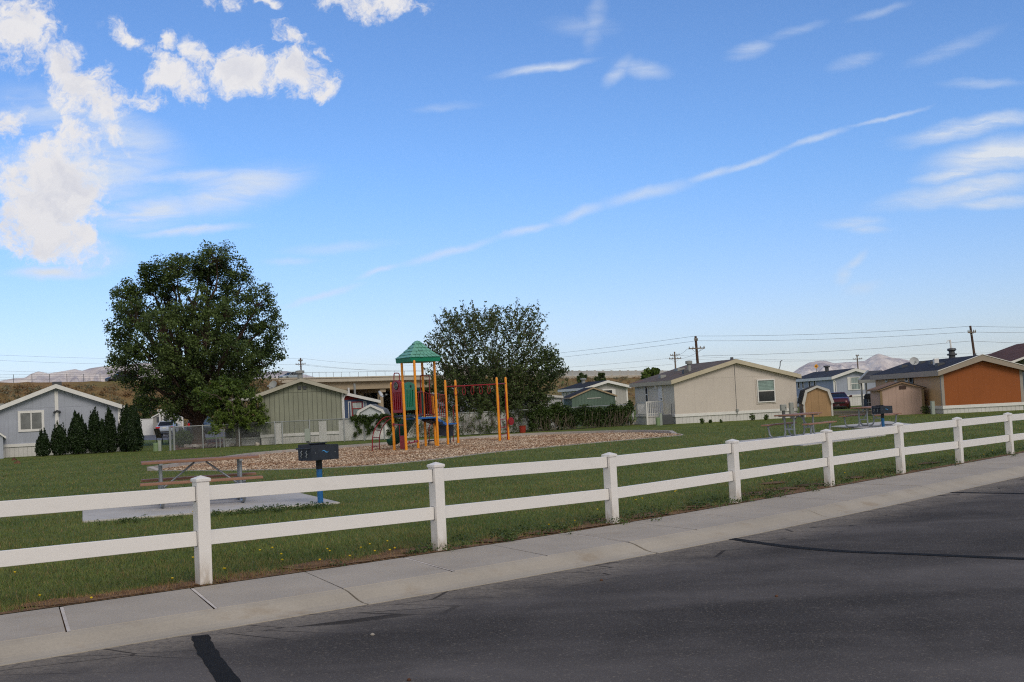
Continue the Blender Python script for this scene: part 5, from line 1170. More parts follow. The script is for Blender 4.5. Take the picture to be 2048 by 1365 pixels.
for x0, x1 in ((550, 565), (639, 657.5), (679, 1040)):
    i0, i1 = np.abs(clp-x0).argmin(), np.abs(clp-x1).argmin(); mb = MB()
    sg, _ = resample(cl[i0:i1+1]-co[:2]+np.array([0, .03]), .085)
    for a, b in zip(sg, sg[1:]):
        d = (b-a)*.46; c = (a+b)/2; mb.prism([(c[0]-d[0], c[1]-d[1]), (c[0]+d[0], c[1]+d[1]), (c[0]+d[0], c[1]+d[1]+.012), (c[0]-d[0], c[1]-d[1]+.012)], lambda u, v, w: (u, v, w), .04, FHh-.03+rng.random()*.03)
    mb.build('privacy_slats', M['white'], ck)
# vines and the vine covered stretch on the right
def fence_pt(x, dy=0.): return cl[np.abs(clp-x).argmin()]+np.array([0, dy])
cs = []
for i in range(90):
    x = 706+rng.random()*95; p = fence_pt(x, -.1); cs.append((p[0], p[1], FHh+.06-.3*rng.random()**2, .16))
for x, n_, ln in ((717, 16, 1.0), (737, 14, .9), (742, 12, .7), (760, 10, .6), (783, 16, 1.0)):
    for k in range(n_): p = fence_pt(x+rng.normal()*2+4*math.sin(k*.8), -.1); cs.append((p[0], p[1], FHh-ln*k/n_, .11))
root = thing('climbing_vine', 'green climbing vine hanging over the white slatted fence left of the playground', 'vine', (*fence_pt(745), 0)); ro = np.array([*fence_pt(745), 0])
C = np.vstack([blob(np.array(c[:3])-ro, c[3], 26, (1, .5, 1)) for c in cs]); leaves('foliage', C, .1, M['leafv'], root, up=.2)
mb = MB()
for x, ln in ((717, 1.), (737, .9), (760, .6), (783, 1.)): 
    mb.tube([np.array([*fence_pt(x+4*math.sin(k*.9), -.06), FHh-ln*k/6])-ro for k in range(7)], .012, 5)
mb.build('stem', M['barkg'], root)
cs = []
for i in range(260):
    x = 795+rng.random()*255; p = fence_pt(x, -.12+rng.normal()*.08); z = .1+1.2*rng.random(); dens = .3+.7*abs(math.sin(x*.05))
    if rng.random() < dens: cs.append((p[0], p[1], z, .17))
root = thing('climbing_vine', 'sparse twiggy vine over the white fence behind the playground posts', 'vine', (*fence_pt(900), 0)); ro = np.array([*fence_pt(900), 0])
C = np.vstack([blob(np.array(c[:3])-ro, c[3], 16, (1.2, .5, 1.2)) for c in cs]); leaves('foliage', C, .085, M['leaf3'], root, up=.2)
mb = MB()
for i in range(150):
    x = 795+rng.random()*255; a = np.array([*fence_pt(x, -.1), rng.random()*.3]); b = a+np.array([rng.normal()*.3, rng.normal()*.08, .6+.6*rng.random()]); mb.tube([a-ro, (a+b)/2-ro+rng.normal(size=3)*.05, b-ro], .008, 4)
mb.build('stem', M['barkg'], root)
root = thing('vine_hedge', 'dense dark green vine hedge covering the fence, before the green shed', 'hedge', (*fence_pt(1160), 0)); ro = np.array([*fence_pt(1160), 0]); cs = []
for i in range(430):
    x = 1062+rng.random()*203; p = fence_pt(x, rng.normal()*.14); top = np.interp(x, [1062, 1085, 1110, 1140, 1200, 1262], [.95, 1.22, 1.4, 1.12, 1.06, 1.1])+.1*math.sin(x*.13)+.07*math.sin(x*.41)
    z = .12+(top-.12)*rng.random()**.7; cs.append((p[0], p[1], z, .22+.08*rng.random()))
C = np.vstack([blob(np.array(c[:3])-ro, c[3], 60, (1.1, .8, .9)) for c in cs]); C[:, 2] = np.abs(C[:, 2]); leaves('foliage', C, .11, M['leafv'], root, up=.6)
mb = MB()
for i in range(120):
    x = 1062+rng.random()*203; a = np.array([*fence_pt(x, -.25-.1*rng.random()), 0]); b = a+np.array([rng.normal()*.25, -.05, .5+.5*rng.random()]); mb.tube([a-ro, (a+b)/2-ro+rng.normal(size=3)*.05, b-ro], .011, 4)
mb.build('stem', M['barkg'], root)
p = at(1045.5, 866); zb = zat(p, 852); t = thing('bucket', 'red bucket standing on the grass at the foot of the shrubby tree', 'bucket', p, 0); h = zb
MB().lathe([(.15, 0), (.19, h-.02), (.205, h-.02), (.205, h), (.17, h), (.14, .03)], (0, 0, 0), 16).build('body', M['bucket'], t, smooth='auto'); MB().tube([(.2*math.cos(a), -.02, h-.02+.16*math.sin(a)*-1) for a in np.linspace(0, PI, 9)], .008, 5).build('handle', M['steel'], t)
for i, x in enumerate((360, 372, 383, 391, 400, 410, 421, 432, 446, 462, 503, 512)):
    p = at(x, 896.5-(x-360)*.033+rng.normal()*.8); mb = MB(Matrix.Translation(p+np.array([0, .25, .03])) @ Matrix.Rotation(rng.random()*6, 4, 'Z')); r_ = .13+.1*rng.random()
    mb.lathe([(r_*.7, -.06), (r_, .02), (r_*.8, .1), (r_*.3, .14)], (0, 0, 0), 7)
    for q in range(len(mb.v)): mb.v[q] += Vector(tuple(rng.normal(size=3)*.025))
    tag(mb.build('rock', M['rock']), 'pale border rock at the foot of the chain link fence', 'rock', 'rocks bordering the mulch bed')
# ------------------------------------------------------------------ trees
def limbtree(root, trunk, limbs, m, name='trunk'):
    mb = MB(); mb.tube(*trunk, n=12)
    for P, r0, r1, n in limbs: mb.tube(P, list(np.linspace(r0, r1, len(P))), n)
    return mb.build(name, m, root, smooth='auto')
def curve(a, b, up, k=6, wob=.1):
    a, b = np.array(a, float), np.array(b, float); L = np.linalg.norm(b-a); out = []
    c = (a+b)/2+np.array([0, 0, up*L])*.5
    for i in range(k+1):
        t = i/k; p = (1-t)**2*a+2*t*(1-t)*c+t*t*b; out.append(p+(rng.normal(size=3)*wob*.5*L*.1 if 0 < i < k else 0))
    return out
def envtree(root, rows, depth_ratio, nclump, rc, per, leaf, m_leaf, m_bark, trunk_h, trunk_r, nl=9, inner=.35, flat=.8, gap=None):
    """rows: (z, x left, x right) silhouette in metres; the crown is filled with leaf clumps carried by limbs"""
    R = np.array(sorted(rows)); cl_ = []
    zlo, zhi = R[0, 0], R[-1, 0]
    while len(cl_) < nclump:
        z = zlo+(zhi-zlo)*rng.random(); xl = np.interp(z, R[:, 0], R[:, 1]); xr = np.interp(z, R[:, 0], R[:, 2]); cx = (xl+xr)/2; hw = (xr-xl)/2
        if rng.random() > hw/6.: continue
        a = rng.random()*2*PI; q = (inner+(1-inner)*rng.random())**.6; w = max(hw-rc*.55, .1)
        p = np.array([cx+w*q*math.cos(a), depth_ratio*w*q*math.sin(a), z])
        if gap and any((p[0]-gx)**2+(p[2]-gz)**2 < gr**2 for gx, gz, gr in gap): continue
        if cl_ and min(np.linalg.norm(p-c) for c in cl_) < rc*.62 and rng.random() < .9: continue
        cl_.append(p)
    # guarantee the silhouette: clumps along both edges
    for z in np.arange(zlo, zhi, rc*.75):
        for s in (1, 2):
            x = np.interp(z, R[:, 0], R[:, s]); cx = np.interp(z, R[:, 0], (R[:, 1]+R[:, 2])/2); x -= np.sign(x-cx)*rc*(.45+.35*rng.random()); cl_.append(np.array([x, rng.normal()*.8, z]))
    cl_ = np.array(cl_); C = []; O = []
    for c in cl_:
        k = int(per*(.6+.8*rng.random())); r = rc*(.7+.6*rng.random())
        sub = [c+rdir(1)[0]*r*.75*rng.random()**.4*np.array([1, 1, flat]) for _ in range(max(3, k//22))]
        for s_ in sub:
            b = blob(s_, r*.36, 22, (1, 1, .9), .6); C.append(b); O.append(np.tile(unit((c-np.array([0, 0, (zlo+zhi)/2]))[None])*.7, (len(b), 1)))
    leaves('crown', np.vstack(C), leaf, m_leaf, root, up=.5, outward=np.vstack(O))
    # limbs
    fork = np.array([0, 0, trunk_h]); limbs = []; nodes = []
    for i in range(nl):
        a = 2*PI*i/nl+rng.random()*.5; el = rad(35+45*rng.random()); Lm = (zhi-trunk_h)*(.5+.25*rng.random())
        z = trunk_h+Lm*math.sin(el); hw = .55*(np.interp(z, R[:, 0], R[:, 2])-np.interp(z, R[:, 0], R[:, 1]))/2
        e = np.array([hw*math.cos(a), hw*math.sin(a)*depth_ratio, z]); P = curve(fork+rng.normal(size=3)*.05, e, .25, 8, .35)
        limbs.append((P, trunk_r*.5, trunk_r*.1, 8)); nodes += [(p, trunk_r*.5*(1-.8*j/8)) for j, p in enumerate(P) if j > 1]
    lead = curve(fork, (np.mean(R[-3:, 1:]), 0, zhi-rc), 0, 8, .3); limbs.append((lead, trunk_r*.6, .03, 8)); nodes += [(p, .1) for p in lead[2:]]
    NP = np.array([p for p, _ in nodes])
    for c in cl_:
        d = np.linalg.norm(NP-c, axis=1)+np.maximum(0, NP[:, 2]-c[2])*1.2; j = d.argmin(); P = curve(NP[j], c, .15, 4, .6); limbs.append((P, min(.05, trunk_r*.16), .012, 5))
    tr = ([(0, 0, -.15), (0, 0, .08), (0.02, 0, .5), (0, 0, trunk_h*.7), (0, 0, trunk_h+.15)], [trunk_r*1.5, trunk_r*1.22, trunk_r, trunk_r*.95, trunk_r*.9])
    limbtree(root, tr, limbs, m_bark)
    return cl_
P0 = atY(396, 880, 74.5); P0[2] = 0
bt = thing('big_tree', 'large round dark green cottonwood tree beyond the chain link fence', 'tree', P0)
k_ = 30.7/F*74.5
LOB = [(2.1, 11.7, 1.2), (1.3, 11.5, 1.1), (3.0, 10.9, 1.0), (-3.3, 11.0, 1.0), (-1.5, 11.5, .95), (.3, 11.6, 1.0), (-4.3, 9.7, .9), (-1.2, 2.2, .7), (-2.2, 4.2, 1.1),  (-.5, 11.2, 1.2), (.9, 10.6, 1.3), (-2.6, 10.8, 1.15), (-3.8, 10.2, .95), (3.1, 9.8, 1.2), (4.5, 8.9, 1.1), (5.0, 7.5, 1.05), (4.9, 6.1, 1.0), (4.5, 5.0, 1.1), (-4.9, 9.0, .95), (-5.1, 7.5, 1.1), (-4.7, 5.8, 1.), (-4.5, 4.9, .9), (-3.7, 4.1, 1.0), (-2.9, 3.1, .9), (-1.0, 3.4, 1.1), (2.9, 4.2, 1.2), (1.0, 2.8, .95), (3.4, 3.4, .9), (-1.6, 2.5, .7),
       (-1.8, 9.4, 1.3), (.7, 8.8, 1.4), (2.8, 8., 1.2), (-3.2, 8.2, 1.2), (-.9, 7.2, 1.4), (1.6, 6.6, 1.3), (-2.9, 6.4, 1.2), (3.3, 5.9, 1.1), (-1.5, 5.1, 1.3), (.8, 4.8, 1.3)]
def lobetree(root, lobes, sc, dens, leaf, m_leaf, m_bark, trunk_h, trunk_r):
    C = []; O = []; limbs = []; fork = np.array([0, 0, trunk_h]); nodes = []
    zc = 7.
    for li, (x, z, r) in enumerate(lobes):
        edge = li < 30; reps = ((0.,),) if edge else ((-1.,), (1.,))
        for (sg,) in reps:
            dy = rng.normal()*1.1 if edge else sg*(2.2+1.6*rng.random())
            c = np.array([x*sc, dy, z*sc]); P = curve(fork+np.array([rng.normal()*.12, rng.normal()*.12, -.2*rng.random()]), c, .22, 9, .4)
            limbs.append((P, trunk_r*(.42 if edge else .3), .035, 7)); nodes += P[4:]
            for k in range(int(15*dens*r*r)):
                d = rdir(1)[0]*(.35+.65*rng.random()**.6)*r*sc; cc = c+d*np.array([1.05, 1.2, .95]); rr = .3+.22*rng.random()
                limbs.append((curve(c-np.array([0, 0, .2]), cc, .1, 3, .6), .03, .01, 4))
                n = int(86*(.6+.8*rng.random())); C.append(blob(cc, rr*1.25, n, (1, 1, .8), .55)); O.append(np.tile(unit((cc-np.array([0, 0, zc*sc]))[None])*.7, (n, 1)))
    leaves('crown', np.vstack(C), leaf, m_leaf, root, up=.55, outward=np.vstack(O))
    tr = ([(0, 0, -.15), (0, 0, .08), (0.02, 0, .5), (0, 0, trunk_h*.7), (0, 0, trunk_h+.15)], [trunk_r*1.55, trunk_r*1.25, trunk_r, trunk_r*.95, trunk_r*.85])
    limbtree(root, tr, limbs, m_bark)
lobetree(bt, [(x*(.95 if x < 0 else 1), z, r) for x, z, r in LOB], k_, 1.12, .155, M['leaf'], M['bark'], 1.5, .42)
# small tree against the fence
P1 = at(478, 890.5); P1 = atY(477, 889, 62.2); P1[2] = 0; s_ = F/62.2
stt = thing('small_tree', 'small bright green tree with pale bare twigs, before the porch of the green house', 'tree', P1)
def rowpx(py, l, r, cx=477, base=890, s=s_): return ((base-py)/s, (l-cx)/s, (r-cx)/s)
rows = [rowpx(*q) for q in ((757, 430, 462), (768, 420, 492), (782, 408, 512), (800, 403, 528), (820, 410, 532), (838, 425, 541), (850, 432, 540), (858, 438, 520))]
envtree(stt, rows, .8, 105, .42, 190, .12, M['leaf2'], M['barkg'], .95, .13, 7, .2)
mb = MB()
for (x0, y0), (x1, y1) in (((470, 845), (463, 795)), ((478, 840), (490, 810)), ((490, 818), (475, 790)), ((462, 830), (446, 806)), ((473, 850), (500, 822))):
    a = atY(x0, y0, 61.6)-P1; b = atY(x1, y1, 61.0)-P1; mb.tube(curve(a, b, .05, 5, .4), [.035, .03, .026, .02, .015, .01], 6)
mb.build('branch', M['barkg'], stt, smooth=True)
# loose multi-stemmed shrub tree behind the playground
P2 = atY(990, 867, 65.0); P2[2] = 0; s2 = F/65.
st2 = thing('shrub_tree', 'loose airy multi stemmed tree with upright leafy shoots behind the playground', 'tree', P2)
tip = [rowpx(*q, 990, 867, s2) for q in ((600, 935, 1050), (616, 900, 1092), (633, 876, 1100), (648, 876, 1107), (662, 866, 1092), (682, 852, 1098), (702, 860, 1112), (727, 852, 1130), (760, 853, 1143), (782, 861, 1118), (803, 880, 1110))]
Rr = np.array(sorted(tip)); mb = MB(); C = []
for i in range(17):
    a = 2*PI*i/17+rng.random()*.3; z = 1.6+3.2*rng.random(); l = np.interp(z, Rr[:, 0], Rr[:, 1]); r = np.interp(z, Rr[:, 0], Rr[:, 2]); q = .35+.35*rng.random(); e = np.array([(l+r)/2+(r-l)/2*q*math.cos(a), 2.6*q*math.sin(a), z])
    st = np.array([rng.normal()*.25, rng.normal()*.2, 0]); P = curve(st, e, .22, 8, .5); mb.tube(P, list(np.linspace(.12, .035, 9)), 7)
    for k in range(5):
        b0 = P[3+rng.integers(6)]; out = unit((e-st)[None])[0]*[1, 1, .4]; d = unit((out*.8+np.array([0, 0, .6])+rng.normal(size=3)*.62)[None])[0]; Ls = 1.3+1.5*rng.random()
        t_ = b0+d*Ls
        zc = min(t_[2], Rr[-1, 0]-.1+.3*rng.random()); l = np.interp(zc, Rr[:, 0], Rr[:, 1]); r = np.interp(zc, Rr[:, 0], Rr[:, 2]); t_[2] = zc; t_[0] = np.clip(t_[0], l, r); t_[1] = np.clip(t_[1], -3.2, 3.2)
        S = curve(b0, t_, .1, 7, .5); mb.tube(S, list(np.linspace(.022, .006, 8)), 4)
        for j in range(1, 8):
            for f_ in (0, .5): 
                p = S[j-1]+(S[j]-S[j-1])*(f_+.5*rng.random()); C.append(blob(p, .17*(1.1-.07*j), 6, (1, 1, 1), .6))
# silhouette shoots
for z, l, r in Rr:
    for x in (l, r):
        for k in range(2):
            e = np.array([x*.97, rng.normal()*.7, z+rng.normal()*.2-.1]); b = e*[.55, .6, .62]+[0, 0, .4]; S = curve(b, e, .12, 7, .5); mb.tube(S, list(np.linspace(.025, .006, 8)), 4)
            for j in range(3, 8): C.append(blob(S[j], .16, 6, (1, 1, 1), .6))
for x in (-1.6, -.95, -.85, -.2, .35, .5, 1.2, 1.65, 1.8, 2.4, 2.9):
    e = np.array([x, rng.normal()*.5, 7.2-.07*x*x+rng.normal()*.16]); b = np.array([x*.8, 0, 5.4]); S = curve(b, e, .02, 8, .4); mb.tube(S, list(np.linspace(.02, .005, 9)), 4)
    for j in range(3, 9): C.append(blob(S[j], .14*(1.15-.06*j), 5, (1, 1, 1.2), .6))
for c in [(np.array([(x-990)/s2, rng.normal()*.5-.5, (867-y)/s2]), .45) for x, y in ((1095, 712), (1105, 725), (1112, 715), (1120, 735), (1085, 730), (1075, 745), (1100, 745), (1128, 750), (1110, 760), (1060, 760), (1085, 765), (1050, 730), (1040, 760), (1070, 780), (1010, 770), (1030, 790), (950, 770), (930, 760), (970, 745), (1000, 740), (1050, 800), (1080, 800), (910, 745), (890, 760))]: C.append(blob(c[0], c[1], 210, (1.1, 1.2, .8), .55))
tw = mb
for i in range(1250):
    z = .9+5.95*rng.random()**1.15; l = np.interp(z, Rr[:, 0], Rr[:, 1]); r = np.interp(z, Rr[:, 0], Rr[:, 2]); q = rng.random()**.5*.97; a = rng.random()*2*PI
    c = np.array([(l+r)/2+(r-l)/2*q*math.cos(a), 3.*q*math.sin(a), z]); d = unit((c*[.3, .3, 0]+np.array([0, 0, 1.])+rng.normal(size=3)*.6)[None])[0]
    tw.tube([c-d*.5, c+d*.05, c+d*.5], [.014, .009, .004], 4)
    for k in range(5): C.append(blob(c+d*(-.4+.2*k), .13, 6 if z < 3.6 else 4, (1, 1, 1), .6))
mb.build('stem', M['barkg'], st2, smooth=True)
leaves('crown', np.vstack(C), .125, M['leaf3'], st2, up=.4)
# arborvitae row
def arbor(label, x, l, r, yt, yb, Y, tipx=None, loc_only=False):
    p = at((l+r)/2, yb) if Y is None else atY((l+r)/2, yb, Y); p[2] = 0; s = F/p[1]; h = (yb-yt)/s; w = (r-l)/s/2; tx = ((tipx or x)-(l+r)/2)/s
    t = thing('arborvitae', label, 'shrub', p, 0, 'arborvitae row by the grey house'); C = []; n = int(5200*h*w)+1600
    z = h*rng.random(n)**.85; prof = np.interp(z/h, [0, .05, .2, .45, .7, .88, 1], [.62, .85, 1, .92, .68, .38, .05]); a = rng.random(n)*2*PI
    lob = 1+.16*np.sin(a*(3+int(x)%3)+z*4.1/h*(1.5+x%2)+x)+.11*np.sin(a*7-z*9+2*x)+.1*np.sin(a*2+x*1.7); rr = prof*w*lob*(.7+.34*rng.random(n)); C = np.stack([rr*np.cos(a)+tx*(z/h)**1.5, rr*np.sin(a), z+.05], 1)
    O = np.stack([np.cos(a), np.sin(a), .35+0*a], 1)*1.6
    for k in range(int(34*h*w)+14):
        zc_ = h*(.12+.82*rng.random()); a0 = rng.random()*6.283; rc_ = np.interp(zc_/h, [0, .05, .2, .45, .7, .88, 1], [.62, .85, 1, .92, .68, .38, .05])*w*(.85+.2*rng.random()); m_ = 46; tt_ = rng.random(m_); hh_ = .28+.22*rng.random()
        q_ = np.stack([rc_*math.cos(a0)+tx*(zc_/h)**1.5+rng.normal(size=m_)*.06*(1-tt_), rc_*math.sin(a0)+rng.normal(size=m_)*.06*(1-tt_), zc_+hh_*tt_], 1); C = np.vstack([C, q_]); O = np.vstack([O, np.tile([math.cos(a0), math.sin(a0), .4], (m_, 1))*1.6])
    leaves('foliage', C, .1, M['arb'], t, aspect=.45, up=.1, outward=O*.5)
    mb = MB(); prof2 = [(max(.02, np.interp(q, [0, .05, .2, .45, .7, .88, 1], [.5, .7, .8, .72, .5, .24, .02])*w*.72), q*h*.97+.1) for q in np.linspace(0, 1, 9)]
    mb.lathe(prof2, (0, 0, 0), 12)
    for q in range(len(mb.v)): mb.v[q].x += tx*(mb.v[q].z/h)**1.5
    mb.build('inner_foliage', M['arb'], t, smooth=True)
    MB().tube([(0, 0, -.1), (0, 0, .25)], .06, 8).build('trunk', M['bark'], t)
arbor('shortest small arborvitae at the left end of the row', 86, 73, 99, 867.5, 911, 60.5)
arbor('short pointed arborvitae second from the left, under the ridge trim of the grey house', 120, 103, 136.5, 852.5, 910, 61)
arbor('broad two humped arborvitae third from the left', 157, 136.5, 177, 831, 908.5, 61.5)
arbor('tall slim arborvitae left of the small one in the gap', 190, 177, 204, 824.5, 907.5, 61.5)
arbor('small thin arborvitae squeezed into the gap between two tall ones', 207, 199, 214, 846.5, 907, 61.2)
arbor('tall pointed arborvitae in front of the right corner of the grey house', 220, 212, 236, 824, 906.5, 62)
arbor('tall dark arborvitae left half of the wide pair at the right end of the row', 253, 237, 266, 818, 905, 62, 255)
arbor('widest tallest arborvitae at the right end of the row', 269, 253, 285.5, 814, 904, 61.5, 267)
p = atY(366, 888, 66); p[2] = 0; t = thing('shrub', 'small round dark shrub behind the chain link fence, left of the big tree trunk', 'shrub', p); C = blob((0, 0, .5), .62, 1600, (1, 1, .8), .4); C[:, 2] = np.abs(C[:, 2]); leaves('foliage', C, .1, M['leaf'], t, up=.5); MB().tube([(0, 0, -.05), (0, 0, .4)], .04, 6).build('stem', M['barkg'], t)
def bushtree(name, label, x, yb, yt, l, r, Y, m, n=30, leaf=.18, z0=0.):
    p = atY(x, yb, Y); s = F/Y; h = (yb-yt)/s; w = (r-l)/s/2; cx = ((l+r)/2-x)/s; t = thing(name, label, 'tree', p); C = []; mb = MB(); mb.tube([(0, 0, -2), (0, 0, h*.5)], [.14, .08], 8)
    for i in range(n):
        a = rng.random()*2*PI; q = rng.random()**.5; z = h*(.25+.7*rng.random()); ww = w*math.sqrt(max(.05, 1-((z/h-.5)/.55)**2)); c = np.array([cx+ww*q*math.cos(a)*.85, ww*q*math.sin(a)*.85, z]); C.append(blob(c, w*.3, 70, (1, 1, .9))); mb.tube([(0, 0, h*.25), c], .025, 4)
    leaves('crown', np.vstack(C), leaf, m, t); mb.build('trunk', M['barkg'], t)
bushtree('tree', 'bushy green tree behind the right end of the arborvitae row', 300, 850, 795, 272, 322, 135, M['leaf3'], 26, .3)
bushtree('tree', 'small bushy tree before the sound wall, above the black roof, left of centre', 1168, 775, 747, 1155, 1182, 250, M['leaf3'], 14, .45)
bushtree('tree', 'small bushy tree before the sound wall, right of its twin above the black roof', 1202, 772, 742, 1187, 1214, 250, M['leaf3'], 14, .45)
bushtree('tree', 'yellow green tree top peeking over the left roof slope of the beige house', 1300, 780, 739, 1280, 1325, 110, M['leaf2'], 22, .3)
for i, (x, y, h) in enumerate(((1404, 848, 12), (1442, 846, 7), (1505, 842, 16), (1533, 841, 13), (1421, 847, 8))):
    p = at(x, y); t = tag(leaves('weed_plant', blob((0, 0, h/36*.45), h/36*.5, 50+h*6, (.8, .6, 1))+p, .1, M['weed'], up=.4), 'leafy weed growing against the white skirting of the beige house', 'plant', 'weeds by the beige house')
p = at(1852, 828.5); tag(leaves('weed_plant', blob((0, 0, .25), .3, 160, (.9, .7, .9))+p, .1, M['leaf3'], up=.4), 'dark leafy weed at the right corner of the pink shed', 'plant')
# ------------------------------------------------------------------ vehicles
PAINT = {}
def paint(name, c, met=.3):
    m, nt, b = newmat(name); b.inputs['Base Color'].default_value = c; fin(b, .28, met, .5); b.inputs['Coat Weight'].default_value = .25; b.inputs['Coat Roughness'].default_value = .08; return m
M['lightred'] = plain('red_tail_lens', srgb(190, 16, 20), .2, 0, .03); M['lightclear'] = plain('clear_lens', srgb(214, 218, 222), .1, .2, .03); M['chrome'] = plain('alloy', srgb(190, 192, 196), .25, .8, .03); M['carglass'] = glassy('car_glass', (.012, .013, .016, 1), .18); M['carglass'].node_tree.nodes['Principled BSDF'].inputs['Specular IOR Level'].default_value = .3; M['plate'] = plain('licence_plate', srgb(214, 214, 208), .5)
def loft(mb, rings):
    n = len(rings[0]); b = len(mb.v)
    for r in rings: mb.v += [Vector(tuple(map(float, p))) for p in r]
    for i in range(len(rings)-1):
        for j in range(n): mb.f.append((b+i*n+j, b+i*n+(j+1) % n, b+(i+1)*n+(j+1) % n, b+(i+1)*n+j))
    mb.f += [tuple(b+j for j in range(n-1, -1, -1)), tuple(b+(len(rings)-1)*n+j for j in range(n))]
def car(name, label, loc, rot, pm, L=4.6, Wd=1.8, Ht=1.46, belt=.92, hood=.9, trunk=1.0, suv=False, coupe=False):
    t = thing(name, label, 'car', loc, rot); hl, hw = L/2, Wd/2
    S = [(-hl, .42, .70, .80), (-hl+.06, .3, .92, .92), (-hl+.5, .22, trunk, .98), (-hl+1.1, .2, belt+.06, 1), (0, .2, belt, 1), (hl-1.35, .2, belt-.01, 1), (hl-.7, .2, hood-.06, .97), (hl-.15, .26, hood-.2, .9), (hl, .34, hood-.36, .76)]
    R = []
    for x, z0, z1, k in S:
        w = hw*k; zm = (z0+z1)/2
        R.append([(x, -w*.86, z0), (x, w*.86, z0), (x, w*.98, z0+.14), (x, w, zm), (x, w*.95, z1-.05), (x, w*.8, z1), (x, -w*.8, z1), (x, -w*.95, z1-.05), (x, -w, zm), (x, -w*.98, z0+.14)])
    mb = MB(); loft(mb, R); body = mb.build('body', pm, t, smooth='auto')
    a, b = (-hl+.12, hl-1.3) if suv else (-hl+.55, hl-1.35); c, d = (-hl+.42, hl-2.1) if suv else (-hl+1.3, hl-2.25)
    if coupe: a, b, c, d = -hl+.4, hl-1.75, -hl+1.45, hl-2.7
    zb, zt = belt-.03, Ht-.05; w0, w1 = hw*.88, hw*(.6 if coupe else .68)
    B = [(a, -w0, zb), (b, -w0, zb), (b, w0, zb), (a, w0, zb)]; Tt = [(c, -w1, zt), (d, -w1, zt), (d, w1, zt), (c, w1, zt)]
    gm = MB(); gm.add(B+Tt, [(3, 2, 1, 0), (4, 5, 6, 7), (0, 1, 5, 4), (1, 2, 6, 5), (2, 3, 7, 6), (3, 0, 4, 7)]); gm.build('windows', M['carglass'], t)
    rb_ = MB(); loft(rb_, [[(x, -w*.98, z-.01), (x, w*.98, z-.01), (x, w*.9, z+.05), (x, -w*.9, z+.05)] for x, w, z in ((c-.03, w1, zt-.01), ((c+d)/2, w1*1.02, zt+.01), (d+.05, w1, zt-.02))])
    for p, q in zip(B, Tt): rb_.tube([p, q], .04, 6)
    for s in (-1, 1): rb_.tube([((a+b)/2-.1, s*w0, zb), ((c+d)/2-.1, s*w1, zt)], .035, 6); rb_.tube([(a, s*w0, zb), (b, s*w0, zb)], .02, 5)
    rb_.build('roof', pm, t, smooth='auto')
    for sx in (-hl+.9, hl-.88):
        for s in (-1, 1):
            y0, y1 = s*(hw-.2), s*(hw+.012); r = .33; mb = MB(Matrix.Translation((sx, 0, r)) @ Matrix.Rotation(-PI/2, 4, 'X')); lo_, hi_ = min(y0, y1), max(y0, y1)
            mb.lathe([(r*.6, lo_), (r*.97, lo_), (r, lo_+.03), (r, hi_-.03), (r*.97, hi_), (r*.6, hi_)], (0, 0, 0), 20); wh = thing('w', '', '') if False else mb.build('wheel', M['rubber'], t, smooth='auto')
            m2 = MB(Matrix.Translation((sx, 0, r)) @ Matrix.Rotation(-PI/2, 4, 'X')); e_ = hi_ if s > 0 else lo_
            m2.lathe([(r*.62, min(e_-s*.06, e_-s*.015)), (r*.62, max(e_-s*.06, e_-s*.015))], (0, 0, 0), 16); m2.build('rim', M['chrome'], wh, smooth='auto')
    for s in (-1, 1):
        MB().cbox((-hl+.06, s*hw*.68, .84 if not suv else .95), (.12, .42 if not suv else .22, .16 if not suv else .34)).build('tail_light', M['lightred'], t, bevel=.03)
        MB().cbox((hl-.16, s*hw*.62, .64), (.14, .36, .12)).build('headlight', M['lightclear'], t, bevel=.03)
        mr = MB(); mr.tube([(b-.35, s*w0, zb+.06), (b-.32, s*(w0+.14), zb+.09)], .03, 6); mr.cbox((b-.32, s*(w0+.2), zb+.12), (.1, .2, .13)); mr.build('mirror', pm, t, bevel=.02)
    MB().cbox((-hl-.01, 0, .8 if not suv else .9), (.02, .34, .14)).build('licence_plate', M['plate'], t)
    MB().cbox((hl-.03, 0, .42), (.06, .34, .12)).build('licence_plate', M['plate'], t)
    MB().cbox((hl-.06, 0, .6 if coupe else .58), (.16, hw*1.25, .13)).build('front_grille', M['black'], t, bevel=.02)
    g = MB(); g.cbox((-hl-.005, 0, .42), (.1, Wd*.8, .1)); g.cbox((hl-.04, 0, .3), (.1, Wd*.7, .12)); g.build('bumper_insert', M['black'], t, bevel=.02)
    return t
p = atY(324, 868, 112); car('parked_car', 'silver sedan seen from behind, parked on the driveway left of the big tree', (p[0], p[1]+2, .05), rad(90+8), paint('silver_paint', srgb(176, 186, 202)), 4.6, 1.8, 1.46)
p = atY(397, 868, 114); car('parked_car', 'dark blue car half hidden behind the trunk of the big tree', (p[0], p[1]+2, .05), rad(90-6), paint('dark_blue_paint', srgb(36, 44, 58)), 4.7, 1.86, 1.7, 1.02, .95, 1.05, True)
p = atY(1690, 822, 86.); car('parked_car', 'dark maroon sports coupe facing the park between the tan and pink sheds', (p[0], p[1]+2, -.12), rad(-90-16), paint('maroon_paint', srgb(74, 10, 22)), 4.8, 1.92, 1.38, .96, 1.06, 1.04, coupe=True)
p = atY(238, 765, 181); p0 = np.array(p); car('freeway_car', 'dark vehicle driving on the freeway above the embankment, left of the big tree', (p[0]-.3, 183, 7.9), rad(180+42), paint('black_paint', srgb(30, 32, 36)), 4.8, 1.9, 1.7, 1.05, 1., 1.1, True)
p = atY(576, 757, 207); car('freeway_car', 'silver car on the overpass just right of the big tree', (p[0], 209, 7.75), rad(180+52), paint('pale_silver_paint', srgb(170, 178, 180)), 4.6, 1.8, 1.5)

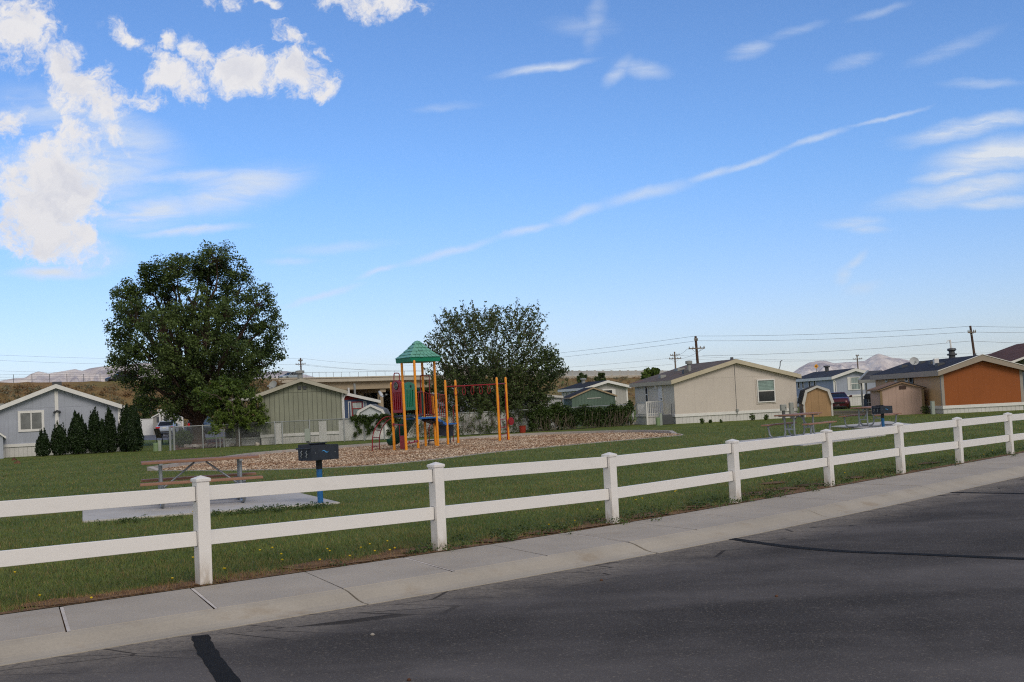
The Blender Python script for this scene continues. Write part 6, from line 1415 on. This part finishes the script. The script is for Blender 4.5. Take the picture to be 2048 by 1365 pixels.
for x, y, s_, lab in ((745, 1271, .016, 'small white pebble on the asphalt near the left tar seam'), (1553, 1194, .013, 'small brown pebble lying in the middle of the road'), (818, 1362, .012, 'pale pebble on the road at the bottom edge, right of the tar seam'), (1203, 1162, .013, 'grey pebble on the road near the curb'), (1438, 1062, .013, 'small leaf coloured pebble in the gutter')):
    p = at(x, y, -.1); mb = MB(Matrix.Translation(p) @ Matrix.Rotation(rng.random()*6, 4, 'Z')); mb.lathe([(s_*.8, -.004), (s_*1.2, .006), (s_*.7, .014), (s_*.2, .017)], (0, 0, 0), 7); tag(mb.build('pebble', M['rock'] if x == 745 else M['mulch'], smooth=True), lab, 'pebble', 'pebbles on the road')
# ------------------------------------------------------------------ things on the left lot
p = atY(296, 868, 128); t = thing('vinyl_fence', 'plain white vinyl fence panel behind the driveway, left of the silver car', 'fence', (p[0], p[1], 0), 0); xa = atY(280, 860, 128)[0]-p[0]; xb = atY(307, 860, 128)[0]-p[0]; zt_ = zat(p, 838); zb_ = zat(p, 859.5)
MB().box(xa, xb, -.03, .03, -.1, zt_-.06).build('panel', siding('white_fence_boards', srgb(226, 226, 228), .16, .9, None, .06), t); MB().box(xa, xb, -.05, .05, zt_-.055, zt_).build('rail', M['white'], t)
for x in (xa, (xa+xb)/2-.7, xb): MB().box(x-.07, x+.07, -.075, .075, -.1, zt_+.06).build('post', M['white'], t)
A = atY(307, 860, 126); fr = Frame(A, 0.); W = fr.front(346, 850)[0]; ze = fr.front(345, 833)[1]; zp = fr.front(327.5, 824)[1]
root, rf = house('grey_shed', 'pale grey shed behind the silver car, beside the white fence panel', 'shed', fr, W, 3, ze, zp, 0, siding('taupe_siding', srgb(158, 154, 152), .3, .9, None, .04), M['white'], shingle('taupe_shingle', srgb(110, 106, 104)), over=.15, rake=.1, fh=.14)
u0, u1, z0, z1 = span(fr, (313.5, 834, 320, 845)); fbox(MB(), smap('front'), u0, u1, z0, z1, 0, .04).build('shutter', M['grey_dk'], root); window(root, span(fr, (325, 832, 340, 845)), panes=(M['glass'],), fw=.08)
p = atY(331, 868, 121); t = thing('porch', 'white porch with flat roof, posts and railing behind the silver car', 'porch', (p[0], 121, 0), 0); X = lambda x: atY(x, 850, 121)[0]-p[0]; Zz = lambda y: zat(np.array([p[0], 121]), y)
MB().box(X(317), X(366), -.2, 3.2, Zz(823), Zz(819)).build('porch_roof', M['white'], t); MB().box(X(350), X(366), 0, 3, -.05, Zz(857)).build('deck', M['grey_dk'], t)
for x in (320, 326, 365): MB().box(X(x)-.07, X(x)+.07, .0, .14, -.05, Zz(823)).build('post', M['white'], t)
r = MB(); r.box(X(350), X(366), .02, .08, Zz(841), Zz(839.5)); r.box(X(350), X(366), .02, .08, Zz(853.5), Zz(852))
for x in np.linspace(351, 365.5, 8): r.box(X(x)-.035, X(x)+.035, .03, .07, Zz(853), Zz(840.5))
r.build('railing', M['white'], t)
s_ = MB(); 
for i in range(3): s_.box(X(352), X(365), -.9+.3*i, -.6+.3*i, 0, .22*(i+1))
s_.build('steps', M['grey_dk'], t)
p = atY(345.5, 851, 116); t = thing('bicycle', 'dark bicycle standing behind the silver car beside the porch steps', 'bicycle', (p[0], 116, .55), rad(70)); 
for x in (-.5, .5): MB().tube([(x+.33*math.cos(a), 0, .35+.33*math.sin(a)) for a in np.linspace(0, 2*PI, 17)], .025, 5, cap=False).build('wheel', M['rubber'], t)
mb = MB(); [mb.tube([a, b], .022, 6) for a, b in (((-.5, 0, .35), (-.15, 0, .8)), ((-.5, 0, .35), (0, 0, .33)), ((0, 0, .33), (-.18, 0, .9)), ((-.15, 0, .8), (.38, 0, .82)), ((0, 0, .33), (.38, 0, .78)), ((.5, 0, .35), (.36, 0, .95)))]; mb.build('frame', M['black'], t)
mb = MB(); mb.tube([(.36, -.28, .98), (.36, .28, .98)], .02, 6); mb.build('handlebar', M['black'], t); MB().cbox((-.18, 0, .93), (.24, .12, .06)).build('saddle', M['black'], t, bevel=.02)
p = at(325, 888); t = thing('lawn_chair', 'brown metal lawn chair on the grass left of the chain link fence post', 'chair', p, rad(150)); brown = plain('brown_mesh_fabric', srgb(112, 100, 88), .7)
MB().box(-.26, .26, -.27, .27, .4, .43).build('seat', brown, t); b = MB(); b.add([(-.26, .25, .43), (.26, .25, .43), (.26, .48, 1.05), (-.26, .48, 1.05), (-.26, .28, .42), (.26, .28, .42), (.26, .51, 1.04), (-.26, .51, 1.04)], [(0, 1, 2, 3), (7, 6, 5, 4), (0, 4, 5, 1), (1, 5, 6, 2), (2, 6, 7, 3), (3, 7, 4, 0)]); b.build('backrest', brown, t)
for x in (-.27, .27):
    for y in (-.28, .3): MB().tube([(x, y, 0), (x, y*.9, .42)], .018, 6).build('leg', M['black'], t)
    MB().tube([(x, -.28, .4), (x, -.28, .62), (x, .3, .64)], .018, 6).build('armrest', M['black'], t)
for lab, x, y in (('upper small dark clump of dug soil on the lawn near the grey shed', 28, 921), ('lower small dark clump of dug soil on the lawn near the grey shed', 34, 927.5)):
    p = at(x, y); mb = MB(Matrix.Translation(p)); mb.lathe([(.16, -.03), (.13, .05), (.06, .1), (.01, .12)], (0, 0, 0), 9)
    for q in range(len(mb.v)): mb.v[q] += Vector(tuple(rng.normal(size=3)*.02))
    tag(mb.build('soil_clump', M['mulch']), lab, 'soil clump')

# ------------------------------------------------------------------ overpass, sound wall, road sign
c0, c1 = CL[IB0-1], CL[IB1+1]; line = CL[IB0-1:IB1+2]; tv = c1-c0; Lb = np.linalg.norm(tv)
op = thing('overpass', 'long concrete freeway overpass behind the green house', 'bridge', (*c0, 0)); o3 = np.array([*c0, 0])
def along(mb, d0, d1, z0, z1):
    A_, B_ = offset(line, d0), offset(line, d1); n = len(line); v = [Vector((p[0]-o3[0], p[1]-o3[1], z)) for P_, z in ((A_, z0), (B_, z0), (B_, z1), (A_, z1)) for p in P_]; b = len(mb.v); mb.v += v
    mb.f += [(b+j*n+i, b+j*n+i+1, b+((j+1) % 4)*n+i+1, b+((j+1) % 4)*n+i) for j in range(4) for i in range(n-1)]+[(b, b+n, b+2*n, b+3*n), (b+n-1, b+2*n-1, b+3*n-1, b+4*n-1)]
mb = MB(); along(mb, .3, -.1, 7.2, 8.05); along(mb, .45, .31, 7.9, 8.1); mb.build('parapet', M['barrier'], op)
mb = MB(); along(mb, -.2, -26, 7.0, 7.6); mb.build('deck', M['bridgec'], op)
mb = MB(); along(mb, -.6, -1.2, 5.7, 6.995); along(mb, -5, -5.6, 5.7, 6.995); along(mb, -10, -10.6, 5.7, 6.995); along(mb, -18, -18.6, 5.7, 6.995); along(mb, -25, -25.6, 5.7, 6.995); mb.build('girder', M['bridgec'], op)
mid = offset(line, -1)
for i in (8, 17):
    mb = MB()
    for d in (-2, -9, -16, -23): q = offset(line, d)[i]-o3[:2]; mb.cyl((*q, -.3), (*q, 5.0), .6, 14)
    q0, q1 = offset(line, -1)[i]-o3[:2], offset(line, -25)[i]-o3[:2]; mb.beam((*q0, 5.34), (*q1, 5.34), 1.3, .7); mb.build('pier', M['bridgec'], op, smooth='auto')
mb = MB(); along(mb, -26.2, -27, -.3, 6.99); mb.build('abutment_wall', plain('dark_abutment', srgb(104, 92, 78), .9), op)
rl = MB(); q = offset(line, 0)
for i in range(0, len(line)-1): rl.cyl((*(q[i]-o3[:2]), 8.05), (*(q[i]-o3[:2]), 9.0), .035, 6)
rl.tube([(*(p-o3[:2]), 9.0) for p in q], .03, 5); rl.build('railing', M['galv'], op)
hf = thing('highway_fence', 'thin wire fence along the top of the embankment behind the grey house', 'fence', (*CL[20], 8.0)); q = offset(CL[4:IB0-1], -.6)-CL[20]; fp = MB()
qq, _ = resample(q, 2.9)
for p in qq: fp.cyl((*p, -.1), (*p, 1.25), .04, 5)
fp.build('fence_posts', M['grey_dk'], hf)
for z in (.5, .85, 1.2): MB().tube([(*p, z) for p in q], .018, 4).build('wire', M['grey_dk'], hf)
swl = thing('sound_wall', 'long pale grey concrete panel sound wall along the freeway behind the black roofed house', 'wall', (*CL[80], 0)); i0 = IB1-2; lw_ = offset(CL[i0:-12], -1.); n = len(lw_); q, _ = resample(lw_-CL[80], 5.4)
zt0 = zat(lw_[n//3], 741.)
b_ = MB(); pst = MB(); 
for a, b in zip(q, q[1:]): b_.beam((*a, (8.9+zt0)/2), (*b, (8.9+zt0)/2), .2, zt0-8.9); pst.box(a[0]-.3, a[0]+.3, a[1]-.3, a[1]+.3, 7.9, zt0+.15)
b_.build('panel', M['swall'], swl); pst.build('wall_posts', M['swall'], swl)
b2 = MB(); [b2.beam((*a, 8.3), (*b, 8.3), .5, 1.1) for a, b in zip(q+[.0, -.5], (q+[.0, -.5])[1:])]; b2.build('barrier', M['barrier'], swl)
P = atY(1632.5, 733, 185); t = thing('road_sign', 'yellow diamond arrow road sign on a post above the blue grey house roof', 'sign', (P[0], P[1], 0), 0); r = .38; zc = P[2]
MB().box(-.05, .05, .02, .1, 0, zc+.3).build('post', M['galv'], t); mb = MB(); mb.prism([(0, -r), (r, 0), (0, r), (-r, 0)], lambda u, v, w: (u, w, zc+v), -.012, .012); mb.build('sign_panel', plain('sign_yellow', srgb(244, 168, 8), .5, 0, .02), t, bevel=.004)
mb = MB(); f_ = lambda u, v, w: (u, w, zc+v); mb.prism([(-.2, 0), (-.06, .12), (-.06, .04), (.06, .04), (.06, .2), (.14, .2), (.14, -.2), (.06, -.2), (.06, -.04), (-.06, -.04), (-.06, -.12)], f_, -.02, -.0135); mb.build('arrow', M['black'], t)

# ------------------------------------------------------------------ utility poles and wires
def pole(label, x, yt, Y, arms, lean=0., m=None, r=.17, tipx=None):
    p = atY(x, yt, Y); b = np.array([p[0]+lean, Y, 0]); t = thing('utility_pole', label, 'utility pole', b, 0, 'wooden utility poles'); top = p-b
    MB().tube([(0, 0, -.3), tuple(top*.5), tuple(top)], [r*1.25, r*1.1, r*.9], 10).build('pole', m or M['polew'], t, smooth='auto')
    for y, w in arms:
        z = atY(x, y, Y)[2]; c = top*(z/top[2]); MB().beam(c+[-w/2, -.22, 0], c+[w/2, -.22, 0], .14, .16).build('crossarm', M['polegrey'], t)
        for s in (-.9, -.45, .45, .9): MB().lathe([(.05, .08), (.09, .12), (.06, .3), (.02, .32)], c+[s*w/2, -.22, 0], 8).build('insulator', M['grey'], t)
        mb = MB(); [mb.beam(c+[s*w*.3, -.16, -.05], c+[0, -.12, -w*.32], .04, .04, (0, 1, 0)) for s in (-1, 1)]; mb.build('brace', M['grey'], t)
    return p
pole('utility pole standing behind the overpass, right of the big tree', 601, 716.5, 262, ((729, 2.3), (722, 1.0)), .1)
pole('dark thick utility pole rising behind the left roof slope of the beige house', 1391, 673, 168, ((697.5, 2.4), (681, .5)), .25, r=.2)
pole('smaller utility pole behind and left of the dark one over the beige roof', 1349, 704, 235, ((711, 1.9), (718, 2.5)), .1, M['polegrey'])
pole('distant utility pole before the mountains over the blue grey house', 1714, 711, 300, ((718.5, 2.5), (712, .8)), .1, M['polegrey'])
pole('leaning utility pole above the dark roof of the orange house', 1940.5, 652, 150, ((665.3, 1.05),), .62, r=.15)
def wireline(a, b, sag, label, Ya=None, Yb=None, r=.023):
    A_ = atY(a[0], a[1], Ya); B_ = atY(b[0], b[1], Yb); P = [A_+(B_-A_)*t-np.array([0, 0, 4*sag*t*(1-t)]) for t in np.linspace(0, 1, 13)]
    o = MB().tube(P, r, 4).build('power_line', M['wire']); tag(o, label, 'power line', 'overhead power lines')
lr_ = 'thin overhead wire running right from the dark pole to the leaning pole'; lf_ = 'thin overhead wire running from the dark pole down left to the shrubby tree'
for a, b in (((1391, 672.5), (1940.5, 653)), ((1394, 682), (1936, 664.5)), ((1405, 712), (1941, 682.5))): wireline(a, b, .35, lr_, 168, 150)
for a, b in (((1391, 672.5), (900, 724)), ((1394, 682), (900, 732))): wireline(a, b, .5, lf_, 168, 262)
for a, b in (((1341, 717), (900, 748)), ((1345, 729), (900, 754))): wireline(a, b, .4, 'thin low overhead wire left of the smaller pole, above the sound wall', 235, 262)
for a, b in (((1941, 653), (2300, 647)), ((1945, 664.5), (2300, 657)), ((1941, 682.5), (2300, 684))): wireline(a, b, .3, 'thin overhead wire running right from the leaning pole out of the picture', 150, 160)
for a, b in (((1355, 711), (1712, 719)), ((1360, 718), (1718, 719)), ((1714, 712), (2300, 690)), ((1718, 719), (2300, 697))): wireline(a, b, .5, 'thin distant overhead wire over the blue grey house between far poles', 235 if a[0] < 1500 else 300, 300)
for a, b in (((601, 717), (1100, 705)), ((592, 729), (1100, 716)), ((611, 729), (1100, 718))): wireline(a, b, 2.4, 'thin sagging overhead wire right of the pole behind the overpass', 262, 300)
for a, b in (((601, 717), (-300, 693)), ((592, 729), (-300, 703)), ((598, 742), (-300, 728))): wireline(a, b, 1.2, 'thin overhead wire crossing the sky left of the big tree', 262, 240)
for a, b in (((1375, 698), (1350, 711)), ((1407, 698), (1358, 718))): wireline(a, b, .3, 'short slack wire between the dark pole and the smaller pole', 168, 235, .02)

# ------------------------------------------------------------------ sky, sun, air
w = bpy.data.worlds.new('World'); SC.world = w; w.use_nodes = True; nt = w.node_tree; bg_ = nt.nodes['Background']
SUN_EL, SUN_AZ = rad(38), rad(150)     # azimuth clockwise from +Y: behind the camera, to its right
SKY = nd(nt, 'ShaderNodeTexSky', sky_type='NISHITA', sun_disc=False, sun_elevation=SUN_EL, sun_rotation=SUN_AZ, altitude=1300, air_density=1.0, dust_density=.35, ozone_density=2.4)
gen = nd(nt, 'ShaderNodeTexCoord').outputs['Generated']; sx = nd(nt, 'ShaderNodeSeparateXYZ', {0: gen})
yv = mth(nt, 'MAXIMUM', sx.outputs[1], .05); U = mth(nt, 'DIVIDE', sx.outputs[0], yv); V_ = mth(nt, 'DIVIDE', sx.outputs[2], yv)
uv = nd(nt, 'ShaderNodeCombineXYZ', {0: U, 1: V_}).outputs[0]
wn = nd(nt, 'ShaderNodeTexNoise', {'Vector': uv, 'Scale': 26., 'Detail': 4., 'Roughness': .6}).outputs['Color']
off_ = nd(nt, 'ShaderNodeVectorMath', {0: wn, 1: (.5, .5, .5)}, operation='SUBTRACT').outputs[0]
def warp(k): 
    s = nd(nt, 'ShaderNodeVectorMath', {0: off_}, operation='SCALE'); s.inputs['Scale'].default_value = k
    return nd(nt, 'ShaderNodeVectorMath', {0: uv, 1: s.outputs[0]}, operation='ADD').outputs[0]
uvc, uvs = warp(.042), warp(.012)
def px2uv(x, y): d = ray(x, y); return np.array([d[0]/d[1], d[2]/d[1]])
def blobs(lst, vec):
    acc = None
    for x0, y0, x1, y1, wd, st in lst:
        a, b = px2uv(x0, y0), px2uv(x1, y1); c = (a+b)/2; d = b-a; wd = wd*(1.5 if lst is CUM else 1.15); L = np.linalg.norm(d)/2+wd/F*.6; an = math.atan2(d[1], d[0])
        mp = nd(nt, 'ShaderNodeMapping', {0: vec, 1: (c[0], c[1], 0), 2: (0, 0, an), 3: (L, wd/F, 1)}, vector_type='TEXTURE')
        ln = nd(nt, 'ShaderNodeVectorMath', {0: mp.outputs[0]}, operation='LENGTH').outputs['Value']
        v = mth(nt, 'MULTIPLY', ramp(nt, ln, .0, 1.25, 1, 0), st)
        acc = v if acc is None else mth(nt, 'MAXIMUM', acc, v)
    return acc
CUM = [(0, 50, 80, 75, 62, 1), (20, 20, 60, 30, 40, 1), (85, 130, 160, 130, 34, 1), (120, 150, 250, 225, 46, 1.05), (205, 240, 262, 288, 24, .8), (250, 195, 345, 215, 24, .55), (215, 50, 300, 112, 22, .72), (315, 78, 345, 92, 17, .85),
       (305, 140, 405, 190, 34, .95), (370, 110, 440, 130, 30, .9), (430, 120, 540, 165, 42, 1.05), (550, 130, 645, 150, 44, 1.1), (615, 170, 660, 188, 20, .9), (540, 55, 630, 85, 22, .85), (640, 97, 680, 106, 9, .6), (630, 0, 840, 15, 30, .85), (690, 25, 800, 40, 18, .55), (390, -4, 485, 14, 22, .8), (520, -2, 560, 8, 12, .7),
       (0, 235, 25, 265, 40, .9), (100, 265, 225, 300, 40, .66), (0, 300, 150, 330, 50, .72), (0, 390, 190, 385, 80, 1.25), (0, 470, 200, 490, 46, 1.1), (0, 430, 120, 430, 75, 1.2), (190, 485, 240, 492, 12, .5)]
CIR = [(1800, 285, 2090, 225, 20, 1.05), (1870, 335, 2120, 290, 36, 1.2), (1760, 412, 2090, 352, 25, 1.0), (1830, 362, 1990, 335, 16, 1.1), (1900, 408, 2100, 398, 14, 1.), (1640, 450, 1765, 446, 12, .8), (1690, 462, 1780, 460, 9, .7), (0, 350, 330, 330, 80, .9), (130, 240, 340, 300, 50, .75), (0, 200, 160, 240, 45, .6),
       (985, 152, 1185, 121, 10, .85), (1215, 165, 1260, 120, 16, .5), (1240, 130, 1335, 145, 18, .5), (1180, 90, 1200, 0, 22, .4), (1100, 50, 1230, 55, 20, .3), (180, 440, 400, 410, 36, 1.), (340, 415, 600, 352, 42, 1.), (220, 365, 500, 345, 18, .75), (260, 470, 500, 452, 10, .8), (10, 548, 215, 545, 13, 1.), (30, 470, 250, 520, 40, .6), (560, 500, 800, 488, 12, .3), (520, 523, 640, 518, 8, .35), (830, 222, 970, 208, 9, .3),
       (1680, 565, 1690, 540, 14, .5), (1685, 540, 1735, 503, 10, .5), (1690, 585, 1760, 570, 14, .3), (1460, 112, 1540, 92, 16, .5), (1530, 80, 1650, 45, 10, .35), (1700, 40, 1820, 5, 8, .35), (1660, 135, 1760, 110, 14, .4), (1820, 130, 2000, 60, 16, .35), (1880, 170, 2048, 165, 10, .4)]
CON = [(560, 612, 722, 571, 9, 1.), (715, 560, 800, 527, 8, .9), (795, 530, 1000, 478, 10, .95), (990, 478, 1115, 448, 10, .9), (1105, 446, 1215, 405, 13, .68), (1200, 408, 1385, 365, 15, .6), (1370, 365, 1480, 335, 10, .5), (1415, 358, 1580, 298, 8, .7), (1560, 300, 1700, 258, 8, .55), (1690, 258, 1860, 214, 6, .4)]
fb = mth(nt, 'ADD', mth(nt, 'MULTIPLY', noise(nt, uvc, 22., 9, .66, .4), .62), mth(nt, 'MULTIPLY', noise(nt, uvc, 70., 8, .7, .2), .38)); fb2 = noise(nt, uv, 11., 4, .6)
stre = noise(nt, nd(nt, 'ShaderNodeMapping', {0: uvs, 2: (0, 0, rad(-14)), 3: (9, 55, 1)}).outputs[0], 1., 6, .62, .6)
cm = blobs(CUM, uvc); cr_ = blobs(CIR, uvs)
dens = ramp(nt, mth(nt, 'ADD', mth(nt, 'MULTIPLY', cm, .8), mth(nt, 'MULTIPLY', mth(nt, 'SUBTRACT', fb, .5), 3.3)), .12, .74)
dens = mth(nt, 'MULTIPLY', dens, ramp(nt, cm, .02, .22))
co_ = mth(nt, 'MULTIPLY', mth(nt, 'MULTIPLY', blobs([(a, b, c, d, e*.85, 1.) for a, b, c, d, e, f in CON], uvs), ramp(nt, stre, .2, .8, .85, 1.)), .58)
cir = mth(nt, 'MULTIPLY', mth(nt, 'MULTIPLY', cr_, ramp(nt, stre, .28, .68, .25, 1.1)), 1.0)
cir = mth(nt, 'MINIMUM', mth(nt, 'MAXIMUM', cir, co_), 1.)
thick = mth(nt, 'MULTIPLY', ramp(nt, mth(nt, 'ADD', cm, mth(nt, 'MULTIPLY', mth(nt, 'SUBTRACT', fb2, .5), .9)), .45, 1.15), ramp(nt, fb, .35, .65, .4, 1))
fs = lambda v: mth(nt, 'ADD', mth(nt, 'MULTIPLY', noise(nt, v, 22., 6, .6, .4), .7), mth(nt, 'MULTIPLY', noise(nt, v, 9., 3, .5), .3))
sh_ = nd(nt, 'ShaderNodeVectorMath', {0: uvc, 1: (-.006, -.011, 0)}, operation='ADD').outputs[0]
lit = ramp(nt, mth(nt, 'SUBTRACT', fs(sh_), fs(uvc)), -.07, .07)
thick = mth(nt, 'MULTIPLY', thick, mth(nt, 'ADD', mth(nt, 'MULTIPLY', lit, .9), .25))
ccol = mix(nt, thick, (8.6, 8.5, 8.7, 1), (7.0, 7.1, 7.8, 1))
sky0 = nd(nt, 'ShaderNodeHueSaturation', {'Saturation': 1.0, 'Value': 1.0, 'Color': SKY.outputs[0]}).outputs[0]
el_ = ramp(nt, sx.outputs[2], .02, .22)
tcol = mix(nt, el_, (1.16, 1.16, 1.38, 1), (.97, 1.3, 1.68, 1))
tint = nd(nt, 'ShaderNodeVectorMath', {0: sky0, 1: tcol}, operation='MULTIPLY')
c1_ = mix(nt, cir, tint.outputs[0], (7.4, 8.0, 8.9, 1)); c2_ = mix(nt, dens, c1_, ccol)
# broken cloud deck behind and above the photographer (it shades the park and lights it softly)
dk_ = noise(nt, nd(nt, 'ShaderNodeMapping', {0: gen, 3: (2.2, 2.2, 3.2)}).outputs[0], 1.4, 6, .6, .4)
cov = mth(nt, 'MULTIPLY', ramp(nt, mth(nt, 'ADD', sx.outputs[1], mth(nt, 'MULTIPLY', mth(nt, 'SUBTRACT', dk_, .5), .5)), .42, -.1), ramp(nt, dk_, .18, .45, .55, 1.))
cov = mth(nt, 'MULTIPLY', cov, ramp(nt, sx.outputs[2], -.02, .1))
c2_ = mix(nt, cov, c2_, mix(nt, dk_, (6.6, 6.5, 6.4, 1), (4.6, 4.6, 4.7, 1)))
nt.links.new(c2_, bg_.inputs[0]); bg_.inputs[1].default_value = .1
sl_ = bpy.data.objects.new('sun', bpy.data.lights.new('sun', 'SUN')); COL.objects.link(sl_)
sl_.data.energy = 1.3; sl_.data.angle = rad(25); sl_.data.color = (1, .92, .8)
dv = Vector((math.sin(SUN_AZ)*math.cos(SUN_EL), math.cos(SUN_AZ)*math.cos(SUN_EL), math.sin(SUN_EL))); sl_.rotation_euler = dv.to_track_quat('Z', 'Y').to_euler()
hb = MB().box(-26000, 26000, -900, 24000, -1.5, 820).build('haze', None); kind(hb, 'stuff')
hm_ = bpy.data.materials.new('haze_air'); hm_.use_nodes = True; n2 = hm_.node_tree; n2.nodes.remove(n2.nodes['Principled BSDF']); pv = nd(n2, 'ShaderNodeVolumePrincipled', {'Color': (.86, .92, 1., 1), 'Density': 2.2e-5, 'Anisotropy': -.2}); n2.links.new(pv.outputs[0], n2.nodes['Material Output'].inputs['Volume']); hb.data.materials.append(hm_)
tag(hb, 'thin pale air between the park and the far mountains', 'haze')

SC.view_settings.view_transform = 'Standard'; SC.view_settings.look = 'None'; SC.view_settings.gamma = 1; SC.view_settings.exposure = 0.
SC.render.engine = 'CYCLES'; SC.cycles.pixel_filter_type = 'BLACKMAN_HARRIS'; SC.cycles.filter_width = 1.15; SC.cycles.use_denoising = False; SC.cycles.max_bounces = 8; SC.cycles.volume_bounces = 0; SC.cycles.transparent_max_bounces = 8
try: SC.cycles.denoiser = 'OPENIMAGEDENOISE'; SC.cycles.denoising_input_passes = 'RGB_ALBEDO_NORMAL'
except Exception as e: print(e)
